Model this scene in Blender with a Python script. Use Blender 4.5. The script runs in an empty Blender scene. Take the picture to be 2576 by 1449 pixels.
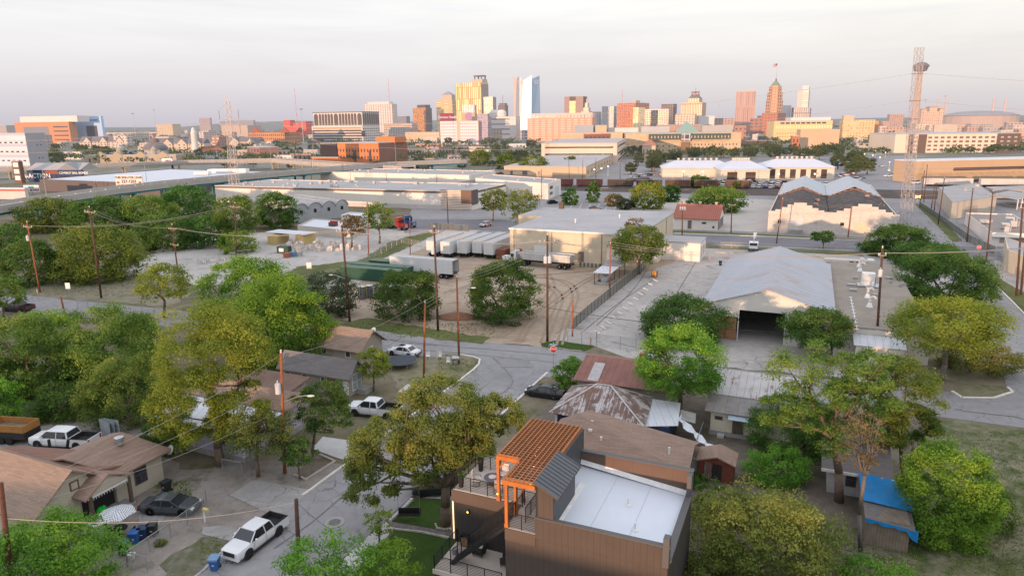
import bpy, math, random
import numpy as np
from mathutils import Vector, Matrix
random.seed(7)
rnd = random.random
def ru(a, b): return a+(b -a)*random.random()
sc = bpy.context.scene
for c in list(sc.collection.objects): bpy.data.objects.remove(c)
COL = sc.collection
# ------------------------------------------------------------------ camera survey helpers
F_PX = 1718.0; PIT = math.atan(412.5/1718); ROL = 0.0115; CAMH = 32.0
_f = Vector((0, math.cos(PIT),-math.sin(PIT))); _r = Vector((1,0,0)); _u = Vector((0, math.sin(PIT), math.cos(PIT)))
_R = math.cos(ROL)*_r -math.sin(ROL)*_u; _U = math.sin(ROL)*_r+math.cos(ROL)*_u; _C = Vector((0,0, CAMH))
def G(x, y, z=0.0):
 d = _f+_R*((x -1288)/F_PX)-_U*((y -724.5)/F_PX)
 return _C+d*((z -CAMH)/d.z)
def HT(g, y):
 a = Vector((g[0], g[1],0))-_C; t = (y -724.5)/F_PX
 return -(a.dot(_U)+t*a.dot(_f))/(_U.z+t*_f.z)
def GY(x, Y, z=0.0):            # point in column x at ground distance Y
 X = (x -1288)/F_PX*(Y*_f.y+(z -CAMH)*_f.z);
 for _ in range(3):
  a = Vector((X, Y, z))-_C; X += ((x -1288)/F_PX*a.dot(_f)-a.dot(_R))/_R.x
 return Vector((X, Y, z))
def along(P, d, x):             # distance s so that P + s d lies in pixel column x
 t = (x -1288)/F_PX; a = Vector((P[0], P[1],0))-_C
 return -(a.dot(_R)-t*a.dot(_f))/(d.dot(_R)-t*d.dot(_f))
TH = math.radians(-23.4); E1 = Vector((math.cos(TH), math.sin(TH),0)); E2 = Vector((-math.sin(TH), math.cos(TH),0)); UP = Vector((0,0,1))
# ------------------------------------------------------------------ mesh builder
class MB:
 def __init__(s, M=None): s.v = []; s.f = []; s.M = M
 def add(s, vs, fs):
  n = len(s.v)
  for p in vs:
   p = Vector(p); s.v.append(s.M @ p if s.M else p)
  for f in fs: s.f.append([i+n for i in f])
  return s
 def quad(s,*p): return s.add(p,[list(range(len(p)))])
 def box(s, c, d, rz=0.0, ux=None, uy=None):
  c = Vector(c); ux = ux or Vector((math.cos(rz), math.sin(rz),0)); uy = uy or Vector((-ux.y, ux.x,0)); uz = ux.cross(uy)
  X = ux*(d[0]/2); Y = uy*(d[1]/2); Z = uz*(d[2]/2)
  vs = [c+X*a+Y*b+Z*e for e in (-1,1) for b in (-1,1) for a in (-1,1)]
  return s.add(vs,[[0,2,3,1],[4,5,7,6],[0,1,5,4],[1,3,7,5],[3,2,6,7],[2,0,4,6]])
 def bx(s, x0, x1, y0, y1, z0, z1): return s.box(((x0+x1)/2,(y0+y1)/2,(z0+z1)/2),(x1 -x0, y1 -y0, z1 -z0))
 def beam(s, a, b, w, h=None):
  a = Vector(a); b = Vector(b); d = b -a; L = d.length
  if L < 1e-6: return s
  d.normalize(); up = Vector((0,0,1)) if abs(d.z) < .95 else Vector((0,1,0)); y = up.cross(d).normalized()
  return s.box((a+b)/2,(L, w, h or w), ux=d, uy=y)
 def prism(s, poly, z0, z1):
  n = len(poly)
  vs = [Vector((p[0], p[1], z0)) for p in poly]+[Vector((p[0], p[1], z1)) for p in poly]
  a = sum(poly[i][0]*poly[(i+1) % n][1]-poly[(i+1) % n][0]*poly[i][1] for i in range(n))
  fs = [list(range(n))[::-1], list(range(n,2*n))]+[[i,(i+1) % n,(i+1) % n+n, i+n] for i in range(n)]
  if a < 0: fs = [f[::-1] for f in fs]
  return s.add(vs, fs)
 def extr(s, poly, d):           # extrude a planar polygon (3D points) along vector d
  n = len(poly); d = Vector(d); vs = [Vector(p) for p in poly]+[Vector(p)+d for p in poly]
  return s.add(vs,[list(range(n)), list(range(n,2*n))[::-1]]+[[i, i+n,(i+1) % n+n,(i+1) % n] for i in range(n)])
 def tube(s, a, b, r0, r1=None, n=8, cap=True):
  a = Vector(a); b = Vector(b); r1 = r0 if r1 is None else r1; d = (b -a)
  if d.length < 1e-6: return s
  d.normalize(); x = d.orthogonal().normalized(); y = d.cross(x)
  vs = []
  for q, r in ((a, r0),(b, r1)):
   for i in range(n):
    t = 2*math.pi*i/n; vs.append(q+(x*math.cos(t)+y*math.sin(t))*r)
  fs = [[i,(i+1) % n, n+(i+1) % n, n+i] for i in range(n)]
  if cap: fs += [list(range(n))[::-1], list(range(n,2*n))]
  return s.add(vs, fs)
 def path(s, pts, rs, n=6):
  for i in range(len(pts)-1): s.tube(pts[i], pts[i+1], rs[i] if isinstance(rs, list) else rs, rs[i+1] if isinstance(rs, list) else rs, n, True)
  return s
 def lathe(s, c, prof, n=16, ax=UP):
  c = Vector(c); z = Vector(ax); x = z.orthogonal().normalized(); y = z.cross(x); vs = []
  for r, h in prof:
   for i in range(n):
    t = 2*math.pi*i/n; vs.append(c+(x*math.cos(t)+y*math.sin(t))*r+z*h)
  fs = [[k*n+i, k*n+(i+1) % n,(k+1)*n+(i+1) % n,(k+1)*n+i] for k in range(len(prof)-1) for i in range(n)]
  fs += [list(range(n))[::-1], list(range((len(prof)-1)*n, len(prof)*n))]
  return s.add(vs, fs)
 def ell(s, c, r, n=10, m=6):
  prof = [(max(.001, math.sin(math.pi*k/m)),-math.cos(math.pi*k/m)) for k in range(m+1)]
  c = Vector(c); vs = []
  for a, h in prof:
   for i in range(n):
    t = 2*math.pi*i/n; vs.append(c+Vector((math.cos(t)*a*r[0], math.sin(t)*a*r[1], h*r[2])))
  return s.add(vs,[[k*n+i, k*n+(i+1) % n,(k+1)*n+(i+1) % n,(k+1)*n+i] for k in range(m) for i in range(n)])
 def mesh(s, name, org=(0,0,0), uv=True, smooth=False):
  org = Vector(org); me = bpy.data.meshes.new(name)
  me.from_pydata([tuple(p -org) for p in s.v],[], s.f)
  if uv and len(s.f) < 60000:
   lay = me.uv_layers.new(name='UVMap'); data = []
   for f in s.f:
    n = Vector((0,0,0)); P = [s.v[i] for i in f]
    for i in range(len(P)):
     a = P[i]; b = P[(i+1) % len(P)]
     n += Vector(((a.y -b.y)*(a.z+b.z),(a.z -b.z)*(a.x+b.x),(a.x -b.x)*(a.y+b.y)))
    if n.length > 1e-9: n.normalize()
    if abs(n.z) > .995 or n.length < .5: ua, va = Vector((1,0,0)), Vector((0,1,0))
    else: ua = UP.cross(n).normalized(); va = n.cross(ua)
    for p in P: data += [p.dot(ua), p.dot(va)]
   lay.data.foreach_set('uv', data)
  if smooth: me.polygons.foreach_set('use_smooth',[True]*len(me.polygons))
  me.update(); return me
def link(name, me, mat, parent=None, loc=None):
 o = bpy.data.objects.new(name, me); COL.objects.link(o)
 if mat is not None and me is not None and not me.materials: me.materials.append(mat)
 if parent: o.parent = parent
 if loc is not None: o.location = loc
 return o
def thing(name, label, cat, loc=(0,0,0), rz=0.0, group=None):
 o = bpy.data.objects.new(name, None); COL.objects.link(o); o.location = loc; o.rotation_euler = (0,0, rz); o.empty_display_size = .1
 o['label'] = label; o['category'] = cat
 if group: o['group'] = group
 return o
def part(T, name, mb, mat, smooth=False, label=None, root=None):
 org = (root or T).location if (root or T).parent is None else (0,0,0)
 if T.parent is not None:
  q = T
  while q.parent is not None: q = q.parent
  org = q.location
 o = link(name, mb.mesh(name, org, smooth=smooth), mat, T)
 if label: o['label'] = label
 return o
def solo(name, mb, mat, label=None, cat=None, group=None, kind=None, org=None, smooth=False):
 if org is None and mb.v:
  xs = [p.x for p in mb.v]; ys = [p.y for p in mb.v]; org = ((min(xs)+max(xs))/2,(min(ys)+max(ys))/2, min(p.z for p in mb.v))
 if kind: org = (0,0,0)
 o = link(name, mb.mesh(name, org, smooth=smooth), mat, None, org)
 if label: o['label'] = label; o['category'] = cat
 if group: o['group'] = group
 if kind: o['kind'] = kind
 return o
def dup(o, parent=None, loc=None, rz=None, label=None, scale=None):
 c = o.copy(); COL.objects.link(c)
 if parent: c.parent = parent
 if loc is not None: c.location = loc
 if rz is not None: c.rotation_euler = (0,0, rz)
 if label: c['label'] = label
 if scale: c.scale = scale
 for ch in [x for x in o.children]: dup(ch, c)
 return c
# ------------------------------------------------------------------ materials
MATS = {}
SHADER = {}
def lin(c):   # '#rrggbb' or 0-255 tuple -> linear
 return tuple(((v/255/12.92) if v/255 <= .04045 else ((v/255+.055)/1.055)**2.4) for v in c)
class NT:
 def __init__(s, name):
  s.m = bpy.data.materials.new(name); s.m.use_nodes = True; s.t = s.m.node_tree; s.t.nodes.clear()
  s.out = s.n('ShaderNodeOutputMaterial'); s.b = s.n('ShaderNodeBsdfPrincipled')
 def n(s, ty,**k):
  q = s.t.nodes.new(ty)
  for a, b in k.items(): setattr(q, a, b)
  return q
 def l(s, a, b): s.t.links.new(a, b)
 def math(s, op, a, b=None, c=None):
  q = s.n('ShaderNodeMath', operation=op)
  for i, v in enumerate((a, b, c)):
   if v is None: continue
   if isinstance(v,(int, float)): q.inputs[i].default_value = v
   else: s.l(v, q.inputs[i])
  return q.outputs[0]
 def mix(s, f, a, b, ty='MIX'):
  q = s.n('ShaderNodeMix', data_type='RGBA', blend_type=ty)
  for i, v in ((0, f),(6, a),(7, b)):
   if isinstance(v,(int, float)): q.inputs[i].default_value = v
   elif isinstance(v, tuple): q.inputs[i].default_value = (*v[:3],1)
   else: s.l(v, q.inputs[i])
  return q.outputs[2]
 def noise(s, vec, sc_, det=4, rough=.6, dist=0):
  q = s.n('ShaderNodeTexNoise'); q.inputs['Scale'].default_value = sc_; q.inputs['Detail'].default_value = det; q.inputs['Roughness'].default_value = rough
  q.inputs['Distortion'].default_value = dist; s.l(vec, q.inputs['Vector']); return q.outputs[0]
 def rng(s, v, a, b, c=0.0, d=1.0):
  q = s.n('ShaderNodeMapRange'); q.inputs[1].default_value = a; q.inputs[2].default_value = b; q.inputs[3].default_value = c; q.inputs[4].default_value = d
  s.l(v, q.inputs[0]); return q.outputs[0]
HAZE = (.60,.57,.625)  # haze painted in: this glow is blended into surfaces by distance
def M(name, col, rough=.85, var=.18, scale=.6, metal=0.0, kind=None, col2=None, k=(1,1,.5,.5), far=False, bump=0.0, emis=0.0, obj=False, spec=.3, alpha=None, streak=0.0):
 """col linear rgb; kind: stripe_u, stripe_v, brick, cells, shingle, rust"""
 if name in MATS: return MATS[name]
 N = NT(name); geo = N.n('ShaderNodeNewGeometry'); tc = N.n('ShaderNodeTexCoord')
 pos = tc.outputs['Object'] if obj else geo.outputs['Position']
 uv = tc.outputs['UV']; base = tuple(col[:3])
 n1 = N.noise(pos, scale,5,.65); n2 = N.noise(pos, scale*9,3,.6)
 f = N.math('ADD', N.math('MULTIPLY', N.rng(n1,.3,.7),.65), N.math('MULTIPLY', n2,.35))
 dark = tuple(c*(1-var) for c in base); lite = tuple(min(1, c*(1+var)) for c in base)
 c = N.mix(f, dark, lite); rg = rough; hgt = None
 sep = N.n('ShaderNodeSeparateXYZ'); N.l(uv, sep.inputs[0]); u, v = sep.outputs[0], sep.outputs[1]
 def fr(w, p): return N.math('FRACT', N.math('DIVIDE', w, p))
 if kind in ('stripe_u', 'stripe_v'):
  w = fr(u if kind == 'stripe_u' else v, k[0]); m = N.math('LESS_THAN', w, k[2])
  c = N.mix(N.math('MULTIPLY', m, k[3]), c, col2 or tuple(x*.4 for x in base)); hgt = m
 elif kind == 'wave_u':
  w = N.math('SINE', N.math('MULTIPLY', u,2*math.pi/k[0])); hgt = w
  c = N.mix(N.rng(w,-1,0, k[3],0), c, col2 or tuple(x*.5 for x in base))
 elif kind in ('brick', 'shingle'):
  bt = N.n('ShaderNodeTexBrick'); N.l(uv, bt.inputs['Vector']); bt.inputs['Scale'].default_value = 1
  bt.inputs['Brick Width'].default_value = k[0]; bt.inputs['Row Height'].default_value = k[1]; bt.inputs['Mortar Size'].default_value = k[2]
  bt.inputs['Color1'].default_value = (*[x*.78 for x in base],1); bt.inputs['Color2'].default_value = (*[min(1, x*1.2) for x in base],1)
  bt.inputs['Mortar'].default_value = (*(col2 or tuple(x*.5 for x in base)),1)
  c = N.mix(.45, bt.outputs[0], c)
 elif kind == 'cells':      # k = cell w, cell h, window w fraction, window h fraction
  a = N.math('LESS_THAN', N.math('ABSOLUTE', N.math('SUBTRACT', fr(u, k[0]),.5)), k[2]/2)
  b = N.math('LESS_THAN', N.math('ABSOLUTE', N.math('SUBTRACT', fr(v, k[1]),.5)), k[3]/2)
  sn = N.n('ShaderNodeSeparateXYZ'); N.l(geo.outputs['Normal'], sn.inputs[0])
  wall = N.math('LESS_THAN', N.math('ABSOLUTE', sn.outputs[2]),.4 if k[0] > 1 else 2)
  m = N.math('MULTIPLY', N.math('MULTIPLY', a, b), wall)
  cb = N.n('ShaderNodeCombineXYZ'); N.l(N.math('FLOOR', N.math('DIVIDE', u, k[0])), cb.inputs[0]); N.l(N.math('FLOOR', N.math('DIVIDE', v, k[1])), cb.inputs[1])
  wn = N.n('ShaderNodeTexWhiteNoise'); N.l(cb.outputs[0], wn.inputs['Vector'])
  g = col2 or (.05,.06,.08); gl = N.mix(wn.outputs[0], tuple(x*.6 for x in g), tuple(min(1, x*1.7) for x in g))
  c = N.mix(m, c, gl); rg = N.rng(m,0,1, rough,.25)
 elif kind == 'rust':
  r1 = N.noise(pos, k[0],6,.75,.4)
  mp = N.n('ShaderNodeMapping'); N.l(uv, mp.inputs[0]); mp.inputs['Scale'].default_value = (2.2,.12,1)
  r2 = N.noise(mp.outputs[0],1.4,5,.7)
  m = N.rng(N.math('ADD', N.math('MULTIPLY', r1,.5), N.math('MULTIPLY', r2,.5)), k[2], k[2]+.06)
  c = N.mix(m, c, col2 or (.19,.09,.06))
  w = N.math('LESS_THAN', fr(u, k[1]),.06); c = N.mix(N.math('MULTIPLY', w,.55), c,(.04,.03,.03))
 if streak > 0:
  mp = N.n('ShaderNodeMapping'); N.l(uv, mp.inputs[0]); mp.inputs['Scale'].default_value = (1.6,.1,1)
  st = N.noise(mp.outputs[0],1.2,5,.7)
  c = N.mix(N.math('MULTIPLY', N.rng(st,.5,.75), streak), c, tuple(x*.45 for x in base))
 if hasattr(c, 'links'): N.l(c, N.b.inputs['Base Color'])
 if isinstance(rg,(int, float)): N.b.inputs['Roughness'].default_value = rg
 else: N.l(rg, N.b.inputs['Roughness'])
 N.b.inputs['Metallic'].default_value = metal
 N.b.inputs['Specular IOR Level'].default_value = spec
 if bump or hgt is not None:
  bp = N.n('ShaderNodeBump'); bp.inputs['Strength'].default_value = bump or .4; bp.inputs['Distance'].default_value = .05
  N.l(hgt if hgt is not None else f, bp.inputs['Height']); N.l(bp.outputs[0], N.b.inputs['Normal'])
 if emis:
  N.b.inputs['Emission Color'].default_value = (*base,1); N.b.inputs['Emission Strength'].default_value = emis
 sh = N.b.outputs[0]
 if alpha is not None:
  tr = N.n('ShaderNodeBsdfTransparent'); mx = N.n('ShaderNodeMixShader')
  if isinstance(alpha, tuple):   # woven wire: period, wire width
   d1 = N.math('LESS_THAN', fr(N.math('ADD', u, v), alpha[0]), alpha[1]); d2 = N.math('LESS_THAN', fr(N.math('SUBTRACT', u, v), alpha[0]), alpha[1])
   N.l(N.math('MAXIMUM', d1, d2), mx.inputs[0])
  else: mx.inputs[0].default_value = alpha
  N.l(tr.outputs[0], mx.inputs[1]); N.l(sh, mx.inputs[2]); sh = mx.outputs[0]
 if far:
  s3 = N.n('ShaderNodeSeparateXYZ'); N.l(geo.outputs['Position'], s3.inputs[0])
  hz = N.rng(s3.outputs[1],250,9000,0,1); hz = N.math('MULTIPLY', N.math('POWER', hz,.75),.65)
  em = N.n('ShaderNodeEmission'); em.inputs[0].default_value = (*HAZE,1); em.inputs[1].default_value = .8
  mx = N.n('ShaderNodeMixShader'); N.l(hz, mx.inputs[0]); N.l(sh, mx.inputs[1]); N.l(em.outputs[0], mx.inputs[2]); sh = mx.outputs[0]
 N.l(sh, N.out.inputs[0]); MATS[name] = N.m; return N.m
def leafmat(name, c1, c2, c3, far=False):
 """three leaf tones mixed by a per-leaf attribute, a soft noise over the crown and the object's own random"""
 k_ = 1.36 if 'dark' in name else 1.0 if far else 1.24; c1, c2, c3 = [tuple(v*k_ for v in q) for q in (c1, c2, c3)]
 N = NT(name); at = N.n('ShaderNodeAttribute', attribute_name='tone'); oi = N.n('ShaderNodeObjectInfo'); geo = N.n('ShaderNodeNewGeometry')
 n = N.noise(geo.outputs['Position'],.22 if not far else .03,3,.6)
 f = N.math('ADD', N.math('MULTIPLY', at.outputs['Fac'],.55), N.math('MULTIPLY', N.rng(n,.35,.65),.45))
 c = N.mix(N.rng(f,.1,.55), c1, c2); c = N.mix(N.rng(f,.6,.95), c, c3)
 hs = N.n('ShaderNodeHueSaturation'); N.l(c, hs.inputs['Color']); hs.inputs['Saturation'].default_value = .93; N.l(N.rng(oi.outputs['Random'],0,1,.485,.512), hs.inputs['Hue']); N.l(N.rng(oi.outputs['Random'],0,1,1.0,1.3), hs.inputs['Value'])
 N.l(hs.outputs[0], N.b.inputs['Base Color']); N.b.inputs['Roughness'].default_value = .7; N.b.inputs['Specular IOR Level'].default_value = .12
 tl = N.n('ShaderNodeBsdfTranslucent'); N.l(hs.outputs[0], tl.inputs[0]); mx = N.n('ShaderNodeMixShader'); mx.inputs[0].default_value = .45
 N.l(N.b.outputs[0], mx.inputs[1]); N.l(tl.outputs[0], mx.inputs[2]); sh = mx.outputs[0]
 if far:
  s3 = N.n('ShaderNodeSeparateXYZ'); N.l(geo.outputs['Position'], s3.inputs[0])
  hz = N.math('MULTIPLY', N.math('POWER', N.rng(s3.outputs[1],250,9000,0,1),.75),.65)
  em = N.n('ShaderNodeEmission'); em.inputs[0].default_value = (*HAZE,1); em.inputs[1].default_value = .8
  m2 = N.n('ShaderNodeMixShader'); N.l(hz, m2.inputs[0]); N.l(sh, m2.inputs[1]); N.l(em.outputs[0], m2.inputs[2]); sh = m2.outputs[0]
 N.l(sh, N.out.inputs[0]); return N.m
LEAF = {
'bright': leafmat('leaves_bright',(.045,.125,.012),(.115,.25,.018),(.23,.34,.02)),
'yellow': leafmat('leaves_yellow',(.075,.125,.014),(.165,.22,.02),(.27,.30,.03)),
'dark':   leafmat('leaves_dark',(.026,.068,.014),(.060,.125,.02),(.12,.175,.03)),
'olive':  leafmat('leaves_olive',(.05,.085,.022),(.12,.15,.03),(.25,.23,.04)),
'gold':   leafmat('leaves_gold',(.06,.10,.02),(.145,.18,.033),(.28,.265,.05)),
'mixed':  leafmat('leaves_mixed',(.045,.095,.018),(.105,.165,.024),(.21,.25,.032)),
'grey':   leafmat('leaves_grey',(.04,.06,.035),(.075,.10,.05),(.12,.15,.07)),
'brown':  leafmat('leaves_brown',(.10,.075,.035),(.16,.12,.05),(.25,.18,.06)),
'far':    leafmat('leaves_far',(.035,.06,.02),(.075,.10,.028),(.15,.155,.04), far=True),
}
BARK = M('bark',(.16,.12,.09),.95,.35,3, bump=.6)
BARKL = M('bark_pale',(.13,.118,.108),.95,.3,3, bump=.5)
# ------------------------------------------------------------------ trees
def crown_mesh(name, ells, nclump, per, leaf, seed, fill=.55, droop=0.0, gz=9.0):
 """leaf-sized faces gathered into clumps spread through one or more ellipsoids (centre, (rx, ry, rz)) that make up the crown"""
 g = np.random.default_rng(seed); wt = np.array([e[1][0]*e[1][2] for e in ells]); cnt = np.maximum(6,(wt/wt.sum()*nclump).astype(int)); CC = []; CR = []
 for (c, r), k in zip(ells, cnt):
  th = g.uniform(0,2*np.pi, k); cz = g.uniform(-.95,1, k); rr = np.sqrt(1-cz **2)**np.where(cz < 0,.55,.85); s = fill+(1-fill)*g.uniform(0,1, k)**.5
  lob = 1+.10*np.sin(th*2+seed)+.09*np.sin(th*3+seed*1.7+cz*2)+.07*np.sin(th*5+seed*.6+cz*3)
  CC.append(np.stack([np.cos(th)*rr*s*lob*r[0]*.86, np.sin(th)*rr*s*lob*r[1]*.86, cz*(.35+.65*s)*r[2]*.88],1)+np.array(c)); CR.append(r[0]*g.uniform(.15,.29, k)*(60/max(k,60))**.2)
 C = np.concatenate(CC); cr = np.concatenate(CR); nclump = len(C); Hh = C[:,2].max()-C[:,2].min()+.01; z0 = C[:,2].min()
 idx = np.repeat(np.arange(nclump), per); n = len(idx)
 d = g.normal(size=(n,3)); d /= np.linalg.norm(d, axis=1)[:, None]; d[:,2] = np.where(d[:,2] <-.45,-d[:,2]*.6, d[:,2])
 rad = cr[idx]*g.uniform(.45,1.12, n)
 P = C[idx]+d*rad[:, None]*np.array([1,1,.85]); P[:,2] -= droop*g.uniform(0,1, n)**3*.9
 lo =-gz+.06; P[:,2] = np.where(P[:,2] < lo, lo+np.abs(P[:,2]-lo)*.35, P[:,2])
 nr = d*.75+g.normal(size=(n,3))*.5+np.array([0,0,.35]); nr /= np.linalg.norm(nr, axis=1)[:, None]
 a = np.cross(nr, g.normal(size=(n,3))); a /= np.linalg.norm(a, axis=1)[:, None]+1e-9; b = np.cross(nr, a)
 L = (leaf*g.uniform(.55,1.4, n))[:, None]
 V = np.stack([P -a*L, P -b*L*.55, P+a*L, P+b*L*.55],1).reshape(-1,3)
 me = leaf_mesh(name, V, n); ct = g.uniform(0,1, nclump); tone = np.clip(.42*ct[idx]+.33*g.uniform(0,1, n)+.28*(P[:,2]-z0)/Hh,0,1)  # tone rises with height, so lighter crown tops are painted into the leaves
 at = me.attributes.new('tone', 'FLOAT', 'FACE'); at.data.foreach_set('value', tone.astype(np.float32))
 return me, C
def leaf_mesh(name, V, n):
 me = bpy.data.meshes.new(name); me.vertices.add(4*n); me.vertices.foreach_set('co', V.ravel().astype(np.float32))
 me.loops.add(4*n); me.loops.foreach_set('vertex_index', np.arange(4*n, dtype=np.int32))
 me.polygons.add(n); me.polygons.foreach_set('loop_start', np.arange(0,4*n,4, dtype=np.int32)); me.polygons.foreach_set('loop_total', np.full(n,4, dtype=np.int32))
 me.update(calc_edges=True); return me
def limbs(mb, base, top_r, trunk_h, C, cen, nb=14, r0=.3, lean=(0,0), seed=1, fork=.5):
 g = random.Random(seed); base = Vector(base); t = base+Vector((lean[0], lean[1], trunk_h))
 mid = base.lerp(t,.5)+Vector((g.uniform(-.08,.08), g.uniform(-.08,.08),0))*trunk_h*.5
 mb.path([base -Vector((0,0,.3)), base+Vector((0,0,.15)), mid, t],[r0*1.5, r0*1.12, r0*.92, r0*.75],9)
 cl = [C[i] for i in g.sample(range(len(C)), min(nb, len(C)))]; k = max(3, nb // 4); hubs = []
 for i in range(k):
  e = Vector(cl[i % len(cl)])+cen; q = t.lerp(e, fork); q.z += abs(e.z -t.z)*.05; hubs.append(q)
  m1 = t.lerp(q,.5)+Vector((g.uniform(-.3,.3), g.uniform(-.3,.3), g.uniform(-.1,.3)))
  mb.path([t, m1, q, e],[r0*.55, r0*.45, r0*.3, r0*.08],6)
 for c in cl[k:]:
  e = Vector(c)+cen; h = min(hubs, key=lambda q: (q -e).length); m1 = h.lerp(e,.5)+Vector((g.uniform(-.25,.25), g.uniform(-.25,.25), g.uniform(-.2,.2)))
  mb.path([h, m1, e],[r0*.24, r0*.14, r0*.05],5)
NTREE = 0
def tree(x, yb, yt, xl, xr, kind, label, low=.28, dens=1.0, leaf=None, bark=None, lean=0.0, fill=.5, name='tree', twigs=14, th=None, r0=None, droop=0.0, group=None, nc=None, lobes=None):
 """trunk foot near pixel (x,yb); crown seen between rows yt and yb-low*height, columns xl..xr; lobes = extra (cx,cy,rx,ry) ellipses"""
 global NTREE; NTREE += 1
 g = G(x, yb); L = lobes or [((xl+xr)/2,(yt+yb -low*(yb -yt))/2,(xr -xl)/2,(yb -low*(yb -yt)-yt)/2)]; E = []; Y0 = g.y
 for i,(cx, cy, rx, ry) in enumerate(L):
  d = _f+_R*((cx -1288)/F_PX)-_U*((cy -724.5)/F_PX); hd = math.hypot(d.x, d.y); sn =-d.z/math.hypot(hd, d.z); cs = hd/math.hypot(hd, d.z); Y = Y0
  for _ in range(6):
   t = Y/d.y; m = t*d.dot(_f)/F_PX; R, v = rx*m, ry*m; ry_ = min(R*.9, v*.92/max(sn,.05)); rz_ = max(.4*min(R, v), math.sqrt(max(v*v -(ry_*sn)**2,0))/cs); z = CAMH+d.z*t
   zz = rz_*(.74 if low < .16 else .9)
   if i == 0 and not lobes and (z < zz or low < .16): Y = Y*.5+.5*(CAMH -zz)/-d.z*d.y
  Y0 = Y; c = _C+d*(Y/d.y); c.z = max(c.z, rz_*(.66 if low < .16 else .78)); E.append((c,(R, ry_, rz_), m))
 if abs(Y0 -g.y) > .3 and not lobes: g = GY(x, Y0)
 g.z = 0; m = E[0][2]; px = .3975/m; lf = leaf or min(.42, max(.095,1.0/px)); area = sum(4*e[1][0]*(e[1][0]+e[1][2]) for e in E); R = max(e[1][0] for e in E)
 nc = nc or int(min(230, max(44,62*(area/50)**.5))); per = max(20, int(min(52000, area/(lf*lf)*1.45)*dens/nc))
 T = thing(name, label, 'tree', tuple(g), group=group)
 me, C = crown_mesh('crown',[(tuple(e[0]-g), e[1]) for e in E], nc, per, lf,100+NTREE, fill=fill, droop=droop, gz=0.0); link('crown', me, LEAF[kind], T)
 cb = max(.8,(E[0][0].z -E[0][1][2])*1.15+.4); mb = MB(); limbs(mb,(0,0,0),0, th or min(cb, E[0][0].z), C, Vector((0,0,0)), twigs, r0 or max(.09, R*.05),(lean+(E[0][0].x -g.x)*.4,0), NTREE); T2 = link('trunk', mb.mesh('trunk', smooth=True), bark or BARK, T)
 return T
# ------------------------------------------------------------------ world, sun, camera
sc.view_settings.view_transform = 'Standard'; sc.view_settings.look = 'None'; sc.view_settings.exposure = 0
SUN_EL = 3.0; SUN_AZ = 30.0        # sun stands behind the camera, 30 degrees to its left
w = bpy.data.worlds.new('World'); sc.world = w; w.use_nodes = True; t = w.node_tree; t.nodes.clear()
def wn(ty,**k):
 q = t.nodes.new(ty)
 for a, b in k.items(): setattr(q, a, b)
 return q
out = wn('ShaderNodeOutputWorld'); bg = wn('ShaderNodeBackground'); tc = wn('ShaderNodeTexCoord'); sx = wn('ShaderNodeSeparateXYZ'); t.links.new(tc.outputs['Generated'], sx.inputs[0])
ramp = wn('ShaderNodeValToRGB'); cr = ramp.color_ramp; cr.elements[0].position = 0; cr.elements[0].color = (.53,.495,.55,1); cr.elements[1].position = 1; cr.elements[1].color = (1.12,1.16,1.30,1)
for p_, c_ in ((.025,(.60,.565,.61)),(.055,(.70,.67,.69)),(.10,(.80,.785,.79)),(.16,(.88,.88,.885)),(.3,(1.0,1.02,1.08))):
 e = cr.elements.new(p_); e.color = (*c_,1)
mz = wn('ShaderNodeMath', operation='MAXIMUM'); t.links.new(sx.outputs[2], mz.inputs[0]); mz.inputs[1].default_value = 0
t.links.new(mz.outputs[0], ramp.inputs[0])
# warm right side
wr = wn('ShaderNodeMapRange'); t.links.new(sx.outputs[0], wr.inputs[0]); wr.inputs[1].default_value =-.25; wr.inputs[2].default_value = .6
mixw = wn('ShaderNodeMix', data_type='RGBA', blend_type='MULTIPLY'); mixw.inputs[7].default_value = (1.07,1.06,1.0,1); t.links.new(wr.outputs[0], mixw.inputs[0]); t.links.new(ramp.outputs[0], mixw.inputs[6])
# thin cloud sheets
mp = wn('ShaderNodeMapping'); mp.inputs['Scale'].default_value = (1.3,1.3,14); mp.inputs['Rotation'].default_value = (.05,.06,.3); t.links.new(tc.outputs['Generated'], mp.inputs[0])
nz = wn('ShaderNodeTexNoise'); nz.inputs['Scale'].default_value = 1.6; nz.inputs['Detail'].default_value = 5; nz.inputs['Roughness'].default_value = .55; nz.inputs['Distortion'].default_value = .5; t.links.new(mp.outputs[0], nz.inputs['Vector'])
mr = wn('ShaderNodeMapRange'); mr.inputs[1].default_value = .42; mr.inputs[2].default_value = .68; t.links.new(nz.outputs[0], mr.inputs[0])
el = wn('ShaderNodeMapRange'); el.inputs[1].default_value = .02; el.inputs[2].default_value = .09; t.links.new(sx.outputs[2], el.inputs[0])
mm = wn('ShaderNodeMath', operation='MULTIPLY'); t.links.new(mr.outputs[0], mm.inputs[0]); t.links.new(el.outputs[0], mm.inputs[1])
mixc = wn('ShaderNodeMix', data_type='RGBA', blend_type='MULTIPLY'); mixc.inputs[7].default_value = (.90,.895,.91,1); t.links.new(mm.outputs[0], mixc.inputs[0]); t.links.new(mixw.outputs[2], mixc.inputs[6])
sky = wn('ShaderNodeTexSky', sky_type='NISHITA'); sky.sun_disc = False; sky.sun_elevation = math.radians(SUN_EL); sky.sun_rotation = math.radians(180+SUN_AZ)
add = wn('ShaderNodeMix', data_type='RGBA', blend_type='ADD'); add.inputs[0].default_value = .002; t.links.new(mixc.outputs[2], add.inputs[6]); t.links.new(sky.outputs[0], add.inputs[7])
t.links.new(add.outputs[2], bg.inputs[0]); bg.inputs[1].default_value = 1.13; t.links.new(bg.outputs[0], out.inputs[0])
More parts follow.
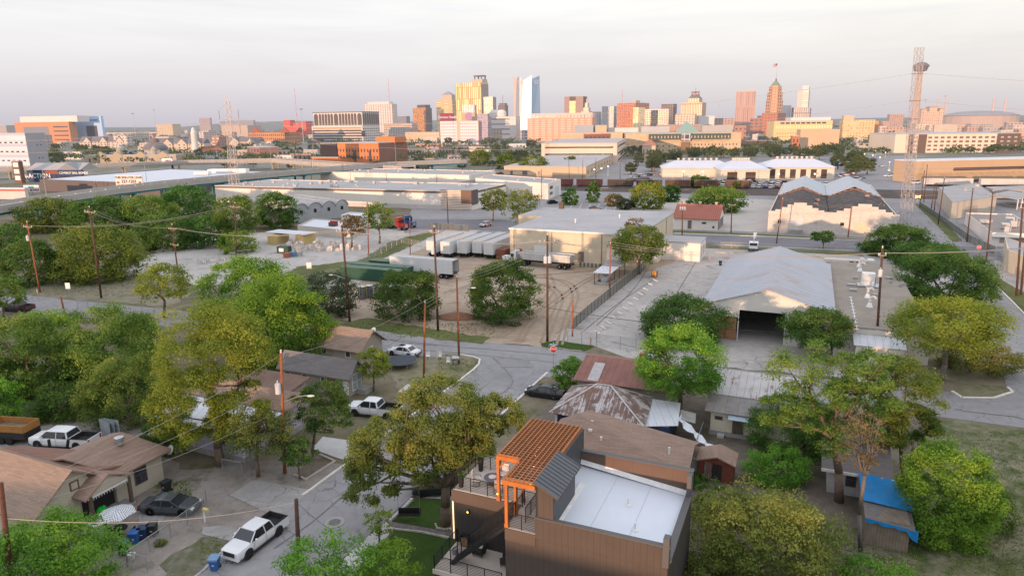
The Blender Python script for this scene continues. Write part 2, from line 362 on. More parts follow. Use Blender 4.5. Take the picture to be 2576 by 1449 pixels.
sd = bpy.data.lights.new('sun', 'SUN'); sd.energy = 4.8; sd.angle = math.radians(.6); sd.color = (1,.60,.36)
so = bpy.data.objects.new('sun', sd); COL.objects.link(so)
e_, a_ = math.radians(SUN_EL), math.radians(SUN_AZ)
dr = Vector((math.sin(a_)*math.cos(e_), math.cos(a_)*math.cos(e_),-math.sin(e_))); so.rotation_euler = dr.to_track_quat('-Z', 'Y').to_euler(); so.location = (-40,-70,60)
cd = bpy.data.cameras.new('camera'); cam = bpy.data.objects.new('camera', cd); COL.objects.link(cam); sc.camera = cam
cd.sensor_width = 36; cd.lens = 36*F_PX/2576; cd.clip_start = .5; cd.clip_end = 60000
Mx = Matrix((_R, _U,-_f)).transposed().to_4x4(); Mx.translation = _C; cam.matrix_world = Mx
sc.cycles.max_bounces = 6; sc.cycles.diffuse_bounces = 3; sc.cycles.glossy_bounces = 3; sc.cycles.transparent_max_bounces = 12
# ------------------------------------------------------------------ ground
def gmat(name, ca, cb, cc=None, s1=.08, s2=1.5, s3=12, crack=0, t0=.4, t1=.6, fine=.25, stain=0.0, rough=.95, bump=.4):
 N = NT(name); geo = N.n('ShaderNodeNewGeometry'); P = geo.outputs['Position']
 a = N.noise(P, s1,5,.65,.3); b = N.noise(P, s2,5,.7); f3 = N.noise(P, s3,3,.7)
 m = N.math('ADD', N.math('MULTIPLY', a,.55), N.math('MULTIPLY', b,.45)); m = N.rng(m, t0, t1)
 c = N.mix(m, ca, cb)
 if cc: c = N.mix(N.rng(N.noise(P, s2*.35,5,.7),.54,.66), c, cc)
 c = N.mix(N.math('MULTIPLY', N.rng(f3,.25,.75), fine), c, tuple(x*.35 for x in ca))
 if stain: c = N.mix(N.math('MULTIPLY', N.rng(N.noise(P,.25,4,.6,.8),.55,.72), stain), c, tuple(x*.45 for x in ca))
 if crack:
  vo = N.n('ShaderNodeTexVoronoi', feature='DISTANCE_TO_EDGE'); vo.inputs['Scale'].default_value = crack
  ds = N.n('ShaderNodeVectorMath', operation='ADD'); nn = N.n('ShaderNodeTexNoise'); nn.inputs['Scale'].default_value = .8; N.l(P, nn.inputs['Vector']); N.l(P, ds.inputs[0]); N.l(nn.outputs['Color'], ds.inputs[1])
  N.l(ds.outputs[0], vo.inputs['Vector']); k = N.math('LESS_THAN', vo.outputs['Distance'],.012)
  k = N.math('MULTIPLY', k, N.rng(N.noise(P,.12,2),.45,.6)); c = N.mix(N.math('MULTIPLY', k,.65), c, tuple(x*.4 for x in ca))
 N.l(c, N.b.inputs['Base Color']); N.b.inputs['Roughness'].default_value = rough; N.b.inputs['Specular IOR Level'].default_value = .2
 bp = N.n('ShaderNodeBump'); bp.inputs['Strength'].default_value = bump; bp.inputs['Distance'].default_value = .04; N.l(f3, bp.inputs['Height']); N.l(bp.outputs[0], N.b.inputs['Normal'])
 sh = N.b.outputs[0]
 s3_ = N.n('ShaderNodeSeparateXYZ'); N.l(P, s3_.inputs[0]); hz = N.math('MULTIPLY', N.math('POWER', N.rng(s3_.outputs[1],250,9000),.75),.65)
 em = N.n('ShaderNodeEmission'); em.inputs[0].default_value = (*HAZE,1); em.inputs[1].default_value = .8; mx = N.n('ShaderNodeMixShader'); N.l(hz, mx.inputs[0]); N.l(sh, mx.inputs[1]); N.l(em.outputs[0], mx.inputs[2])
 N.l(mx.outputs[0], N.out.inputs[0]); return N.m
ASPH = gmat('asphalt',(.25,.243,.255),(.32,.31,.32), None,.05,.8,18, crack=.35, fine=.22, stain=.35)
ASPD = gmat('asphalt_dark',(.17,.165,.185),(.23,.22,.24), None,.05,.8,14, crack=.3, fine=.3, stain=.3)
CONC = gmat('concrete',(.36,.335,.32),(.48,.45,.43), None,.06,.9,10, crack=.22, fine=.25, stain=.6)
CONW = gmat('concrete_white',(.45,.44,.45),(.54,.53,.535), None,.3,2,20, fine=.12)
CONG = gmat('concrete_grey',(.30,.29,.285),(.38,.37,.365), None,.2,2,20, crack=.4, fine=.2, stain=.3)
DIRT = gmat('dirt',(.33,.25,.185),(.44,.36,.285),(.33,.225,.16),.05,.5,6, fine=.2, stain=.35)
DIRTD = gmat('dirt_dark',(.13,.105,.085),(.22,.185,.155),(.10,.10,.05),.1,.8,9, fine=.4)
GRAV = gmat('gravel',(.24,.21,.19),(.36,.325,.30),(.17,.15,.12),.15,1.0,14, fine=.45)
WGRAV = gmat('white_gravel',(.37,.35,.335),(.50,.475,.455),(.29,.265,.24),.06,.5,8, fine=.2)
LGRAV = gmat('lane_gravel',(.42,.38,.355),(.52,.48,.45), None,.06,.5,8, fine=.2)
GRASS = gmat('grass',(.085,.105,.035),(.16,.17,.06),(.21,.18,.10),.12,1.2,10, fine=.4, bump=.8)
LAWN = gmat('lawn',(.035,.075,.012),(.06,.11,.02), None,.4,2,16, fine=.45, bump=.8)
DRYG = gmat('dry_grass',(.155,.15,.075),(.31,.27,.20),(.09,.11,.045),.1,.7,9, fine=.4, bump=.8)
BASE = gmat('base_ground',(.13,.12,.07),(.24,.20,.15),(.09,.10,.045),.06,.5,7, fine=.35)
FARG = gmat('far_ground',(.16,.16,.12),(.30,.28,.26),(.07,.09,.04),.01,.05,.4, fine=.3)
ZK = 0.0
def sheet(name, pts, z, mat, jit=0.0, world=False, seg=1.2):
 global ZK; ZK += .0006; z += ZK
 P = [Vector((p[0], p[1],0)) if world else G(p[0], p[1]) for p in pts]
 Q = []
 for i in range(len(P)):
  a, b = P[i], P[(i+1) % len(P)]; Q.append(a)
  if jit:
   n = min(60, int((b -a).length/seg)); d = (b -a).normalized() if n else None
   for k in range(1, n):
    q = a.lerp(b, k/n); q += Vector((-d.y, d.x,0))*jit*(math.sin(k*.9+i)*.5+ru(-.8,.8)); Q.append(q)
 from mathutils.geometry import tessellate_polygon
 mb = MB(); tri = tessellate_polygon([[Vector((q.x, q.y,0)) for q in Q]])
 vs = [Vector((q.x, q.y, z)) for q in Q]; fs = []
 for a, b, c in tri:
  n = (vs[b]-vs[a]).cross(vs[c]-vs[a]); fs.append([a, b, c] if n.z > 0 else [a, c, b])
 mb.add(vs, fs); return solo(name, mb, mat, kind='structure')
mb = MB(); R_ = 30000
mb.add([(-R_,-600,0),(R_,-600,0),(R_,420,0),(-R_,420,0)],[[0,1,2,3]]); solo('ground', mb, BASE, kind='structure')
mb = MB(); mb.quad((-R_,420,0),(R_,420,0),(R_,42000,0),(-R_,42000,0)); solo('far_ground', mb, FARG, kind='structure')
z1, z2, z3, z4, z5 = .008,.016,.024,.032,.040
sheet('parking_lot',[(1010,640),(1040,500),(1290,438),(1420,404),(2270,392),(2420,470),(2576,480),(2700,700),(2240,640),(1700,608),(1280,590)], z1, ASPH,.5)
sheet('white_gravel_yard',[(300,700),(400,625),(560,590),(880,575),(1010,575),(1040,598),(900,655),(740,705),(520,720)], z1, WGRAV,.8)
sheet('dirt_yard',[(800,800),(880,705),(1075,603),(1290,590),(1640,600),(1705,655),(1602,694),(1435,815),(1372,872),(1230,862),(1000,822)], z2, DIRT,.5)
sheet('verge',[(690,712),(745,672),(905,655),(985,607),(1090,580),(1098,588),(1020,625),(905,672),(800,718)], z2, GRASS,.6)
sheet('gravel_lane',[(800,720),(905,674),(1020,627),(1100,590),(1125,578),(1215,578),(1150,600),(1070,622),(960,672),(870,735)], z3, LGRAV,.3)
sheet('concrete_lot',[(1375,860),(1436,812),(1602,692),(1700,622),(2176,640),(2420,690),(2300,960),(1880,965),(1590,905),(1500,872)], z1, CONC)
sheet('yard_dirt',[(-60,1110),(250,1040),(420,1100),(450,1180),(780,1150),(862,1168),(782,1233),(555,1393),(505,1440),(440,1500),(-80,1500)], z1, GRAV,.5)
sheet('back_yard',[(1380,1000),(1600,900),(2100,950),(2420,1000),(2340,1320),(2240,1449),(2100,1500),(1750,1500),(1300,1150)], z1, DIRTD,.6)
sheet('grass_strip',[(500,1450),(560,1398),(640,1340),(560,1335),(430,1395),(400,1470)], z2, gmat('patchy_grass',(.20,.18,.15),(.10,.12,.05),(.27,.24,.21),.5,1.6,12, t0=.42, t1=.58, fine=.45, bump=.8),.5)
sheet('dirt_clearing',[(-80,735),(60,700),(300,690),(470,700),(480,742),(420,770),(240,757),(60,742)], z1, gmat('dry_dirt',(.20,.175,.125),(.29,.26,.20),(.14,.145,.07),.08,.6,8, fine=.35),.8)
sheet('corner_grass',[(925,800),(1100,830),(1235,850),(1215,866),(1090,852),(850,818)], z3, GRASS,.5)
sheet('corner_grass',[(1060,905),(1130,890),(1190,897),(1207,912),(1195,928),(1160,952),(1100,990),(1010,990),(980,940)], z3, DRYG,.3)
sheet('corner_grass',[(1360,864),(1395,857),(1496,870),(1472,883),(1363,871)], z4, LAWN,.25)
sheet('vacant_field',[(2340,1055),(2390,1056),(2576,1080),(2900,1130),(3000,1600),(2300,1600),(2250,1300)], z1, gmat('field',(.09,.11,.045),(.24,.215,.15),(.055,.085,.03),.12,.6,9, t0=.42, t1=.56, fine=.4, bump=.8),.6)
sheet('island',[(2395,985),(2440,968),(2520,972),(2545,985),(2500,1000),(2420,999)], z4, DRYG,.2)
# streets: far edge then near edge, measured on the ground
def strip(name, far, near, z, mat): return sheet(name, far+near[::-1], z, mat)
strip('cross_street',[(-80,735),(60,742),(240,762),(850,818),(1090,851),(1372,874),(1500,892),(2380,985),(2600,1000),(2900,1020)],
 [(-80,775),(60,786),(230,800),(830,868),(1060,897),(1205,905),(1330,950),(1500,948),(2340,1045),(2600,1080),(2900,1130)], z2, ASPH)
strip('near_street',[(400,1500),(515,1433),(555,1393),(782,1233),(870,1169),(1164,952),(1204,912),(1230,895)],[(745,1580),(800,1468),(883,1385),(968,1310),(1054,1233),(1304,1005),(1376,938),(1430,905)], z3+.004, ASPH)
strip('side_street',[(2180,385),(2205,450),(2222,500),(2270,552),(2330,605),(2400,690),(2460,773),(2510,880),(2540,1010)],[(2222,385),(2250,440),(2300,512),(2342,552),(2396,608),(2440,650),(2492,709),(2560,775),(2760,1010)], z3, ASPH)
strip('back_street',[(1000,548),(1028,552),(1268,553),(1400,566),(1695,589),(1889,596),(2174,608),(2460,622),(2700,634)],[(1000,575),(1116,577),(1290,582),(1400,596),(1773,613),(1889,618),(2150,629),(2430,643),(2700,655)], z4, ASPD)
sheet('railway_bed',[(1180,462),(1413,465),(1889,472),(2240,478),(2700,488),(2700,506),(2240,500),(1889,492),(1413,480),(1180,474)], z3, gmat('ballast',(.07,.055,.05),(.13,.105,.095), None,.2,1,4, fine=.4),.3)
def kerb(pts, w=.18, h=.13, mat=None, name='kerb', z=.0):
 P = [G(*p) for p in pts]; mb = MB()
 for a, b in zip(P, P[1:]):
  n = Vector((-(b -a).y,(b -a).x,0)).normalized()*w/2
  mb.extr([a -n+UP*z, b -n+UP*z, b+n+UP*z, a+n+UP*z], UP*h)
 return solo(name, mb, mat or CONC, kind='structure')
KW = M('kerb_paint',(.62,.58,.54),.9,.25,2)
kerb([(470,1470),(515,1433),(555,1393),(672,1311)]); kerb([(760,1248),(782,1233),(836,1193),(870,1169),(1000,1073),(1164,952),(1190,932),(1205,917),(1207,905),(1190,899),(1158,893)],.25,.16, KW)
kerb([(1054,1233),(1180,1118),(1304,1005),(1376,938)],.22,.15, KW)
kerb([(1696,587),(1889,594),(2174,606)],.4,.14, KW); kerb([(1800,616),(1889,620),(2150,631)],.3,.14, KW); kerb([(2492,706),(2550,763),(2600,815)],.25,.14, KW); kerb([(2460,773),(2510,880)],.2,.14)
kerb([(2222,498),(2270,550),(2330,603)],.2,.14)
kerb([(1465,884),(1430,881),(1380,872)],.2,.12); kerb([(2395,985),(2420,1001),(2500,1002),(2547,987),(2535,975)],.3,.14, KW)
sheet('driveway',[(640,1207),(782,1233),(715,1291),(672,1290),(577,1246)], z5, CONG)
sheet('driveway',[(812,1099),(878,1108),(878,1162),(838,1149),(785,1129)], z5, CONW)
sheet('driveway',[(1001,986),(1025,967),(1100,975),(1070,997)], z5, CONW)
sheet('concrete_path',[(510,1327),(552,1322),(618,1338),(582,1362),(508,1344)], z4, CONG)
sheet('concrete_pad',[(350,1290),(385,1268),(430,1282),(400,1320),(350,1335)], z4, CONG)
sheet('lawn',[(1043,1255),(1122,1257),(1135,1320),(1090,1330),(988,1311)], z4, LAWN)
sheet('lawn',[(996,1332),(1140,1354),(1200,1400),(1160,1500),(840,1500),(935,1400)], z4, LAWN)
sheet('stone_path',[(985,1313),(1090,1331),(1150,1345),(1150,1355),(1100,1349),(990,1330),(968,1322)], z5, gmat('slate',(.15,.13,.13),(.26,.24,.23), None,1,5,14, fine=.5))
sheet('pavement',[(968,1312),(993,1330),(905,1425),(860,1500),(790,1500),(878,1392)], z5, CONW)
sheet('planting_bed',[(742,1196),(790,1140),(842,1160),(770,1207)], z4, DIRTD)
sheet('parking_pad',[(1048,1242),(1066,1222),(1150,1230),(1150,1262),(1112,1256),(1046,1252)], z4, CONG)
sheet('side_verge',[(2300,513),(2342,553),(2396,608),(2420,606),(2372,552),(2322,514)], z4, GRASS,.2)
sheet('side_verge',[(2496,706),(2560,768),(2620,830),(2640,800),(2575,735),(2510,700)], z4, GRASS,.2)
sheet('side_pavement',[(2500,655),(2512,695),(2576,760),(2640,830),(2660,800),(2580,715),(2530,660)], z4 -.004, CONC)
sheet('street_verge',[(1690,580),(1935,590),(2178,603),(2176,607),(1889,593),(1692,586)], z5+.004, GRASS,.2)
sheet('street_verge',[(1790,618),(1889,622),(2160,634),(2175,645),(1889,628),(1780,622)], z5, GRASS,.15)
sheet('bare_lot',[(1560,510),(1680,500),(1880,500),(1960,505),(1945,585),(1700,578),(1560,560)], z3, LGRAV,.6)
# road paint and repairs
PAINT = M('road_paint',(.62,.60,.58),.8,.2,4)
def line(a, b, w, mat=PAINT, name='road_marking', z=.085):
 a = G(*a); b = G(*b); n = Vector((-(b -a).y,(b -a).x,0)).normalized()*w/2; q = UP*z
 return solo(name, MB().quad(a -n+q, b -n+q, b+n+q, a+n+q), mat, kind='structure')
line((1306,1003),(1330,981),.35); line((1378,938),(1355,958),.3)
def patch(pts, mat, name='road_patch', z=.046): return sheet(name, pts, z, mat,.1)
for i in range(11): line((1420+i*22,512+i*.6),(1412+i*22,526+i*.6),.2, name='parking_line'); line((1440+i*22,548),(1434+i*22,558),.2, name='parking_line')
PAT = gmat('patch_dark',(.235,.23,.24),(.30,.29,.295), None,.3,2,20, fine=.3)
for (pt, m_) in (([(1120,985),(1190,935),(1235,960),(1150,1030)], PAT),([(1250,905),(1330,905),(1340,925),(1262,925)], PAT),([(900,838),(1010,846),(1000,856),(890,848)], PAT),([(700,1400),(760,1350),(800,1360),(740,1420)], gmat('patch',(.24,.235,.25),(.29,.28,.29), None,.3,2,20, fine=.3)),([(2420,1020),(2560,1035),(2560,1050),(2420,1035)], PAT),([(1600,770),(1700,760),(1720,800),(1610,800)], gmat('slab',(.40,.37,.36),(.47,.44,.42), None,.2,2,16, crack=.4, fine=.2))): patch(pt, m_, z=.05)
def ribbon(pts, w, mat, name='tyre_track', z=.07):
 P = [G(*p) for p in pts]; L, R = [],[]
 for i in range(len(P)-1):
  for k in range(6):
   t = k/6; q0, q1, q2, q3 = P[max(i -1,0)], P[i], P[i+1], P[min(i+2, len(P)-1)]
   q = .5*((2*q1)+(q2 -q0)*t+(2*q0 -5*q1+4*q2 -q3)*t*t+(3*q1 -q0 -3*q2+q3)*t **3); L.append(q)
 L.append(P[-1]); mb = MB(); V = []
 for i, q in enumerate(L): d = (L[min(i+1, len(L)-1)]-L[max(i -1,0)]).normalized(); n = Vector((-d.y, d.x,0))*w*ru(.35,.6); V += [q -n+UP*z, q+n+UP*z]
 mb.add(V,[[2*i,2*i+2,2*i+3,2*i+1] for i in range(len(L)-1)]); return solo(name, mb, mat, kind='structure')
TRK = gmat('track',(.30,.22,.16),(.37,.285,.215), None,.4,2,9, fine=.3); TAR = gmat('tar',(.17,.165,.17),(.22,.215,.22), None,.5,2,12, fine=.3); WEAR = gmat('wear',(.25,.245,.25),(.31,.30,.305), None,.3,2,12, fine=.25)
for k, pts in enumerate(([(1400,868),(1420,800),(1440,740),(1400,705),(1250,690)],[(1360,862),(1385,800),(1400,745),(1350,715),(1180,715)],[(1300,858),(1330,810),(1390,760),(1480,700),(1560,680)],[(1250,850),(1330,790),(1380,730),(1370,690)],[(1120,735),(1250,700),(1380,690),(1500,680)])):
 for o in (0,14): ribbon([(x+o, y) for x, y in pts],.45, TRK)
for pts in ([(900,838),(1090,866),(1250,880),(1400,893)],[(1060,880),(1210,893),(1400,912)]): ribbon(pts,.5, WEAR, 'wheel_wear')
for pts in ([(1240,900),(1290,960),(1230,1010)],[(690,1380),(790,1310),(900,1215)],[(1180,985),(1130,1040),(1060,1080)],[(1650,640),(1600,720),(1500,820)],[(1750,660),(1690,760),(1640,860)],[(2400,1030),(2500,1040),(2600,1060)],[(950,850),(1020,862),(1100,870)],[(2290,530),(2330,580),(2400,650)],[(2480,780),(2520,860),(2580,940)],[(1320,520),(1420,532),(1560,530)],[(1540,860),(1640,880),(1760,870)],[(1460,840),(1560,760),(1650,700)]): ribbon(pts,.14, TAR, 'tar_seal')
def manhole(x, y, ro, ri):
 g = G(x, y); T = thing('manhole_cover', f'round iron manhole cover in a pale concrete ring {"on the near street by the oak" if y > 1200 else "at the street corner"}', 'manhole',(g.x, g.y,.06))
 part(T, 'concrete_ring', MB().lathe(Vector((g.x, g.y,.07)),[(ro,0),(ro,.012)],28), CONG); part(T, 'cover', MB().lathe(Vector((g.x, g.y,.075)),[(ri,0),(ri,.014)],24), M('iron',(.14,.13,.14),.6,.4,12, obj=True))
manhole(842,1315,.82,.5)
mb = MB()
for i in range(26):   # hills on the horizon, overlapping low ridges
 x =-9000+i*720+ru(-200,200); Y = ru(7200,9500); mb.ell((x, Y,-20),(ru(1100,1900),900, ru(60,112)*(1.0 if x < 1500 else .8)),24,10)
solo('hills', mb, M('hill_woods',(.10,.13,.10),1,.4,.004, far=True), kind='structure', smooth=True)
# unseen ridge added behind the camera, its crest shaped to block the low sun
mb = MB(); sxd = Vector((-math.sin(a_),-math.cos(a_),0)); sxp = Vector((sxd.y,-sxd.x,0)); rr = random.Random(5); prev = None
for i in range(-90,91):
 c = sxd*90+sxp*(i*5.0); h = 11.3+1.0*math.sin(i*.35)+1.0*math.sin(i*.13+2)+rr.uniform(-.7,.7)
 cur = [c+sxd*14, c+Vector((0,0, h)), c -sxd*12]
 if prev: mb.add(prev+cur,[[0,1,4,3],[1,2,5,4]])
 prev = cur
solo('sun_block_ridge', mb, M('sun_block_green',(.06,.08,.03),1,.4,.5), kind='structure')
# ------------------------------------------------------------------ street grid frame: e runs along the cross street, n away from the camera
GM = Matrix.Rotation(TH,4, 'Z')
def W(e, n, z=0.0): return E1*e+E2*n+UP*z
def GB(): return MB(GM)
def gthing(name, label, cat, e, n, z=0.0, group=None): return thing(name, label, cat, tuple(W(e, n, z)), group=group)
GLASS = M('glass',(.045,.055,.07),.12,.3,.8, spec=.6)
GLASSF = M('glass_far',(.07,.08,.10),.2,.3,.05, far=True, spec=.5)
TRIMW = M('trim_white',(.68,.67,.66),.7,.1,3)
TRIMB = M('trim_brown',(.12,.085,.07),.8,.2,4)
def col(name, r, g, b,**k): return M(name, lin((r, g, b)),**k)
BLACKM = M('black_metal',(.018,.018,.02),.45,.2,5)
STEEL = M('steel',(.42,.43,.45),.4,.2,4, metal=.7)
def window(T, side, u, base, z, w, h, frame=TRIMW, pane=GLASS, t=.09, bars=0, name='window'):
 """side 'S': wall n=base, u along e; side 'E': wall e=base, u along n; 'W' likewise"""
 def P(a0, a1, d0, d1, z0, z1, mb):
  if side == 'S': mb.bx(a0, a1, base -d1, base -d0, z0, z1)
  elif side == 'E': mb.bx(base+d0, base+d1, a0, a1, z0, z1)
  else: mb.bx(base -d1, base -d0, a0, a1, z0, z1)
 f = GB(); P(u, u+w,.0,.06, z, z+t, f); P(u, u+w,0,.06, z+h -t, z+h, f); P(u, u+t,0,.06, z+t, z+h -t, f); P(u+w -t, u+w,0,.06, z+t, z+h -t, f)
 for i in range(bars): a = u+(i+1)*w/(bars+1); P(a -.03, a+.03,0.02,.05, z+t, z+h -t, f)
 if h > 1.1: P(u+t, u+w -t,.02,.05, z+h/2-.03, z+h/2+.03, f)
 o = part(T, name, f, frame); p_ = GB(); P(u+t, u+w -t,.0,.02, z+t, z+h -t, p_); part(o, 'pane', p_, pane); return o
def gwall(T, e0, e1, n0, n1, ze, mat, zr=None, axis='e', z0=0.0, name='wall', off=0.0):
 mb = GB()
 if zr is None: mb.bx(e0, e1, n0, n1, z0, ze)
 elif axis == 'e':
  m = (n0+n1)/2+off; mb.extr([(e0, n0, z0),(e0, n0, ze),(e0, m, zr),(e0, n1, ze),(e0, n1, z0)],(e1 -e0,0,0))
 else:
  m = (e0+e1)/2+off; mb.extr([(e0, n0, z0),(e0, n0, ze),(m, n0, zr),(e1, n0, ze),(e1, n0, z0)][::-1],(0, n1 -n0,0))
 return part(T, name, mb, mat)
def slab(mb, pts, t=.14): mb.extr([(p[0], p[1], p[2]) for p in pts],(0,0,-t)) if False else mb.extr([(p[0], p[1], p[2]-t) for p in pts][::-1],(0,0, t)); return mb
def groof(T, e0, e1, n0, n1, ze, zr, mat, axis='e', oh=.45, gap=.06, off=0.0, t=.13):
 mb = GB(); s = None
 if axis == 'e':
  m = (n0+n1)/2+off; k0 = (zr -ze)/(m -n0); k1 = (zr -ze)/(n1 -m); a, b = e0 -oh, e1+oh
  slab(mb,[(a, n0 -oh, ze -oh*k0+gap),(b, n0 -oh, ze -oh*k0+gap),(b, m, zr+gap),(a, m, zr+gap)], t); slab(mb,[(b, n1+oh, ze -oh*k1+gap),(a, n1+oh, ze -oh*k1+gap),(a, m, zr+gap),(b, m, zr+gap)], t)
 else:
  m = (e0+e1)/2+off; k0 = (zr -ze)/(m -e0); k1 = (zr -ze)/(e1 -m); a, b = n0 -oh, n1+oh
  slab(mb,[(e0 -oh, b, ze -oh*k0+gap),(e0 -oh, a, ze -oh*k0+gap),(m, a, zr+gap),(m, b, zr+gap)], t); slab(mb,[(e1+oh, a, ze -oh*k1+gap),(e1+oh, b, ze -oh*k1+gap),(m, b, zr+gap),(m, a, zr+gap)], t)
 return part(T, 'roof', mb, mat)
def vent(T, e, n, z, r=.16, h=.45, mat=STEEL, name='roof_vent', cap=True):
 pr = [(r,0),(r, h*.6),(r*1.5, h*.7),(r*1.5, h),(r*.3, h*1.12)] if cap else [(r,0),(r*.9, h),(0.01, h)]
 return part(T, name, MB().lathe(W(e, n, z), pr,12), mat, smooth=False)
SH_BR = M('shingle_brown',(.27,.19,.15),.95,.2,.5, kind='shingle', k=(.9,.145,.012))
SH_BR2 = M('shingle_tan',(.26,.19,.15),.95,.2,.4, kind='shingle', k=(.9,.145,.012))
SH_GR = M('shingle_grey',(.17,.155,.155),.95,.25,.5, kind='shingle', k=(.9,.145,.012))
SIDC = M('siding_cream',(.50,.45,.38),.85,.12,.8, kind='stripe_v', k=(.2,1,.13,.35), streak=.25)
SIDT = M('siding_tan',(.34,.30,.26),.85,.15,.8, kind='stripe_v', k=(.2,1,.12,.25), streak=.2)
LAV = M('siding_lavender',(.44,.41,.58),.8,.08,.5, kind='stripe_v', k=(.14,1,.12,.25))
RUST = M('rusted_sheet',(.20,.105,.08),.7,.3,.9, kind='rust', k=(.9,.62,.57), col2=(.42,.39,.38))
RUST2 = M('rust_and_white_sheet',(.165,.105,.09),.7,.3,.8, kind='rust', k=(.8,.6,.50), col2=(.46,.44,.44))
WMET = M('white_metal_sheet',(.55,.57,.62),.5,.1,.7, kind='stripe_u', k=(.9,1,.06,.6), streak=.3)
WOOD = M('old_wood',(.20,.165,.13),.95,.3,1.5, kind='stripe_u', k=(.22,1,.1,.7), streak=.6)
# --- H1: cream bungalow, lower left
T = gthing('bungalow', 'cream bungalow with brown shingle roof and street-side porch, lower left', 'house',-57,34)
gwall(T,-66,-53.3,28.9,35.4,2.9, SIDC,5.2, 'e', name='wall', off=-.2)
gwall(T,-60,-53.0,35.5,40.2,3.0, SIDC, name='wing_wall')
groof(T,-66,-53.3,28.9,35.4,2.9,5.2, SH_BR2, 'e',.6, off=-.2)
mb = GB(); slab(mb,[(-52.4,35.7,2.95),(-52.4,41.0,2.95),(-56.4,39.2,4.75),(-56.4,33.6,4.75)]); slab(mb,[(-52.4,41.0,2.95),(-60.5,41.0,3.1),(-56.4,39.2,4.75)]); slab(mb,[(-60.5,41,3.1),(-60.5,33.6,3.6),(-56.4,33.6,4.75),(-56.4,39.2,4.75)])
part(T, 'wing_roof', mb, SH_BR)
part(T, 'link_roof', slab(slab(GB(),[(-65.5,33.0,4.3),(-56.3,33.0,4.3),(-56.2,36.6,4.1),(-65.5,35.8,3.2)],.3),[(-56.4,33.4,4.3),(-53.2,33.4,4.2),(-53.2,37,3.2),(-56.4,37.4,4.1)],.4), M('shingle_red_brown',(.22,.125,.095),.95,.2,.4, kind='shingle', k=(.9,.145,.012)))
# porch
mb = GB(); slab(mb,[(-51.6,31.9,2.75),(-51.6,34.1,4.05),(-54.2,34.1,4.05),(-54.2,31.9,2.75)]); slab(mb,[(-51.6,36.3,3.0),(-54.2,36.3,3.0),(-54.2,34.1,4.05),(-51.6,34.1,4.05)]); part(T, 'porch_roof', mb, SH_BR)
part(T, 'porch_gable', GB().extr([(-51.8,32.3,2.75),(-51.8,36.0,2.8),(-51.8,34.1,3.9)],(-.1,0,0)), SIDC)
for n_ in (32.5,36.0): part(T, 'porch_post', GB().bx(-52.05,-51.8, n_ -.13, n_+.13,0,2.75), TRIMB)
mb = GB(); mb.bx(-51.95,-51.85,32.3,36,2.5,2.72)
for i in range(15): mb.bx(-51.94,-51.86,32.5+i*.24,32.53+i*.24,2.3,2.5)
part(T, 'porch_lattice', mb, TRIMW)
part(T, 'porch_floor', GB().bx(-53.3,-51.7,32.3,36.2,0.02,.35), CONG)
part(T, 'recess_shade', GB().bx(-53.29,-53.24,32.6,35.4,.35,2.4), M('porch_dark',(.025,.022,.025),.8))  # dark panel standing in for the shade inside the porch
window(T, 'E',37.3,-53.0,.95,1.25,1.75, TRIMB, bars=1); window(T, 'E',29.7,-53.3,.95,1.2,1.2, TRIMB); window(T, 'E',31.9,-53.3,3.2,.75,.8, TRIMB, SIDC)
vent(T,-63,31.2,4.9,.28,.75); vent(T,-55.2,38.0,4.25,.28,.75)
mb = GB(); mb.lathe(W(0,0) ,[(.01,0)],3) if False else None
# --- satellite dishes
def dish(e, n, z, r, label, az=-.6, mast=.5):
 T = gthing('satellite_dish', label, 'dish', e, n, z)
 ax = Vector((math.sin(az),-math.cos(az),.6)).normalized(); c = W(e, n, z+mast)
 part(T, 'reflector', MB().lathe(c,[(r,.12),(r*.7,.03),(.02,0),(r*.68,.0),(r,.09)],18, ax), M('dish_grey',(.42,.44,.48),.4,.1,3))
 part(T, 'mast', MB().tube(W(e, n, z), c,.025), STEEL); part(T, 'feed_arm', MB().tube(c, c+ax*r*1.1+UP*-.1,.015), STEEL)
dish(-52.6,41.0,2.3,.45, 'round grey satellite dish on the far corner of the cream bungalow')
dish(-53.5,75.4,3.9,.42, 'pale satellite dish on the tan shingle roof ridge', mast=.6)
# --- H2 lavender
T = gthing('lavender_house', 'lavender clapboard house with tall white-framed windows behind the trees', 'house',-54,49)
gwall(T,-60,-48.4,45.6,54,3.3, LAV, z0=.6); part(T, 'foundation', GB().bx(-60.05,-48.35,45.55,54,0,.6), CONG)
mb = GB(); slab(mb,[(-60.6,50.2,3.75),(-47.2,50.2,3.75),(-49,52.4,5.0),(-58,52.4,5.0)]); slab(mb,[(-47.2,50.2,3.75),(-47.2,55,3.75),(-49,52.4,5)]); slab(mb,[(-60.6,50.2,3.75),(-58,52.4,5),(-60.6,55,3.75)]); part(T, 'roof', mb, SH_BR)
part(T, 'porch_roof', slab(GB(),[(-60.6,45.1,3.3),(-47.4,45.1,3.3),(-47.4,50.3,3.62),(-60.6,50.3,3.62)],.06), WMET)
window(T, 'S',-56.0,45.6,1.2,1.0,1.95, TRIMW); window(T, 'S',-51.6,45.6,1.2,1.0,1.75, TRIMW)
for e_w in (-55.8,-51.4): part(T, 'air_conditioner', GB().bx(e_w, e_w+.62,45.2,45.6,1.2,1.62), TRIMW)
part(T, 'corner_trim', GB().bx(-48.5,-48.35,45.54,45.7,.6,3.2), TRIMW)
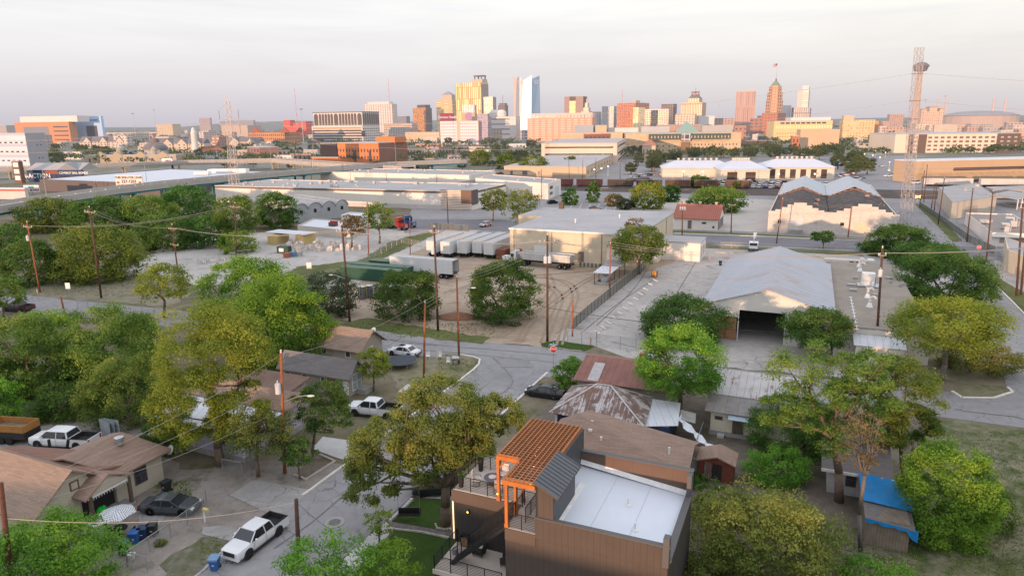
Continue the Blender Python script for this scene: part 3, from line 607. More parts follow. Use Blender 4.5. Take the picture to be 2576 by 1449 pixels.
# --- H3 grey roofed
T = gthing('grey_roofed_house', 'tan house with a dark grey shingle roof and big white corner window', 'house',-54,65)
gwall(T,-59.5,-49.0,63.4,66.2,2.7, SIDT,4.2, 'e'); groof(T,-59.5,-49.0,63.4,66.2,2.7,4.2, SH_GR, 'e',.4)
window(T, 'E',63.9,-49.0,.5,1.9,2.1, TRIMW, bars=1, pane=M('glass_pale',(.28,.33,.36),.15,.1,2))
for u in (-58.9,-56.2,-53.3): window(T, 'S', u,63.4,1.2,.95,.85, TRIMW)
part(T, 'boarded_window', GB().bx(-52.2,-51.2,63.3,63.4,1.0,2.2), M('plywood',(.26,.12,.06),.9,.2,3)); part(T, 'door', GB().bx(-49.9,-49.15,63.3,63.4,.2,2.3), TRIMW)
part(T, 'back_step', GB().bx(-49,-47.6,64.6,66.2,0,.6), CONG)
T = gthing('lean_to_roof', 'low brown roof patch behind the wooden pole beside the grey roofed house', 'roof',-57,57)
part(T, 'roof', slab(GB(),[(-60,54.9,2.9),(-51.5,54.9,2.9),(-51.5,59.5,3.6),(-60,59.5,3.6)]), M('roof_felt',(.16,.105,.085),.95,.3,.8)); part(T, 'wall', GB().bx(-59.5,-52,55.3,59.3,0,2.8), SIDT)
# --- H4 tan roofed
T = gthing('tan_roofed_house', 'tan shingle roofed cottage beside the parked white sedan', 'house',-57,74.5)
gwall(T,-63,-53.8,72.4,77.6,2.7, SIDT,4.6, 'e'); groof(T,-63,-53.8,72.4,77.6,2.7,4.6, SH_BR2, 'e',.55)
window(T, 'S',-60.3,72.4,1.2,.9,1.0, TRIMW); window(T, 'S',-56.3,72.4,1.2,.9,1.0, TRIMW); window(T, 'E',74.4,-53.8,1.2,.9,1.1, TRIMW)
# --- H5 rust red roof
T = gthing('rust_red_shed', 'long shed with a rust red sheet metal roof and a grey patch', 'shed',-19,77)
mb = GB(); slab(mb,[(-23.6,72.2,2.7),(-12.2,72.2,2.7),(-12.8,76.8,4.3),(-23.4,76.8,4.3)],.06); slab(mb,[(-12.8,76.8,4.3),(-12.2,81.2,3.0),(-23.8,81.2,3.0),(-23.4,76.8,4.3)],.06); part(T, 'roof', mb, M('rust_red_sheet',(.23,.105,.085),.65,.3,.7, kind='rust', k=(.5,.8,.60), col2=(.36,.27,.23)))
gwall(T,-23.2,-12.8,72.8,80.6,2.6, SIDT); part(T, 'chimney', GB().bx(-17.0,-16.3,77.6,78.2,3.8,5.0), M('brick_red',(.32,.12,.08),.9,.2,3))
part(T, 'roof_patch', slab(GB(),[(-21.9,72.4,2.82),(-20.6,72.4,2.82),(-20.6,75.6,3.95),(-21.9,75.6,3.95)],.02), M('patch_grey',(.40,.38,.38),.7,.2,2))
# --- H6 rusty hip roof
T = gthing('rusty_hip_roof_house', 'old house with a streaked rust and white hipped metal roof', 'house',-18,66)
mb = GB(); a, b, c_, d = (-22.9,62.3,2.7),(-12.9,62.3,2.7),(-13.6,69.6,2.9),(-22.9,69.6,2.9); p1, p2 = (-18.9,66.2,5.0),(-17.4,66.2,5.0)
slab(mb,[a, b, p2, p1],.06); slab(mb,[b, c_, p2],.06); slab(mb,[c_, d, p1, p2],.06); slab(mb,[d, a, p1],.06); part(T, 'roof', mb, RUST2); mb = GB()
for q1, q2 in ((a, p1),(b, p2),(c_, p2),(d, p1),(p1, p2)): mb.beam(Vector(q1)+UP*.04, Vector(q2)+UP*.04,.16,.06)
part(T, 'ridge_cap', mb, M('ridge_pale',(.46,.44,.43),.7,.3,2))
gwall(T,-22.2,-13.6,63,69,2.6, M('navy_wall',(.035,.05,.10),.7,.2,1)); part(T, 'porch_post', GB().bx(-22.4,-22.2,62.7,62.9,0,2.6), TRIMW)
part(T, 'back_roof', slab(GB(),[(-13.1,63.2,2.45),(-10.0,64.6,2.45),(-10.6,69.4,2.9),(-13.6,69.4,2.9)],.05), WMET)
gwall(T,-13.6,-10.8,63.9,69,2.4, MATS['navy_wall'], name='back_wall')
part(T, 'side_roof', slab(GB(),[(-10.2,66.6,2.3),(-8.6,66.6,2.1),(-8.8,68.4,2.4),(-10.4,68.4,2.6)],.05), M('grey_sheet',(.30,.29,.28),.7,.3,1))
SHEET = M('cloth_white',(.62,.64,.70),.9,.1,3)
mb = GB(); n_ = 10
for i in range(n_):
 def q(k, s): return (-10.3+k*.42+.15*math.sin(k*2+s),66.0-k*.35+s*(1.5-.05*k)-.1*math.sin(k),2.45-.12*k -.25*math.sin(k/n_*3.14)+.12*math.sin(k*1.9+s*3))
 mb.quad(q(i,0), q(i+1,0), q(i+1,1), q(i,1))
solo('tarpaulin', mb, SHEET, 'long white tarpaulin sagging off the back of the rusty roofed house', 'tarpaulin')
solo('hanging_sheet', GB().bx(-13.2,-11.9,63.0,63.06,1.0,2.1), SHEET, 'white sheet hung on a line against the navy back wall', 'sheet')
# --- H7 brown shingle
T = gthing('brown_shingle_house', 'brown shingle roofed house directly behind the modern dark house', 'house',-14,58)
mb = GB(); rz_ = 4.9
slab(mb,[(-21.3,54.6,2.6),(-17.2,54.6,2.6),(-17.6,60.6, rz_),(-21.3,60.2,2.75)] if False else [(-21.2,54.8,2.7),(-7.4,54.6,2.7),(-7.4,57.9,3.9),(-12.4,58.9,4.3),(-17.7,59.6, rz_),(-18.6,58.4, rz_)],.12)
slab(mb,[(-21.2,54.8,2.7),(-18.6,58.4, rz_),(-17.7,59.6, rz_),(-21.2,61.2,2.75)],.12)
slab(mb,[(-21.2,61.2,2.75),(-17.7,59.6, rz_),(-12.4,58.9,4.3),(-7.4,57.9,3.9),(-7.4,61.3,2.6)],.12)
part(T, 'roof', mb, SH_BR)
gwall(T,-20.6,-8.0,55.4,60.6,2.5, SIDC); part(T, 'door', GB().bx(-10.6,-9.8,55.3,55.4,.2,2.2), TRIMW)
part(T, 'rear_wing', GB().bx(-12.6,-8.2,54.2,55.4,0,2.35), SIDC); part(T, 'wing_door', GB().bx(-10.4,-9.6,54.1,54.2,.2,2.1), TRIMW)
for e_, n_, z_ in ((-17.2,57.9,4.4),(-17.0,56.8,4.0)): part(T, 'roof_vent', GB().bx(e_, e_+.35, n_, n_+.2, z_, z_+.22), TRIMW)
vent(T,-15.6,56.3,3.4,.12,.55, TRIMW, 'flue', False); vent(T,-9.4,56.4,3.3,.1,.7, TRIMW, 'flue', False)
# --- H8 cream little house
T = gthing('small_cream_house', 'small cream clapboard house with a barred door and rust streaked roof', 'house',-4,73)
gwall(T,-7.4,0.6,69.2,77.4,2.8, M('cream_board',(.60,.56,.45),.85,.1,.8, kind='stripe_v', k=(.42,1,.05,.25), streak=.2), z0=.45); part(T, 'foundation', GB().bx(-7.5,.7,69.1,77.4,0,.5), CONG)
part(T, 'roof', slab(GB(),[(-8.2,71.9,3.5),(1.2,71.9,3.5),(1.2,77.8,4.3),(-8.2,77.8,4.3)],.06), M('streaked_sheet',(.40,.385,.39),.6,.2,.8, kind='rust', k=(.35,.75,.53), col2=(.20,.115,.095)))
part(T, 'porch_roof', slab(GB(),[(-8.0,68.7,2.75),(1.0,68.7,2.75),(1.0,72.0,3.45),(-8.0,72.0,3.45)],.06), M('grey_old_sheet',(.21,.195,.19),.8,.3,1.2, kind='stripe_u', k=(1.2,1,.03,.6)))
part(T, 'barred_door', GB().bx(-5.2,-4.1,69.05,69.2,.5,2.7), M('door_bars',(.07,.05,.045),.7,.2,5, kind='stripe_u', k=(.14,1,.25,.8), col2=(.3,.25,.2)))
part(T, 'awning', slab(GB(),[(-5.6,68.2,2.35),(-3.6,68.2,2.35),(-3.6,69.2,2.75),(-5.6,69.2,2.75)],.05), M('awning_blue',(.33,.40,.47),.5,.2,2))
window(T, 'S',-7.0,69.2,1.75,.8,.4, TRIMB);
for k in (-6.6,-3.3): part(T, 'step', GB().bx(k, k+.7,68.5,69.1,.0,.3), CONW)
# --- H9 red shed
REDW = M('red_boards',(.17,.055,.035),.85,.3,2, kind='stripe_v', k=(.2,1,.12,.5), streak=.4)
T = gthing('red_shed', 'small red board shed with an open doorway and brown shingle roof', 'shed',-5.6,60.2)
gwall(T,-7.2,-4.1,59.2,61.6,1.95, REDW,2.5, 'n', off=.1); groof(T,-7.2,-4.1,59.2,61.6,1.95,2.5, SH_BR, 'n',.2, off=.1)
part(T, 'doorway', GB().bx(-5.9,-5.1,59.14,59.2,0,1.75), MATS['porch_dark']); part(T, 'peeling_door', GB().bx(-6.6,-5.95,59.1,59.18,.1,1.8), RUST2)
T = gthing('tin_lean_to', 'tiny grey tin lean-to between the brown house and red shed', 'shed',-7.4,61.5); part(T, 'wall', GB().bx(-8.1,-7.3,59.8,61,0,1.6), M('tin',(.40,.43,.46),.5,.3,2, streak=.5)); part(T, 'roof', slab(GB(),[(-8.3,59.6,1.65),(-7.2,59.6,1.65),(-7.2,61.8,1.95),(-8.3,61.8,1.95)],.04), RUST2)
# --- H10 white shack, H11 tarp shed
T = gthing('white_shack', 'white painted shack with a dark grey roof under the bare trees', 'house',6,63)
gwall(T,3.7,8.2,61.1,65.6,2.4, M('white_board',(.50,.48,.49),.85,.2,.8, kind='stripe_v', k=(.25,1,.06,.3), streak=.5)); part(T, 'roof', slab(GB(),[(3.1,60.5,2.5),(8.7,60.5,2.5),(8.7,66.2,3.6),(3.1,66.2,3.6)],.15), SH_GR)
window(T, 'S',5.1,61.1,.9,.85,1.3, TRIMB); window(T, 'S',6.9,61.1,1.5,.95,.7, TRIMB); part(T, 'fascia', GB().bx(3.1,8.7,60.4,60.5,2.25,2.5), TRIMW)
T = gthing('plank_shed', 'weathered plank shed half covered by a blue tarpaulin', 'shed',7.6,56)
gwall(T,6.3,9.2,53.8,59.8,2.3, WOOD); part(T, 'roof', slab(GB(),[(6.1,53.6,2.35),(9.5,53.4,2.1),(9.5,60.2,2.3),(6.1,60.2,2.55)],.08), SH_GR)
BLUET = M('blue_tarp',(.012,.20,.50),.45,.15,1.2, bump=.5)
mb = GB()
for i in range(8):
 for j in range(6):
  def q(a, b): return (6.0+a*.46,55.9+b*.78,2.56-a*.033+b*.012+.06*math.sin(a*2.1+b)*math.sin(b*1.7)+.03)
  mb.quad(q(i, j), q(i+1, j), q(i+1, j+1), q(i, j+1))
solo('tarpaulin', mb, BLUET, 'bright blue tarpaulin draped over the plank shed roof', 'tarpaulin'); mb = MB(GM)
for i in range(9):
 def q(a, s): return (6.1+a*.4,53.45-.05*math.sin(a*3),2.42-a*.03-s*(.28+.1*math.sin(a*2.3)+(a > 7)*.6))
 mb.quad(q(i,0), q(i+1,0), q(i+1,1), q(i,1))
solo('tarpaulin', mb, BLUET, 'torn blue tarpaulin strip hanging off the front edge of the plank shed', 'tarpaulin')
# ------------------------------------------------------------------ modern dark house (frame of its own, origin at the front left wall corner)
OE, ON = None, None
_o = Vector((-.62,38.81,0)); OE, ON = _o.dot(E1), _o.dot(E2)
HM = Matrix.Translation((_o.x, _o.y,0)) @ GM
def HB(): return MB(HM)
BRN = M('brown_board_batten',(.085,.066,.056),.8,.12,.5, kind='stripe_u', k=(.405,1,.06,.45))
BRNP = M('brown_panel',(.10,.076,.062),.8,.1,.5)
CHR = M('charcoal_board',(.045,.040,.037),.8,.15,.6, kind='stripe_u', k=(.405,1,.06,.5))
SEAM = M('seam_metal',(.105,.11,.125),.45,.1,.6, metal=.3, kind='stripe_u', k=(.40,1,.07,.8))
CAP = M('cap_flashing',(.10,.098,.10),.6,.1,2)
ROOFW = M('membrane_roof',(.56,.60,.67),.6,.05,.35, bump=.1, streak=.05)
DECKF = M('deck_floor',(.50,.44,.39),.9,.08,1)
CEDAR = M('cedar',(.46,.15,.035),.6,.2,2, kind='stripe_v', k=(.09,1,.15,.2)); CEDARD = M('cedar_lattice',(.30,.115,.045),.7,.25,2)
T = thing('modern_house', 'modern brown board and batten house with white flat roof and roof deck', 'house', tuple(_o))
mb = HB(); mb.bx(0,10.3,0,8.6,0,6.78); part(T, 'wall', mb, BRN)
part(T, 'side_wall', HB().bx(10.3,10.34,.1,8.6,0,6.9), CHR)
part(T, 'deck_block', HB().bx(-5.3,-.002,2.95,8.4,0,6.7), CHR)
mb = HB(); mb.bx(-5.42,0,2.86,2.95,6.05,6.96); mb.bx(-5.42,-5.3,2.95,8.4,6.05,6.96); part(T, 'deck_fascia', mb, BRNP)
part(T, 'deck_floor', HB().bx(-5.3,0,2.95,8.4,6.705,7.0), DECKF); part(T, 'landing_floor', HB().bx(0.003,2.1,.02,8.6,6.785,7.0), DECKF)
part(T, 'landing_fascia', HB().bx(0,2.1,-.06,0,6.15,6.98), BRNP)
mb = HB(); mb.bx(2.1,10.3,-.08,.18,6.79,8.2); part(T, 'front_parapet', mb, BRNP if False else BRN)
mb = HB(); mb.bx(2.05,10.42,-.12,.22,8.2,8.28); mb.bx(2.05,10.42,8.3,8.68,8.8,8.88); mb.bx(10.02,10.46,.3,8.3,7.18,7.28); part(T, 'parapet_cap', mb, CAP)
part(T, 'corner_fin', HB().bx(10.0,10.36,-.1,.45,6.9,8.75), CAP)
part(T, 'back_parapet', HB().bx(2.1,10.36,8.4,8.62,6.79,8.8), M('brown_shade',(.13,.085,.065),.8,.1,.5, kind='stripe_u', k=(1.4,1,.02,.3))); part(T, 'back_corner_fin', HB().bx(10.1,10.4,7.6,8.4,7.28,8.79), CAP)
part(T, 'side_curb', HB().bx(10.05,10.4,.45,8.4,6.9,7.18), DECKF)
mb = HB(); mb.add([(2.1,.18,7.75),(10.05,.18,6.98),(10.05,8.4,6.98),(2.1,8.4,7.75),(2.1,.18,6.8),(10.05,.18,6.8),(10.05,8.4,6.8),(2.1,8.4,6.8)],[[0,1,2,3],[0,4,5,1],[1,5,6,2],[2,6,7,3],[3,7,4,0]]); part(T, 'roof', mb, ROOFW)
mb = HB(); mb.add([(2.1,8.15,7.95),(10.05,8.15,7.0),(10.05,8.39,7.3),(2.1,8.39,8.2)],[[0,1,2,3]]); mb.add([(3.1,.2,7.66),(3.5,.2,7.63),(3.5,6,7.63),(3.1,6,7.66),(3.1,.2,7.75),(3.1,6,7.75)],[[1,2,5,4]])
part(T, 'roof_flashing', mb, M('flashing_white',(.66,.66,.66),.6,.25,1.2))
mb = HB()
for e_ in (5.2,7.6): mb.add([(e_,.2,7.756-(e_ -2.1)*.0969+.004),(e_+.03,.2,7.756-(e_ -2.1)*.0969+.002),(e_+.03,8.3,7.756-(e_ -2.1)*.0969+.002),(e_,8.3,7.756-(e_ -2.1)*.0969+.004)],[[0,1,2,3]])
part(T, 'roof_seam', mb, M('seam_line',(.40,.42,.46),.8))
for e_, n_ in ((6.75,5.0),(7.8,2.5)): z_ = 7.756-(e_ -2.1)*.0969; part(T, 'vent_pipe', HB().lathe((e_, n_, z_),[(.2,0),(.19,.03),(.06,.12),(.055,.55),(.01,.55)],12), TRIMW)
# stair tower with the sloping seamed roof
mb = HB(); mb.extr([(2.1,.03,8.205),(3.25,.03,8.205),(3.25,.03,9.95),(2.1,.03,10.5)],(0,.12,0)); mb.bx(2.1,3.25,-.03,.03,6.98,8.2); part(T, 'tower_front', mb, BRN)
mb = HB(); mb.extr([(2.1,.03,7.0),(2.1,.03,10.4),(2.1,4.3,10.4),(2.1,4.3,7.0)],(.12,0,0)); mb.bx(3.1,3.25,.15,4.3,7.0,9.9); mb.bx(2.22,3.25,4.18,4.3,7,9.9); part(T, 'tower_side', mb, M('seam_wall',(.085,.09,.10),.5,.1,.6, metal=.3, kind='stripe_u', k=(.36,1,.07,.8)))
mb = HB(); slab(mb,[(2.0,-.12,10.62),(3.62,-.12,9.82),(3.62,4.45,9.82),(2.0,4.45,10.62)],.1); R1_ = part(T, 'tower_roof', mb, BRNP)
mb = HB()
for i in range(12): a =-.1+i*.4; mb.extr([(2.0, a,10.63),(3.62, a,9.83),(3.62, a,9.87),(2.0, a,10.67)],(0,.035,0))
slab(mb,[(2.0,-.12,10.635),(3.62,-.12,9.835),(3.62,4.45,9.835),(2.0,4.45,10.635)],.012); part(T, 'seam_ribs', mb, SEAM)
mb = HB(); mb.bx(2.3,2.42,4.3,8.9,7.0,10.35); part(T, 'screen_wall', mb, MATS['seam_wall'])
f = HB(); f.bx(6.75,7.75,-.14,-.0,5.05,5.2); part(T, 'window_head', f, BRNP); f = HB(); f.bx(6.85,7.65,-.09,.0,3.4,5.05); o = part(T, 'window', f, BLACKM); f = HB(); f.bx(6.93,7.57,-.11,-.09,3.5,4.98); part(o, 'pane', f, GLASS)
part(T, 'patio_slab', HB().bx(-5.2,-.01,-.5,2.95,2.55,2.85), DECKF); part(T, 'patio_base', HB().bx(-5.1,-.01,-.4,2.9,0,2.54), CHR)
# railings
def railing(pts, z0, label=None, h=1.07, nb=8, z1=None, parent=None):
 mb = HB(); P = [Vector(p) for p in pts]
 for a, b in zip(P, P[1:]):
  L = (b -a).length; n = max(1, round(L/1.25))
  for i in range(n+1): q = a.lerp(b, i/n); mb.box((q.x, q.y, q.z+h/2),(.05,.05, h))
  for k in range(nb+1): zz = .12+(h -.14)*k/nb; mb.beam(a+UP*zz, b+UP*zz,.045 if k == nb else .02,.045 if k == nb else .02)
 return part(parent or T, 'railing', mb, BLACKM)
railing([(-.05,3.0,7),(-5.25,3.0,7),(-5.25,6.4,7),(-1.5,6.4,7)],7); railing([(0.15,.1,7),(2.05,.1,7)],7); railing([(.15,.15,7),(.15,2.6,7)],7); railing([(1.0,1.0,7),(1.0,2.9,7),(.15,2.9,7)],7)
railing([(-5.1,2.9,2.85),(-5.1,-.4,2.85),(-.1,-.4,2.85)],2.85); railing([(-4.3,.45,2.85),(-.05,.45,7.0)],0); railing([(-4.3,1.45,2.85),(-.05,1.45,7.0)],0)
mb = HB()
for y_ in (.42,1.42): mb.extr([(-4.45, y_,2.86),(-4.1, y_,2.86),(0, y_,6.7),(0, y_,6.98)],(0,.06,0))
for i in range(16): mb.bx(-4.3+i*.265,-4.02+i*.265,.48,1.42,2.98+i*.26,3.02+i*.26)
part(T, 'stairs', mb, BLACKM)
LAMP = M('lamp_glow',(1,.36,.08),.5,0,1, emis=9.0)
def wall_lamp(x, y, z): o = part(T, 'wall_lamp', HB().lathe((x, y, z),[(.03,-.2),(.1,-.18),(.1,.02),(.03,.12)],10), BLACKM); part(o, 'bulb', HB().lathe((x, y -.02, z -.03),[(.01,-.12),(.085,-.06),(.085,.04),(.01,.06)],10), LAMP)
wall_lamp(-4.1,2.82,5.6); wall_lamp(-1.75,2.8,7.55);
mb = HB(); mb.bx(-5.36,-5.3,2.84,2.92,3.1,6.1); part(T, 'light_strip', mb, M('strip_glow',(1,.72,.42),.5,0,1, emis=1.6))
# pergola
P = thing('pergola', 'orange cedar pergola with a dense lattice top over the roof deck', 'pergola', tuple(_o+UP*7))
mb = HB()
for i in range(20):
 y = 8.75-i*.315
 mb.bx(-1.68,2.25, y, y+.045,10.36,10.5)
for i in range(9): y = 2.6-i*.315; mb.bx(.05-(y > 2.0)*.2,2.1, y, y+.045,10.36,10.5)
part(P, 'rafters', mb, CEDARD, root=P)
mb = HB()
for i in range(13): x =-1.6+i*.318; mb.bx(x, x+.04,(2.75 if x <-.05 else -.25) if x < 2.12 else 4.5,8.95,10.505,10.55)
part(P, 'lattice_slats', mb, M('cedar_slat',(.38,.20,.11),.7,.2,2), root=P)
mb = HB(); mb.bx(-1.8,-.1,2.7,2.86,10.08,10.36); mb.bx(-1.8,-1.66,2.86,8.9,10.08,10.36); mb.bx(-.12,2.08,-.1,.06,10.08,10.36); mb.bx(-.12,.04,.06,2.7,10.08,10.36); mb.bx(-1.66,2.25,8.78,8.92,10.08,10.36); mb.bx(2.14,2.28,4.5,8.9,10.06,10.5) ; part(P, 'beam', mb, CEDAR, root=P)
for x, y in ((-1.7,2.82),(.08,.12),(.08,1.6),(-.1,3.3),(-1.7,8.7)):
 mb = HB(); mb.bx(x -.1, x+.1, y -.1, y+.1,7.0,10.08); mb.bx(x -.13, x+.13, y -.13, y+.13,7.0,7.25); mb.bx(x -.13, x+.13, y -.13, y+.13,9.85,10.07); part(P, 'post', mb, CEDAR, root=P)
mb = HB(); mb.beam((-1.6,2.8,9.5),(-1.05,2.8,10.1),.1); mb.beam((-1.7,2.95,9.5),(-1.7,3.6,10.1),.1); part(P, 'brace', mb, CEDAR, root=P)
rnd_ = random.Random(3)
L_ = thing('string_lights', 'string of tiny warm bulbs woven under the pergola lattice', 'string lights', tuple(_o+UP*10))
mb = HB(); mb.path([(-.5,8.2,10.3),(-.2,6.5,10.2),(0,5,10.2),(.4,3,10.25),(.9,1,10.2),(1.7,.3,10.2)],.012,5); part(L_, 'cable', mb, BLACKM)
mb = HB()
for i in range(12): t_ = i/11; mb.ell((-.5+2.1*t_+rnd_.uniform(-.1,.1),8.2-7.8*t_,10.18),(.045,.045,.055),8,5)
part(L_, 'bulbs', mb, LAMP)
# deck furniture
CUSH = M('cushion',(.55,.49,.46),.9,.1,3); WICK = M('wicker',(.035,.03,.028),.8,.3,8)
def hthing(name, label, cat, x, y, z, rz=0, group=None):
 p = HM @ Vector((x, y, z)); return thing(name, label, cat, tuple(p), rz+TH, group)
def chair_parts(T, arm=True, seat=.42, back=.95):   # local coords: faces -y
 lm = lambda: MB()
 o = link('frame', None, None) if False else None
 mb = MB()
 for sx_ in (-.3,.3):
  mb.path([(sx_,-.32,.02),(sx_,0,.0),(sx_,.34,.06)],.018,6); mb.path([(sx_,-.22,.02),(sx_,-.25,.62),(sx_,.2,.62),(sx_,.26, back)],.016,6); mb.tube((sx_,.2,.05),(sx_,.2,.62),.014)
 link('frame', mb.mesh('frame'), BLACKM, T)
 link('seat', MB().box((0,-.02, seat),(.54,.52,.08)).mesh('seat'), CUSH, T); link('backrest', MB().box((0,.26, seat+.33),(.54,.08,.62), ux=Vector((1,0,0)), uy=Vector((0,.97,-.22))).mesh('backrest'), CUSH, T)
for (x, y, r, lb) in ((-2.5,5.6,.1, 'cushioned rocking chair behind the fire pit, facing the stairs'),(-4.0,4.1,1.9, 'metal rocking chair on the left of the fire pit'),(-2.2,3.8,3.6, 'metal rocking chair in front of the fire pit, back to the camera'),(-1.6,5.0,-.9, 'rocking chair right of the fire pit under the pergola edge')):
 c = hthing('rocking_chair', lb, 'chair', x, y,7.0, r, 'chairs around the fire pit'); chair_parts(c)
c = hthing('fire_pit_table', 'round dark fire pit table with a pale centre on the deck', 'table',-3.0,4.6,7.0)
link('base', MB().lathe((0,0,0),[(.3,0),(.3,.35),(.2,.5)],16).mesh('base'), WICK, c); link('tabletop', MB().lathe((0,0,.5),[(.62,0),(.62,.06),(.3,.07)],28).mesh('tabletop'), M('slate_top',(.10,.105,.13),.5,.2,4, obj=True), c); link('burner', MB().lathe((0,0,.58),[(.28,0),(.28,.02),(.01,.02)],20).mesh('burner'), CUSH, c)
def planter(x, y, z, lb, h=.8, r=.24):
 c = hthing('planter', lb, 'planter', x, y, z); link('pot', MB().lathe((0,0,0),[(r*.7,0),(r, h),(r*.85, h),(r*.8, h -.06)],4).mesh('pot'), WICK, c)
 me, _ = crown_mesh('plant',[((0,0,0),(.38,.38,.25))],12,40,.05, int(x*10) % 97+5); link('plant', me, LEAF['dark'], c,(0,0, h+.18))
planter(-4.9,3.4,7, 'tall brown planter at the near left deck corner'); planter(-4.6,6.0,7, 'tall dark planter at the back left deck corner',1.0)
def armchair(x, y, z, r, lb):
 c = hthing('wicker_armchair', lb, 'armchair', x, y, z, r, 'dark wicker armchairs on the terraces')
 mb = MB(); mb.box((0,.34,.55),(.8,.08,.55)); mb.box((-.37,0,.45),(.07,.7,.5)); mb.box((.37,0,.45),(.07,.7,.5)); mb.box((0,0,.22),(.72,.68,.08))
 for a in (-.33,.33):
  for b in (-.3,.3): mb.box((a, b,.1),(.05,.05,.2))
 link('frame', mb.mesh('frame'), WICK, c); link('seat_cushion', MB().box((0,-.02,.33),(.64,.6,.14)).mesh('seat_cushion'), WICK, c); link('pillow', MB().box((0,.2,.6),(.42,.14,.4), ux=Vector((1,0,0)), uy=Vector((0,.95,-.3))).mesh('pillow'), TRIMW, c)
armchair(-.8,1.9,2.85,-1.4, 'dark wicker armchair with white pillow beside the lower stairs'); armchair(-3.0,2.2,2.85,0, 'dark armchair with silver pillow on the lower terrace by the wall'); armchair(1.3,4.6,7,-.3, 'dark armchair on the landing behind the pergola posts')
c = hthing('firewood_rack', 'black firewood rack full of split logs on the lower terrace', 'rack',-4.35,2.7,2.85)
mb = MB(); mb.box((0,0,.04),(.55,.3,.04)); mb.box((0,0,.9),(.55,.3,.04)); mb.box((-.27,0,.47),(.04,.3,.86)); mb.box((.27,0,.47),(.04,.3,.86)); link('frame', mb.mesh('frame'), BLACKM, c)
mb = MB()
for i in range(5):
 for j in range(6): mb.tube((-.2+i*.1,-.14,.11+j*.1),(-.2+i*.1,.14,.11+j*.1),.045, n=7)
link('logs', mb.mesh('logs'), M('cut_logs',(.42,.25,.14),.9,.3,6, obj=True), c)
c = hthing('bucket', 'small grey metal bucket at the top of the terrace corner', 'bucket',-4.6,1.6,2.85); link('body', MB().lathe((0,0,0),[(.16,0),(.2,.42),(.17,.42),(.16,.38)],14).mesh('body'), M('zinc',(.25,.25,.26),.5,.2,5, obj=True), c)
# bench swing hanging under the oak, stone ring round the trunk
def stones(name, pts, label, r=.1, mat=None):
 mb = MB(); g_ = random.Random(len(pts)*7)
 for a, b in zip(pts, pts[1:]):
  n = max(1, int((b -a).length/(r*2.2)))
  for i in range(n):
   q = a.lerp(b, i/n); mb.box((q.x, q.y,.06+r*.5),(r*2.1*g_.uniform(.8,1.1), r*1.6, r*1.6*g_.uniform(.8,1.1)), g_.uniform(-.3,.3)+math.atan2((b -a).y,(b -a).x))
 return solo(name, mb, mat or M('border_stone',(.46,.42,.38),.9,.3,2), label, 'stone border')
stones('stone_edging',[G(742,1196), G(770,1208), G(842,1162), G(800,1143)], 'pale stone border around the bare planting bed by the kerb')
stones('stone_edging',[G(984,1311), G(1040,1256)], 'rounded white stones lining the lawn along the street',.16, CONW)
stones('stone_edging',[G(1096,1321), G(1100,1330), G(1118,1334), G(1140,1332)], 'curved pale brick ring at the foot of the oak',.09)
stones('stone_edging',[G(990,1332), G(1060,1340), G(1136,1356)], 'low pale stone edge between the lawn and slate path',.09)
c = thing('bench_swing', 'black bench swing hanging on chains over the lawn', 'swing', tuple(G(1030,1300)))
gs = G(1030,1306); mb = MB(); mb.box((gs.x, gs.y,.5),(1.9,.5,.08)); mb.box((gs.x, gs.y+.25,.75),(1.9,.06,.4)); part(c, 'seat', mb, BLACKM)
for s_ in (-.9,.9): part(c, 'chain', MB().tube((gs.x+s_, gs.y,.55),(gs.x+s_*.98, gs.y+.1,5.2),.02), STEEL)
# ------------------------------------------------------------------ mid-distance buildings
WHW = M('white_wall',(.70,.655,.61),.8,.1,.12, streak=.15); CRW = M('cream_wall',(.58,.50,.38),.85,.1,.15, streak=.2)
RFG = M('roof_grey',(.35,.34,.345),.85,.15,.12); RFW = M('roof_white',(.56,.585,.64),.7,.08,.2); RFD = M('roof_dark',(.16,.15,.155),.9,.2,.2)
BAND = M('brown_band',(.17,.13,.12),.8,.1,.2); DOORG = M('door_grey',(.42,.40,.38),.7,.1,1); OPEN = M('opening_dark',(.03,.027,.026),.9,.1,1)
def pbox(name, label, cat, A, B, Cc, z, wall, roof=None, par=.35, group=None, z0=0):
 """box from three top corners seen in the survey (left, near, right) at height z"""
 a, b, c = G(*A, z), G(*B, z), G(*Cc, z); a.z = b.z = c.z = 0; d = a+(c -b)
 T = thing(name, label, cat, tuple(b), group=group); P = [a, b, c, d]
 mb = MB(); mb.prism(P, z0, z -par); part(T, 'wall', mb, wall)
 mb = MB(); cen = (a+c)/2
 for i in range(4):
  p, q = P[i], P[(i+1) % 4]; pi, qi = p+(cen -p).normalized()*.45, q+(cen -q).normalized()*.45
  mb.extr([p+UP*(z -par+.003), q+UP*(z -par+.003), qi+UP*(z -par+.003), pi+UP*(z -par+.003)], UP*(par -.003))
 part(T, 'parapet', mb, wall if roof is None else roof if par < .2 else wall)
 mb = MB(); I = [p+(cen -p).normalized()*.5 for p in P]; mb.quad(*[q+UP*(z -par+.04) for q in I]); mb.f = [f[::-1] for f in mb.f] if (I[1]-I[0]).cross(I[2]-I[1]).z < 0 else mb.f
 part(T, 'roof', mb, roof or RFG); return T, a, b, c
def onwall(T, a, b, s0, s1, z0, z1, mat, name, d=.06, label=None):
 """flat panel on wall a->b between fractions s0,s1"""
 a, b = Vector(a), Vector(b); n = Vector(((b -a).y,-(b -a).x,0)).normalized();
 if n.dot(_C -(a+b)/2) < 0: n =-n
 p, q = a.lerp(b, s0), a.lerp(b, s1); mb = MB(); mb.extr([p+UP*z0, q+UP*z0, q+UP*z1, p+UP*z1], n*d); return part(T, name, mb, mat, label=label)
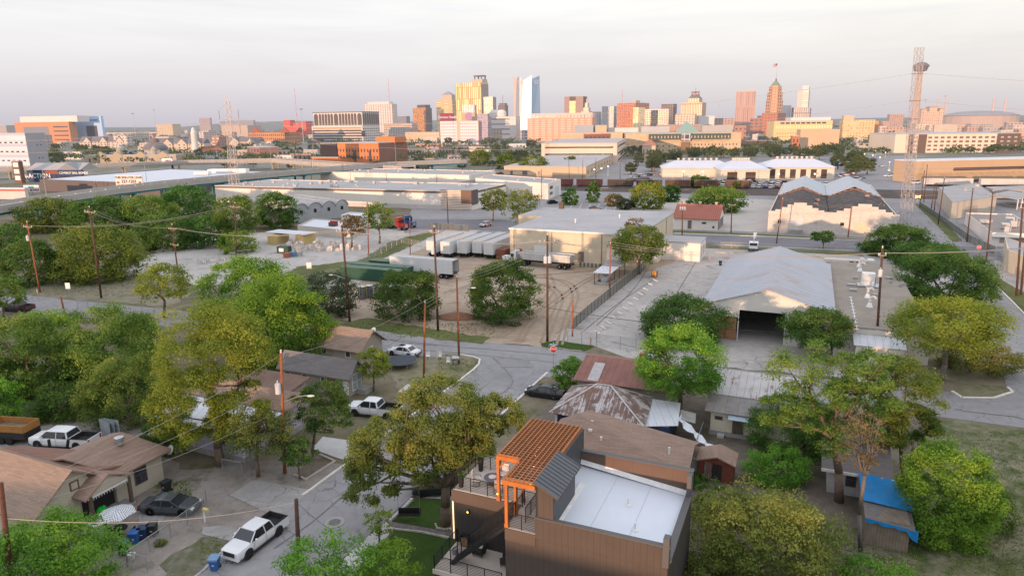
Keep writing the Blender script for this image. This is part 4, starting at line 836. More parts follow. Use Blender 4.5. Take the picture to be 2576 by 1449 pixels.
def gridwin(T, a, b, z0, z1, rows, cols, fw=.55, fh=.55, mat=None, s0=0.0, s1=1.0, name='window', d=.08):
 a, b = Vector(a), Vector(b); L = (b -a).length; u = (b -a).normalized(); n = Vector((u.y,-u.x,0))
 if n.dot(_C -(a+b)/2) < 0: n =-n
 cw = L*(s1 -s0)/cols; ch = (z1 -z0)/rows; w, h = cw*fw, ch*fh; proto = None; extra = MB(); cnt = 0
 base = MB().extr([-u*w/2-UP*h/2, u*w/2-UP*h/2, u*w/2+UP*h/2,-u*w/2+UP*h/2], n*d)
 for r in range(rows):
  for c in range(cols):
   p = a+u*(L*s0+cw*(c+.5))+UP*(z0+ch*(r+.5)); p.z = z0+ch*(r+.5)
   have = T.get('_nw',0)
   if have < 100:
    T['_nw'] = have+1
    if proto is None: proto = link(name, base.mesh(name), mat or GLASSF, T)
    o = proto if cnt == 0 else proto.copy()
    if cnt: COL.objects.link(o)
    o.location = p -T.location; cnt += 1
   else: extra.add([q+p for q in base.v], base.f)
 if extra.v:
  o = part(T, name, extra, mat or GLASSF); o['kind'] = 'stuff'
# M1 big white warehouse
T, a, b, c = pbox('warehouse', 'long white warehouse with brown parapet band and striped corner panel', 'warehouse',(540,467),(1186,482),(1272,463),7.2, WHW, M('roof_grey2',(.36,.355,.36),.85,.12,.1))
onwall(T, a, b,0,.895,6.2,7.0, BAND, 'brown_band'); onwall(T, b, c,0,1,6.2,7.0, BAND, 'brown_band')
onwall(T, a, b,0,.895,0,1.7, M('grey_base',(.50,.47,.45),.85,.1,.2), 'base_band',.04)
STR = M('striped_panel',(.66,.56,.48),.7,.05,.5, kind='stripe_v', k=(.62,1,.4,.8), col2=(.22,.15,.12))
onwall(T, a, b,.895,.965,.2,7.7, STR, 'striped_panel',.35); onwall(T, a, b,.965,1.0,2.4,7.6, M('brown_clad',(.17,.11,.085),.8,.1,.5), 'corner_panel',.3); onwall(T, a, b,.965,1.0,.2,2.4, STR, 'striped_panel',.3); onwall(T, b, c,0,.16,2.0,7.6, M('grey_clad',(.13,.11,.11),.8,.1,.5, kind='stripe_v', k=(.6,1,.3,.4)), 'corner_panel',.2)
TRF_ = M('unit_grey',(.42,.42,.43),.6,.1,2)
def roof_units(T, a, b, c, z, n, seed, mat=TRF_, name='roof_unit', s=1.0):
 g = random.Random(seed)
 for i in range(n):
  s_, t_ = g.uniform(.04,.96), g.uniform(.1,.9); p = a+(b -a)*s_+(c -b)*t_; w_, h_ = g.uniform(.5,1.8)*s, g.uniform(.4,1.3)*s
  mb = MB(); mb.box((p.x, p.y, z+h_/2),(w_, w_*g.uniform(.6,1.2), h_), TH); mb.lathe((p.x+w_, p.y, z),[(.12,0),(.12, h_*.7),(.2, h_*.75),(.02, h_*.9)],8); part(T, name, mb, mat)
roof_units(T, a, b, c,6.9,26,4)
T, a, b, c = pbox('warehouse', 'second white flat roofed warehouse behind the long one', 'warehouse',(805,432),(1180,441),(1246,430),6.7, WHW, RFG); roof_units(T, a, b, c,6.4,12,9)
for k in (.22,.47,.8): onwall(T, a, b, k, k+.002,0,6.6, BAND, 'downpipe',.1)
T, a, b, c = pbox('warehouse', 'white two storey building with grey roof and framed end windows', 'warehouse',(1196,448),(1379,462),(1411,451),6.9, WHW, RFG); roof_units(T, a, b, c,6.6,5,2)
gridwin(T, b, c,1.0,6.0,2,1,.6,.5, s0=0.05, s1=.4); onwall(T, b, c,.5,.85,.1,4.2, M('door_pale_blue',(.50,.55,.56),.6,.1,1), 'roller_door')
T, a, b, c = pbox('link_building', 'low white link building with dark grey roof between the warehouses', 'building',(1120,462),(1225,476),(1300,462),4.6, WHW, RFD)
# M3 cream warehouse
T = gthing('cream_warehouse', 'cream flat roofed warehouse behind the dump trailer', 'warehouse',-48,147)
gwall(T,-64,-33.1,147,188,7.9, CRW); gwall(T,-71,-64.01,169,188,7.9, CRW, name='rear_wing'); part(T, 'roof', GB().bx(-64.15,-32.95,146.85,188.1,7.9,8.1), M('roof_grey3',(.37,.36,.375),.85,.16,.15, streak=.2)); part(T, 'rear_roof', GB().bx(-71.1,-64.16,168.9,188.1,7.9,8.09), MATS['roof_grey3'])
part(T, 'fascia', GB().bx(-64.2,-32.9,146.78,146.84,7.75,8.15), TRIMW)
for e0, w_, h_, m_ in ((-57.8,3.6,3.2, TRIMW),(-47.0,1.3,2.5, BAND),(-40.3,3.8,3.6, TRIMW)): part(T, 'door', GB().bx(e0, e0+w_,146.9,147,.9 if h_ > 3 else 1.2, h_+1), m_)
for e0 in (-53.5,-41.6,-63.0): part(T, 'downpipe', GB().bx(e0, e0+.12,146.88,147,.3,7.7), BAND)
part(T, 'red_box', GB().bx(-62.2,-61,146.8,147,2.3,3.3), M('rusty_red',(.35,.08,.04),.8,.2,2))
part(T, 'side_downpipe', GB().bx(-33.1,-33.0,178,178.15,0,7.8), BAND)
for e_, n_ in ((-44,172),(-52,160)): vent(T, e_, n_,8.1,.15,.9, TRIMW, 'roof_vent')
part(T, 'roof_hatch', GB().bx(-65.5,-64.2,186,187,8.1,10), TRIMB)
for k in range(8): part(T, 'wall_block', GB().bx(-46.6+k*.9,-46.2+k*.9,146.7,147,.2,1.0), RFD)
T = gthing('white_annex', 'small white block annex with grey roof beside the concrete lot', 'building',-27,162)
gwall(T,-34,-22,162,171,4.3, WHW); part(T, 'roof', GB().bx(-34.1,-21.9,161.9,171.1,4.3,4.5), RFG); part(T, 'side_room', GB().bx(-33.5,-31,157.5,161.98,0,2.9), WHW); part(T, 'side_roof', GB().bx(-33.6,-30.9,157.4,162.0,2.9,3.0), RFG)
window(T, 'E',163.5,-22,.4,2.0,3.0, TRIMW, DOORG, bars=0, name='door'); window(T, 'E',167.3,-22,.8,1.4,2.4); part(T, 'wall_unit', GB().bx(-28.6,-26.4,161.7,162,.9,1.7), TRIMW)
# M5 red roofed
T = gthing('red_roofed_building', 'white block building with a rust red gabled metal roof and ridge vents', 'building',-30,212)
z_ = HT(W(-25,219),516); gwall(T,-37,-24,211.5,226.5,3.6, WHW, z_ -.15, 'e'); groof(T,-37,-24,211.5,226.5,3.6, z_, M('red_roof',(.33,.115,.08),.7,.15,.3, kind='wave_u', k=(.6,1,1,.5)), 'e',.5)
window(T, 'S',-28.6,211.5,1.9,1.2,.6, TRIMB); window(T, 'S',-25.5,211.5,.7,.6,.7, TRIMB); part(T, 'door', GB().bx(-32.8,-31.7,211.4,211.5,0.3,2.8), BAND)
for e_ in (-35.5,-30.5,-25.6): vent(T, e_,219, z_,.35,.8, M('vent_pink',(.55,.40,.36),.7,.1,2))
for n_ in (212.5,216,219.5,223): part(T, 'side_door', GB().bx(-24,-23.92, n_, n_+2.2,0,2.9), RFD)
# M6 stepped parapet brick building
BRKW = M('painted_brick',(.58,.53,.49),.9,.14,.35, kind='brick', k=(.6,.22,.012), col2=(.40,.33,.29), streak=.25)
T = gthing('stepped_parapet_warehouse', 'old whitewashed brick warehouse with twin stepped parapets and burnt roofs', 'warehouse',7,213)
prof = [(-10,6.4),(-8.2,6.4),(-8.2,6.9),(-6.5,6.9),(-6.5,7.6),(-5,7.6),(-5,8.4),(-3.3,8.4),(-3.3,9.0),(.1,9.0),(.1,8.3),(1.6,8.3),(1.6,7.6),(3.2,7.6),(3.2,7.0),(4.8,7.0),(4.8,6.6),(8.0,6.6),(8.0,7.1),(9.8,7.1),(9.8,7.8),(11.5,7.8),(11.5,8.5),(13.3,8.5),(13.3,9.2),(16.7,9.2),(16.7,8.5),(18.4,8.5),(18.4,7.8),(20.2,7.8),(20.2,7.1),(22,7.1),(22,6.6),(23.7,6.6)]
def stepped(n, z0, mat, name, dz=0, zc=None):
 mb = GB(); P = [p for p in prof]
 for i in range(0, len(P)-1,2):
  h = P[i][1]+dz; mb.bx(P[i][0]+.001, P[i+1][0]-.001, n, n+.4, z0, h)
 return part(T, name, mb, mat)
stepped(213.2,0, BRKW, 'front_wall'); stepped(266,0, M('brown_brick',(.20,.12,.09),.9,.2,.5), 'fire_wall',-.3)
BURN = M('burnt_roof',(.065,.055,.055),.95,.5,.5, kind='rust', k=(.9,.5,.53), col2=(.24,.22,.22), bump=.5)
gwall(T,-10,-9.7,213.6,318,5.8, BRKW, name='side_wall'); gwall(T,23.4,23.7,213.6,318,5.9, BRKW, name='side_wall'); gwall(T,-10,23.7,318,318.3,6, BRKW, name='rear_wall')
def droof(e0, e1, n0, n1, ze, zr, mat, name):
 m = (e0+e1)/2; mb = GB(); slab(mb,[(e0, n1, ze),(e0, n0, ze),(m, n0, zr),(m, n1, zr)],.1); slab(mb,[(m, n0, zr),(e1, n0, ze),(e1, n1, ze),(m, n1, zr)],.1); return part(T, name, mb, mat)
droof(-9.6,6.2,213.7,265.9,5.4,8.3, BURN, 'burnt_roof'); droof(6.3,23.3,213.7,265.9,5.6,8.5, BURN, 'burnt_roof'); RM = M('grey_metal_roof',(.40,.43,.47),.6,.1,.15, kind='stripe_u', k=(1.2,1,.06,.3), far=True)
droof(-9.6,6.2,266.5,318,5.8,9.2, RM, 'rear_roof'); droof(6.3,23.3,266.5,318,5.8,9.6, RM, 'rear_roof')
onwall(T, W(-10,213.2), W(23.7,213.2),.19,.285,2.2,4.2, M('pale_opening',(.5,.52,.56),.8,.05,1), 'loading_opening'); onwall(T, W(-10,213.2), W(23.7,213.2),.175,.285,.0,1.3, CONG, 'loading_dock',1.6)
onwall(T, W(-10,213.2), W(23.7,213.2),.68,.78,.9,4.0, CRW, 'blocked_door'); onwall(T, W(-10,213.2), W(23.7,213.2),.365,.395,3.1,4.2, DOORG, 'window'); onwall(T, W(-10,213.2), W(23.7,213.2),.57,.6,2.9,3.8, OPEN, 'window'); onwall(T, W(-10,213.2), W(23.7,213.2),.08,.105,2.9,3.9, OPEN, 'window')
for e_, n_, z_ in ((2.5,240,6.9),(2.0,226,7.1),(17,245,8.2)): part(T, 'roof_hole', GB().bx(e_, e_+1.2, n_, n_+2, z_, z_+.5), M('rust_patch',(.40,.22,.16),.9,.2,1))
# M7 silver gable shed
SILV = M('silver_sheet',(.33,.35,.40),.5,.1,.3, kind='rust', k=(.10,2.0,.52), col2=(.33,.25,.235)); SHEDW = M('shed_white',(.62,.60,.56),.8,.06,.3)
T = gthing('silver_gable_shed', 'big open-fronted gable shed with a silver corrugated roof', 'shed',-4,103)
groof(T,-13.2,5.0,103.2,141.5,5.25,8.15, SILV, 'n',.15, t=.1)
mb = GB(); mb.extr([(-13.1,103.3,3.6),(-13.1,103.3,5.2),(-4.1,103.3,8.05),(4.9,103.3,5.2),(4.9,103.3,3.6),(-1.4,103.3,3.6),(-1.4,103.3,4.75),(-7.9,103.3,4.75),(-7.9,103.3,3.6)][::-1],(0,.12,0)); mb.bx(-1.4,4.9,103.3,103.42,0,3.597); part(T, 'gable_wall', mb, SHEDW)
part(T, 'side_wall', GB().bx(-13.1,-12.98,103.45,141.4,0,5.1), SHEDW); part(T, 'side_wall', GB().bx(4.8,4.92,103.45,141.4,0,5.1), SHEDW); part(T, 'rear_wall', GB().bx(-13,4.8,141.2,141.35,0,5.2), SHEDW)
for k in (-12.9,-11.3,-9.7): part(T, 'timber_panel', GB().bx(k, k+1.5,103.5,103.6,.05,3.4), M('orange_ply',(.36,.19,.10),.85,.15,1))
for k in (-8.0,-1.5): part(T, 'door_post', GB().bx(k, k+.14,103.2,103.3,0,4.8), TRIMW)
mb = GB()
for i in range(9):
 for k in (-12.5,4.3): mb.bx(k, k+.25,107+i*4,107.25+i*4,0,5.1)
 mb.extr([(-12.9,107+i*4,4.7),(-4.1,107+i*4,7.55),(4.7,107+i*4,4.7),(4.7,107+i*4,4.95),(-4.1,107+i*4,7.8),(-12.9,107+i*4,4.95)],(0,.15,0))
part(T, 'frames', mb, STEEL)
# M8 flat roof with vents
T = gthing('flat_roof_workshop', 'low flat gravel roofed workshop with white goose-neck vents beside the silver shed', 'building',10,103)
gwall(T,5.1,16.6,101,149,4.3, WHW); part(T, 'roof', GB().bx(5.05,16.75,100.9,149.1,4.3,4.45), gmat('gravel_roof',(.26,.225,.19),(.33,.29,.25), None,.3,3,22, fine=.25, stain=.2))
part(T, 'front_lean_to', GB().bx(7.6,13.2,97.6,100.9,0,3.0), WHW); part(T, 'front_roof', slab(GB(),[(7.3,97.2,3.0),(13.5,97.2,3.0),(13.5,100.85,3.5),(7.3,100.85,3.5)],.08), WMET)
def goose(T, e, n, z):
 p = W(e, n, z); mb = MB(); mb.lathe(p,[(.55,0),(.46,.12),(.2,.75)],12); pts = [p+UP*.7, p+UP*1.25]
 for k in range(7): a2 = math.pi*k/6; pts.append(p+UP*(1.3+.38*math.sin(a2))+E1*(.38-.38*math.cos(a2)))
 mb.path(pts,.18,8); return part(T, 'goose_neck_vent', mb, TRIMW, smooth=True)
for (x, y) in ((2161,672),(2163,683),(2182,750),(2187,773)):
 g = G(x, y,4.45); goose(T, g.dot(E1), g.dot(E2),4.45)
p = G(2182,718,4.5); part(T, 'air_handler', MB().box((p.x, p.y,5.6),(2.0,1.7,2.2), TH), TRIMW); part(T, 'handler_grille', MB().box((p.x+.35, p.y -1.02,5.5),(.8,.06,1.5), TH), RFD)
mb = MB(); mb.box((p.x, p.y -.2,4.6),(3.4,2.6,.12), TH); part(T, 'unit_curb', mb, STEEL)
for (x, y, w_) in ((2152,702,.8),(2184,728,.7),(2142,720,1.3),(2255,702,1.0),(2292,718,.9),(2200,745,.8),(2285,722,.5),(2146,733,1.1),(2240,712,.5)): g = G(x -20 if x > 2240 else x, y,4.45); part(T, 'roof_unit', MB().box((g.x, g.y,4.65),(w_, w_*.5,.4), TH), STEEL)
pts = [G(2140+k*1.6,748+k*8,4.5) for k in range(11)]; mb = MB(); mb.path(pts,.07,5)
for q in pts: mb.box((q.x, q.y,4.5),(.5,.2,.16), TH)
part(T, 'roof_pipe', mb, TRIMW)
# quonset row
T = thing('quonset_row', 'row of four grey barrel roofed sheds left of the long warehouse', 'shed', tuple(G(815,553)))
A, B = G(742,562), G(878,546); u = (B -A).normalized(); nn = Vector((-u.y, u.x,0)); L = (B -A).length/4; QM = M('quonset_sheet',(.36,.38,.41),.6,.15,.4, kind='stripe_u', k=(.5,1,.1,.4), streak=.4); QR = M('quonset_roof',(.36,.34,.34),.6,.2,.3, streak=.5)
for i in range(4):
 p0 = A+u*(L*i); arc = [(0,0),(0,4.2)]+[(L/2-L/2*math.cos(math.pi*k/8),4.2+2.2*math.sin(math.pi*k/8)) for k in range(1,8)]+[(L,4.2),(L,0)]
 sh_ = nn*(-2.0*(i -1.5)); part(T, 'front_wall', MB().extr([p0+sh_*0+u*x+UP*z for x, z in arc], nn*.3), QM)
 mb = MB(); q0 = [p0+u*x+UP*(z+.06)-nn*.3 for x, z in arc[1:-1]]
 for a1, b1 in zip(q0, q0[1:]): mb.quad(a1, b1, b1+nn*34, a1+nn*34)
 part(T, 'vault_roof', mb, QR); part(T, 'window', MB().box(p0+u*L/2+UP*3.6-nn*.05,(1.0,.1,1.2), math.atan2(u.y, u.x)), OPEN)
T, a, b, c = pbox('long_low_shed', 'long low white block wall shed in front of the barrel roofs', 'shed',(748,567),(880,580),(915,560),2.6, M('block_wall',(.48,.44,.40),.9,.1,.4), RFW)
T, a, b, c = pbox('white_trailer_office', 'white box building behind the yard trees', 'building',(858,541),(935,545),(955,537),3.6, WHW, RFW)
# corrugated canopy among left trees
T = thing('tin_canopy', 'rusty corrugated canopy roof poking out of the dark trees', 'canopy', tuple(G(600,590))); g = G(595,560,3.5)
mb = MB(); P4 = [G(572,545,4.2), G(640,532,4.2), G(652,545,3.6), G(602,563,3.6)]; mb.extr([q -UP*.1 for q in P4][::-1], UP*.1); part(T, 'roof', mb, M('tin_rust',(.34,.26,.23),.8,.2,.8, kind='stripe_u', k=(.5,1,.2,.4)))
for q in P4: part(T, 'post', MB().tube((q.x, q.y,0),(q.x, q.y, q.z -.12),.08), TRIMB)
# yellow container shelter
T = thing('container_shelter', 'flat roofed shelter spanning two yellow containers in the stone yard', 'shelter', tuple(G(720,614)))
YEL = M('yellow_container',(.58,.44,.19),.7,.1,.6, kind='wave_u', k=(.3,1,1,.3))
g1, g2 = G(682,616), G(752,616)
for g, nm in ((g1,0),(g2,1)): part(T, 'container', MB().box((g.x+1.2, g.y+3,1.3),(2.5,6.2,2.6), TH*.8), YEL)
P4 = [G(666,584,3.1), G(764,591,2.9), G(800,584,2.9), G(700,577,3.1)]; mb = MB(); mb.extr([q -UP*.1 for q in P4][::-1], UP*.1); part(T, 'roof', mb, RFW)
gs_ = random.Random(11); STN = M('pale_stone',(.56,.50,.46),.95,.2,1.2)
for i in range(64):
 x = gs_.choice([gs_.uniform(725,765), gs_.uniform(768,920), gs_.uniform(795,900)]); y = 620+gs_.uniform(-7,14)-(x -800)*.02; g = G(x, y); w_ = gs_.uniform(.4,1.1); h_ = gs_.uniform(.4,1.6)
 mb = MB(); mb.box((g.x, g.y, h_/2),(w_, w_*gs_.uniform(.6,1.3), h_), gs_.uniform(0,3)); mb.box((g.x+.1, g.y, h_+.1),(w_*.7, w_*.5,.2), gs_.uniform(0,3)); solo('stone_block', mb, STN, 'pale quarried stone block standing in the white gravel yard', 'stone', 'stone blocks in the masonry yard')
for i,(x, y) in enumerate(((560,655),(585,648),(603,642),(620,640),(530,660),(508,664))):
 g = G(x, y); mb = MB()
 for a1 in (-.7,.7):
  for b1 in (-.5,.5): mb.box((g.x+a1, g.y+b1,.6),(.06,.06,1.2))
 mb.box((g.x, g.y,1.15),(1.5,1.1,.06)); mb.box((g.x, g.y,.5),(1.5,.05,.05)); solo('metal_rack', mb, STEEL, 'thin grey metal rack standing on the white gravel', 'rack', 'metal racks on the white gravel')
# right side buildings
T, a, b, c = pbox('tan_metal_building', 'tan metal building with side canopy beyond the corner verge', 'building',(2362,471),(2396,509),(2508,494),5.6, M('tan_metal',(.50,.44,.37),.8,.08,.3, kind='stripe_u', k=(.8,1,.03,.3)), RFG,.15)
onwall(T, b, c,.3,.58,0,3.4, M('tan_door',(.38,.33,.28),.8,.1,.5), 'roller_door'); roof_units(T, a, b, c,5.5,3,8)
T2, a, b, c = pbox('open_canopy', 'open sided white canopy attached to the tan metal building', 'canopy',(2500,488),(2560,500),(2600,490),4.0, M('canopy_edge',(.55,.54,.55),.8,.1,.5), RFG,.12, z0=3.5)
for k in (.05,.3,.55,.8): p = b.lerp(c, k); part(T2, 'post', MB().box((p.x, p.y,1.75),(.25,.25,3.5)), TRIMW)
T, a, b, c = pbox('low_white_office', 'low white flat roofed office with ducts on a brown roof', 'office',(2430,535),(2496,585),(2640,590),3.6, WHW, M('roof_brown',(.27,.23,.21),.9,.1,.3),.4)
onwall(T, b, c,.15,.95,1.0,2.3, M('office_band',(.35,.27,.24),.8,.1,.4), 'window_band'); onwall(T, b, c,.0,.97,2.55,2.8, TRIMW, 'awning',.9); roof_units(T, a+(b -a)*.3, b, c,3.5,7,18, s=1.3)
T, a, b, c = pbox('corner_cream_building', 'cream building at the right edge behind a chain link fence', 'building',(2528,596),(2534,628),(2700,690),4.6, CRW, RFG,.2)
T, a, b, c = pbox('rail_side_shed', 'low shed beyond the railway at the right edge', 'shed',(2480,470),(2500,478),(2640,474),3.5, RFG, RFG,.2)
# ------------------------------------------------------------------ fences
LINKM = M('chain_link',(.36,.37,.37),.6,.1,2, alpha=(.16,.13)); SLATM = M('green_slats',(.13,.14,.13),.8,.2,1, alpha=.75)
def fence(pts, h, label, slats=False, sp=2.6, top=True):
 P = [G(*p) for p in pts]; T = thing('chain_link_fence', label, 'fence', tuple(P[0])); posts = []; rail = MB(); net = MB()
 for a, b in zip(P, P[1:]):
  n = max(1, round((b -a).length/sp))
  for i in range(n+(b is P[-1])): posts.append(a.lerp(b, i/n))
  rail.tube(a+UP*h, b+UP*h,.03, n=5); net.extr([a+UP*.05, b+UP*.05, b+UP*h, a+UP*h], Vector((0,.004,0))) if False else net.quad(a+UP*.05, b+UP*.05, b+UP*h, a+UP*h)
 if top: part(T, 'top_rail', rail, STEEL)
 part(T, 'mesh_panel', net, SLATM if slats else LINKM)
 m0 = MB().tube((0,0,0),(0,0, h+.05),.04, n=6).mesh('post');
 for k, q in enumerate(posts[:90]): o = link('post', m0, STEEL if not slats else BLACKM, T, q -P[0])
 return T
fence([(1440,832),(1478,797),(1602,694),(1625,676)],2.0, 'slatted dark fence between the dirt yard and concrete lot', True,2.0)
fence([(1428,858),(1500,872),(1560,880),(1600,884)],2.0, 'thin chain link gate line across the front of the concrete lot')
fence([(1790,624),(1889,628),(2160,640)],1.7, 'low chain link fence along the back street beside the concrete lot', False,6)
fence([(196,775),(250,782),(330,792),(420,800)],1.6, 'chain link fence at the back of the dry grass clearing')
fence([(322,1425),(430,1350),(512,1288),(520,1262)],1.25, 'chain link fence with a bent top rail in front of the cream bungalow', False,1.8)
fence([(322,1425),(372,1437)],1.25, 'short chain link return by the green bin')
fence([(2312,520),(2370,560),(2440,612),(2500,640)],2.0, 'slatted grey fence along the tan building verge', True,3)
fence([(2500,640),(2560,700),(2640,790)],1.9, 'chain link fence in front of the cream building on the right', False,3)
fence([(1060,622),(1010,612),(930,655),(870,690),(730,720)],1.6, 'chain link fence round the masonry yard verge', False,4)
fence([(1080,575),(1180,582)],1.8, 'fence by the truck park entrance', True,3)
fence([(1768,1098),(1745,1160)],1.7, 'narrow dark slatted fence beside the small cream house yard', True,2)
fence([(560,1180),(610,1190),(650,1150)],1.1, 'low wire fence in front of the lavender house', False,2)
# ------------------------------------------------------------------ far buildings
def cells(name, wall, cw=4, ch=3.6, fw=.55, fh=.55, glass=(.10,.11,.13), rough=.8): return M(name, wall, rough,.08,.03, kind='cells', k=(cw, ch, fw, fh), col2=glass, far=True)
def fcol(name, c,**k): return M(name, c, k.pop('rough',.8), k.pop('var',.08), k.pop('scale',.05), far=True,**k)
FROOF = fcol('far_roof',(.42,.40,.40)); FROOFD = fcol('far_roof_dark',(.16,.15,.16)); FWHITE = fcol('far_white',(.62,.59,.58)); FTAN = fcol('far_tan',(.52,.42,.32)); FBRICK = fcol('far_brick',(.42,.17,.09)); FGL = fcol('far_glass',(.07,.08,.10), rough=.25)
def tower(name, label, xa, xb, xc, yb, yt, ang, mat, roof=None, cat='building', Y=None, z0=0, T=None, pname='wall', bands=0, bandmat=None, par=True):
 """box whose nearest vertical corner stands in column xb; left face reaches column xa, right face reaches column xc"""
 B = GY(xb, Y if Y else G(xb, yb).y); B.z = 0; a = math.radians(ang); dl = Vector((-math.cos(a), math.sin(a),0)); dr_ = Vector((math.sin(a), math.cos(a),0))
 la = along(B, dl, xa) if abs(xa -xb) > .5 else 0; lc = along(B, dr_, xc) if abs(xc -xb) > .5 else 0
 if la <= 0: la = 12
 if lc <= 0: lc = max(10, la*.7)
 lc = min(lc, la*4+60); z = HT(B, yt); A, Cc = B+dl*la, B+dr_*lc; D = A+dr_*lc
 new = T is None
 if new: T = thing(name, label, cat, tuple(B))
 part(T, pname, MB().prism([A, B, Cc, D], z0, z), mat)
 if par: part(T, 'roof', MB().prism([q+(((A+Cc)/2)-q)*-.004 for q in (A, B, Cc, D)], z+.003, z+.5), roof or FROOF)
 if bands:
  for k in range(bands):
   zz = z0+(z -z0)*(k+.55)/bands; h = (z -z0)/bands*.42
   for p, q in ((A, B),(B, Cc)): onwall(T, p, q,.03,.97, zz, zz+h, bandmat or FGL, 'window_band',.25)
 return T, A, B, Cc, z
def sub(T, A, B, Cc, s0, s1, t0, t1, z0, z1, mat, name='penthouse'):
 P = [A+(B -A)*s+(Cc -B)*t for s, t in ((s0, t0),(s1, t0),(s1, t1),(s0, t1))]; part(T, name, MB().prism(P, z0, z1), mat); return P
Zy = lambda B, y: HT(B, y)
OG = lambda n,**k: cells(n,**k)
# ---- left group
T, A, B, C2, z = tower('orange_hospital', 'orange and white hospital block with a big inset window, left skyline',45,181,199,364,307,20, fcol('hosp_orange',(.52,.235,.12)))
onwall(T, A, B,.16,.62, z*.0+4, z*.80, fcol('hosp_glass',(.22,.22,.25), rough=.3), 'atrium_window',.4); gridwin(T, A, B, z*.12, z*.88,4,1,.95,.28, s0=.70, s1=.98); sub(T, A, B, C2,.05,1.1,.5,2.2, z, z*1.18+4, FWHITE)
T, A, B, C2, z = tower('blue_hospital_tower', 'pale blue hospital tower with dark window strip and small sign on top',199,263,269,362,293,12, fcol('hosp_blue',(.40,.56,.80)))
onwall(T, A, B,.38,.80, z*.12, z*.66, FGL, 'window_strip',.4)
def text(s, p, size, u, mat, label, name='lettering', cat='lettering', n=None, T=None, ext=.05):
 cu = bpy.data.curves.new(name, 'FONT'); cu.body = s; cu.size = size; cu.align_x = 'CENTER'; cu.align_y = 'CENTER'; cu.extrude = ext; cu.resolution_u = 2; cu.offset = size*.022
 tmp = bpy.data.objects.new('tmp', cu); COL.objects.link(tmp); dg = bpy.context.evaluated_depsgraph_get(); me = bpy.data.meshes.new_from_object(tmp.evaluated_get(dg)); bpy.data.objects.remove(tmp)
 u = Vector(u).normalized(); nrm = u.cross(UP); R = Matrix((u, UP, nrm)).transposed().to_4x4(); R.translation = Vector(p)-T.location; me.transform(R); me.materials.clear()
 return link(name, me, mat, T)
INK = fcol('sign_ink',(.03,.04,.10))
p = A.lerp(B,.62)+UP*z*.87; u = (B -A).normalized(); nF = Vector((u.y,-u.x,0))*1.0
text('University Hospital', p+nF,4.2, u, INK, '', T=T, name='sign_lettering')
cr_ = MB(); cr_.lathe(A.lerp(B,.40)+UP*z*.88+nF*.4,[(4.2,0),(4.2,.6),(2.8,.6)],20, nF.normalized()); part(T, 'sign_emblem', cr_, INK)
T, A, B, C2, z = tower('striped_white_block', 'white and grey blue striped block at the left edge',-60,77,125,424,336,18, fcol('white_blue_panels',(.58,.60,.68), kind='stripe_v', k=(9,1,.25,.7), col2=(.36,.40,.52)))
for r in range(3): gridwin(T, A, B, z*(.18+.26*r), z*(.26+.26*r),1,9,.5,.5, FGL, s0=.1, s1=.97)
part(T, 'end_wall', MB().prism([B+(C2 -B).normalized()*.2+(B -A).normalized()*.15, B+(B -A).normalized()*.5, C2+(B -A).normalized()*.5, C2],0, z*1.005), fcol('end_grey',(.33,.33,.37)))
gridwin(T, B+(B -A).normalized()*.55, C2+(B -A).normalized()*.55, z*.1, z*.85,2,2,.28,.1, s0=.42, s1=.8)
def rowhouse(label, xl, xr, yb, ye, yr, wall, roof, name='apartment_row', gables=3, ang=8, rows=3):
 B = G((xl+xr)/2, yb); a = math.radians(ang); u = Vector((math.cos(a),-math.sin(a),0)); nn = Vector((math.sin(a), math.cos(a),0)); A = B+u*along(B, u, xl); C_ = B+u*along(B, u, xr); L = (C_ -A).length
 ze, zr = HT(B, ye), HT(B, yr); T = thing(name, label, 'apartments', tuple(B)); D = 16
 part(T, 'wall', MB().prism([A, C_, C_+nn*D, A+nn*D],0, ze), wall)
 mb = MB(); mb.extr([A -nn+UP*ze, A+nn*D/2+UP*zr, A+nn*(D+1)+UP*ze], C_ -A); part(T, 'roof', mb, roof)
 for g in range(gables):
  p = A+u*(L*(g+.5)/gables); w_ = min(7, L/gables*.35)
  part(T, 'gable', MB().extr([p -u*w_ -nn*1.5, p -u*w_ -nn*1.5+UP*ze, p -nn*1.5+UP*(zr -.5), p+u*w_ -nn*1.5+UP*ze, p+u*w_ -nn*1.5], nn*7), wall)
  mb = MB(); mb.extr([p -u*(w_+.6)-nn*2.2+UP*(ze -.4), p -nn*2.2+UP*(zr), p+u*(w_+.6)-nn*2.2+UP*(ze -.4), p+u*(w_+.6)-nn*2.2+UP*(ze), p -nn*2.2+UP*(zr+.5), p -u*(w_+.6)-nn*2.2+UP*(ze)], nn*9); part(T, 'gable_roof', mb, roof)
  gridwin(T, p -u*w_ -nn*1.5, p+u*w_ -nn*1.5,1, ze, rows,2,.3,.5, d=.2)
 gridwin(T, A, C_,1, ze, rows, min(14, int(L/4)),.3,.45, d=.1); return T
RW = fcol('row_cream',(.52,.45,.38)); RR = fcol('row_roof',(.17,.155,.17))
rowhouse('cream apartment row with dark gables in front of the blue hospital tower',202,325,373,357,344, RW, RR); rowhouse('cream apartment row with steep dark gables right of the dome',372,515,384,362,349, RW, RR, gables=4); rowhouse('cream apartment row just left of the lattice pylon',530,655,372,357,346, RW, RR, gables=3, rows=3)
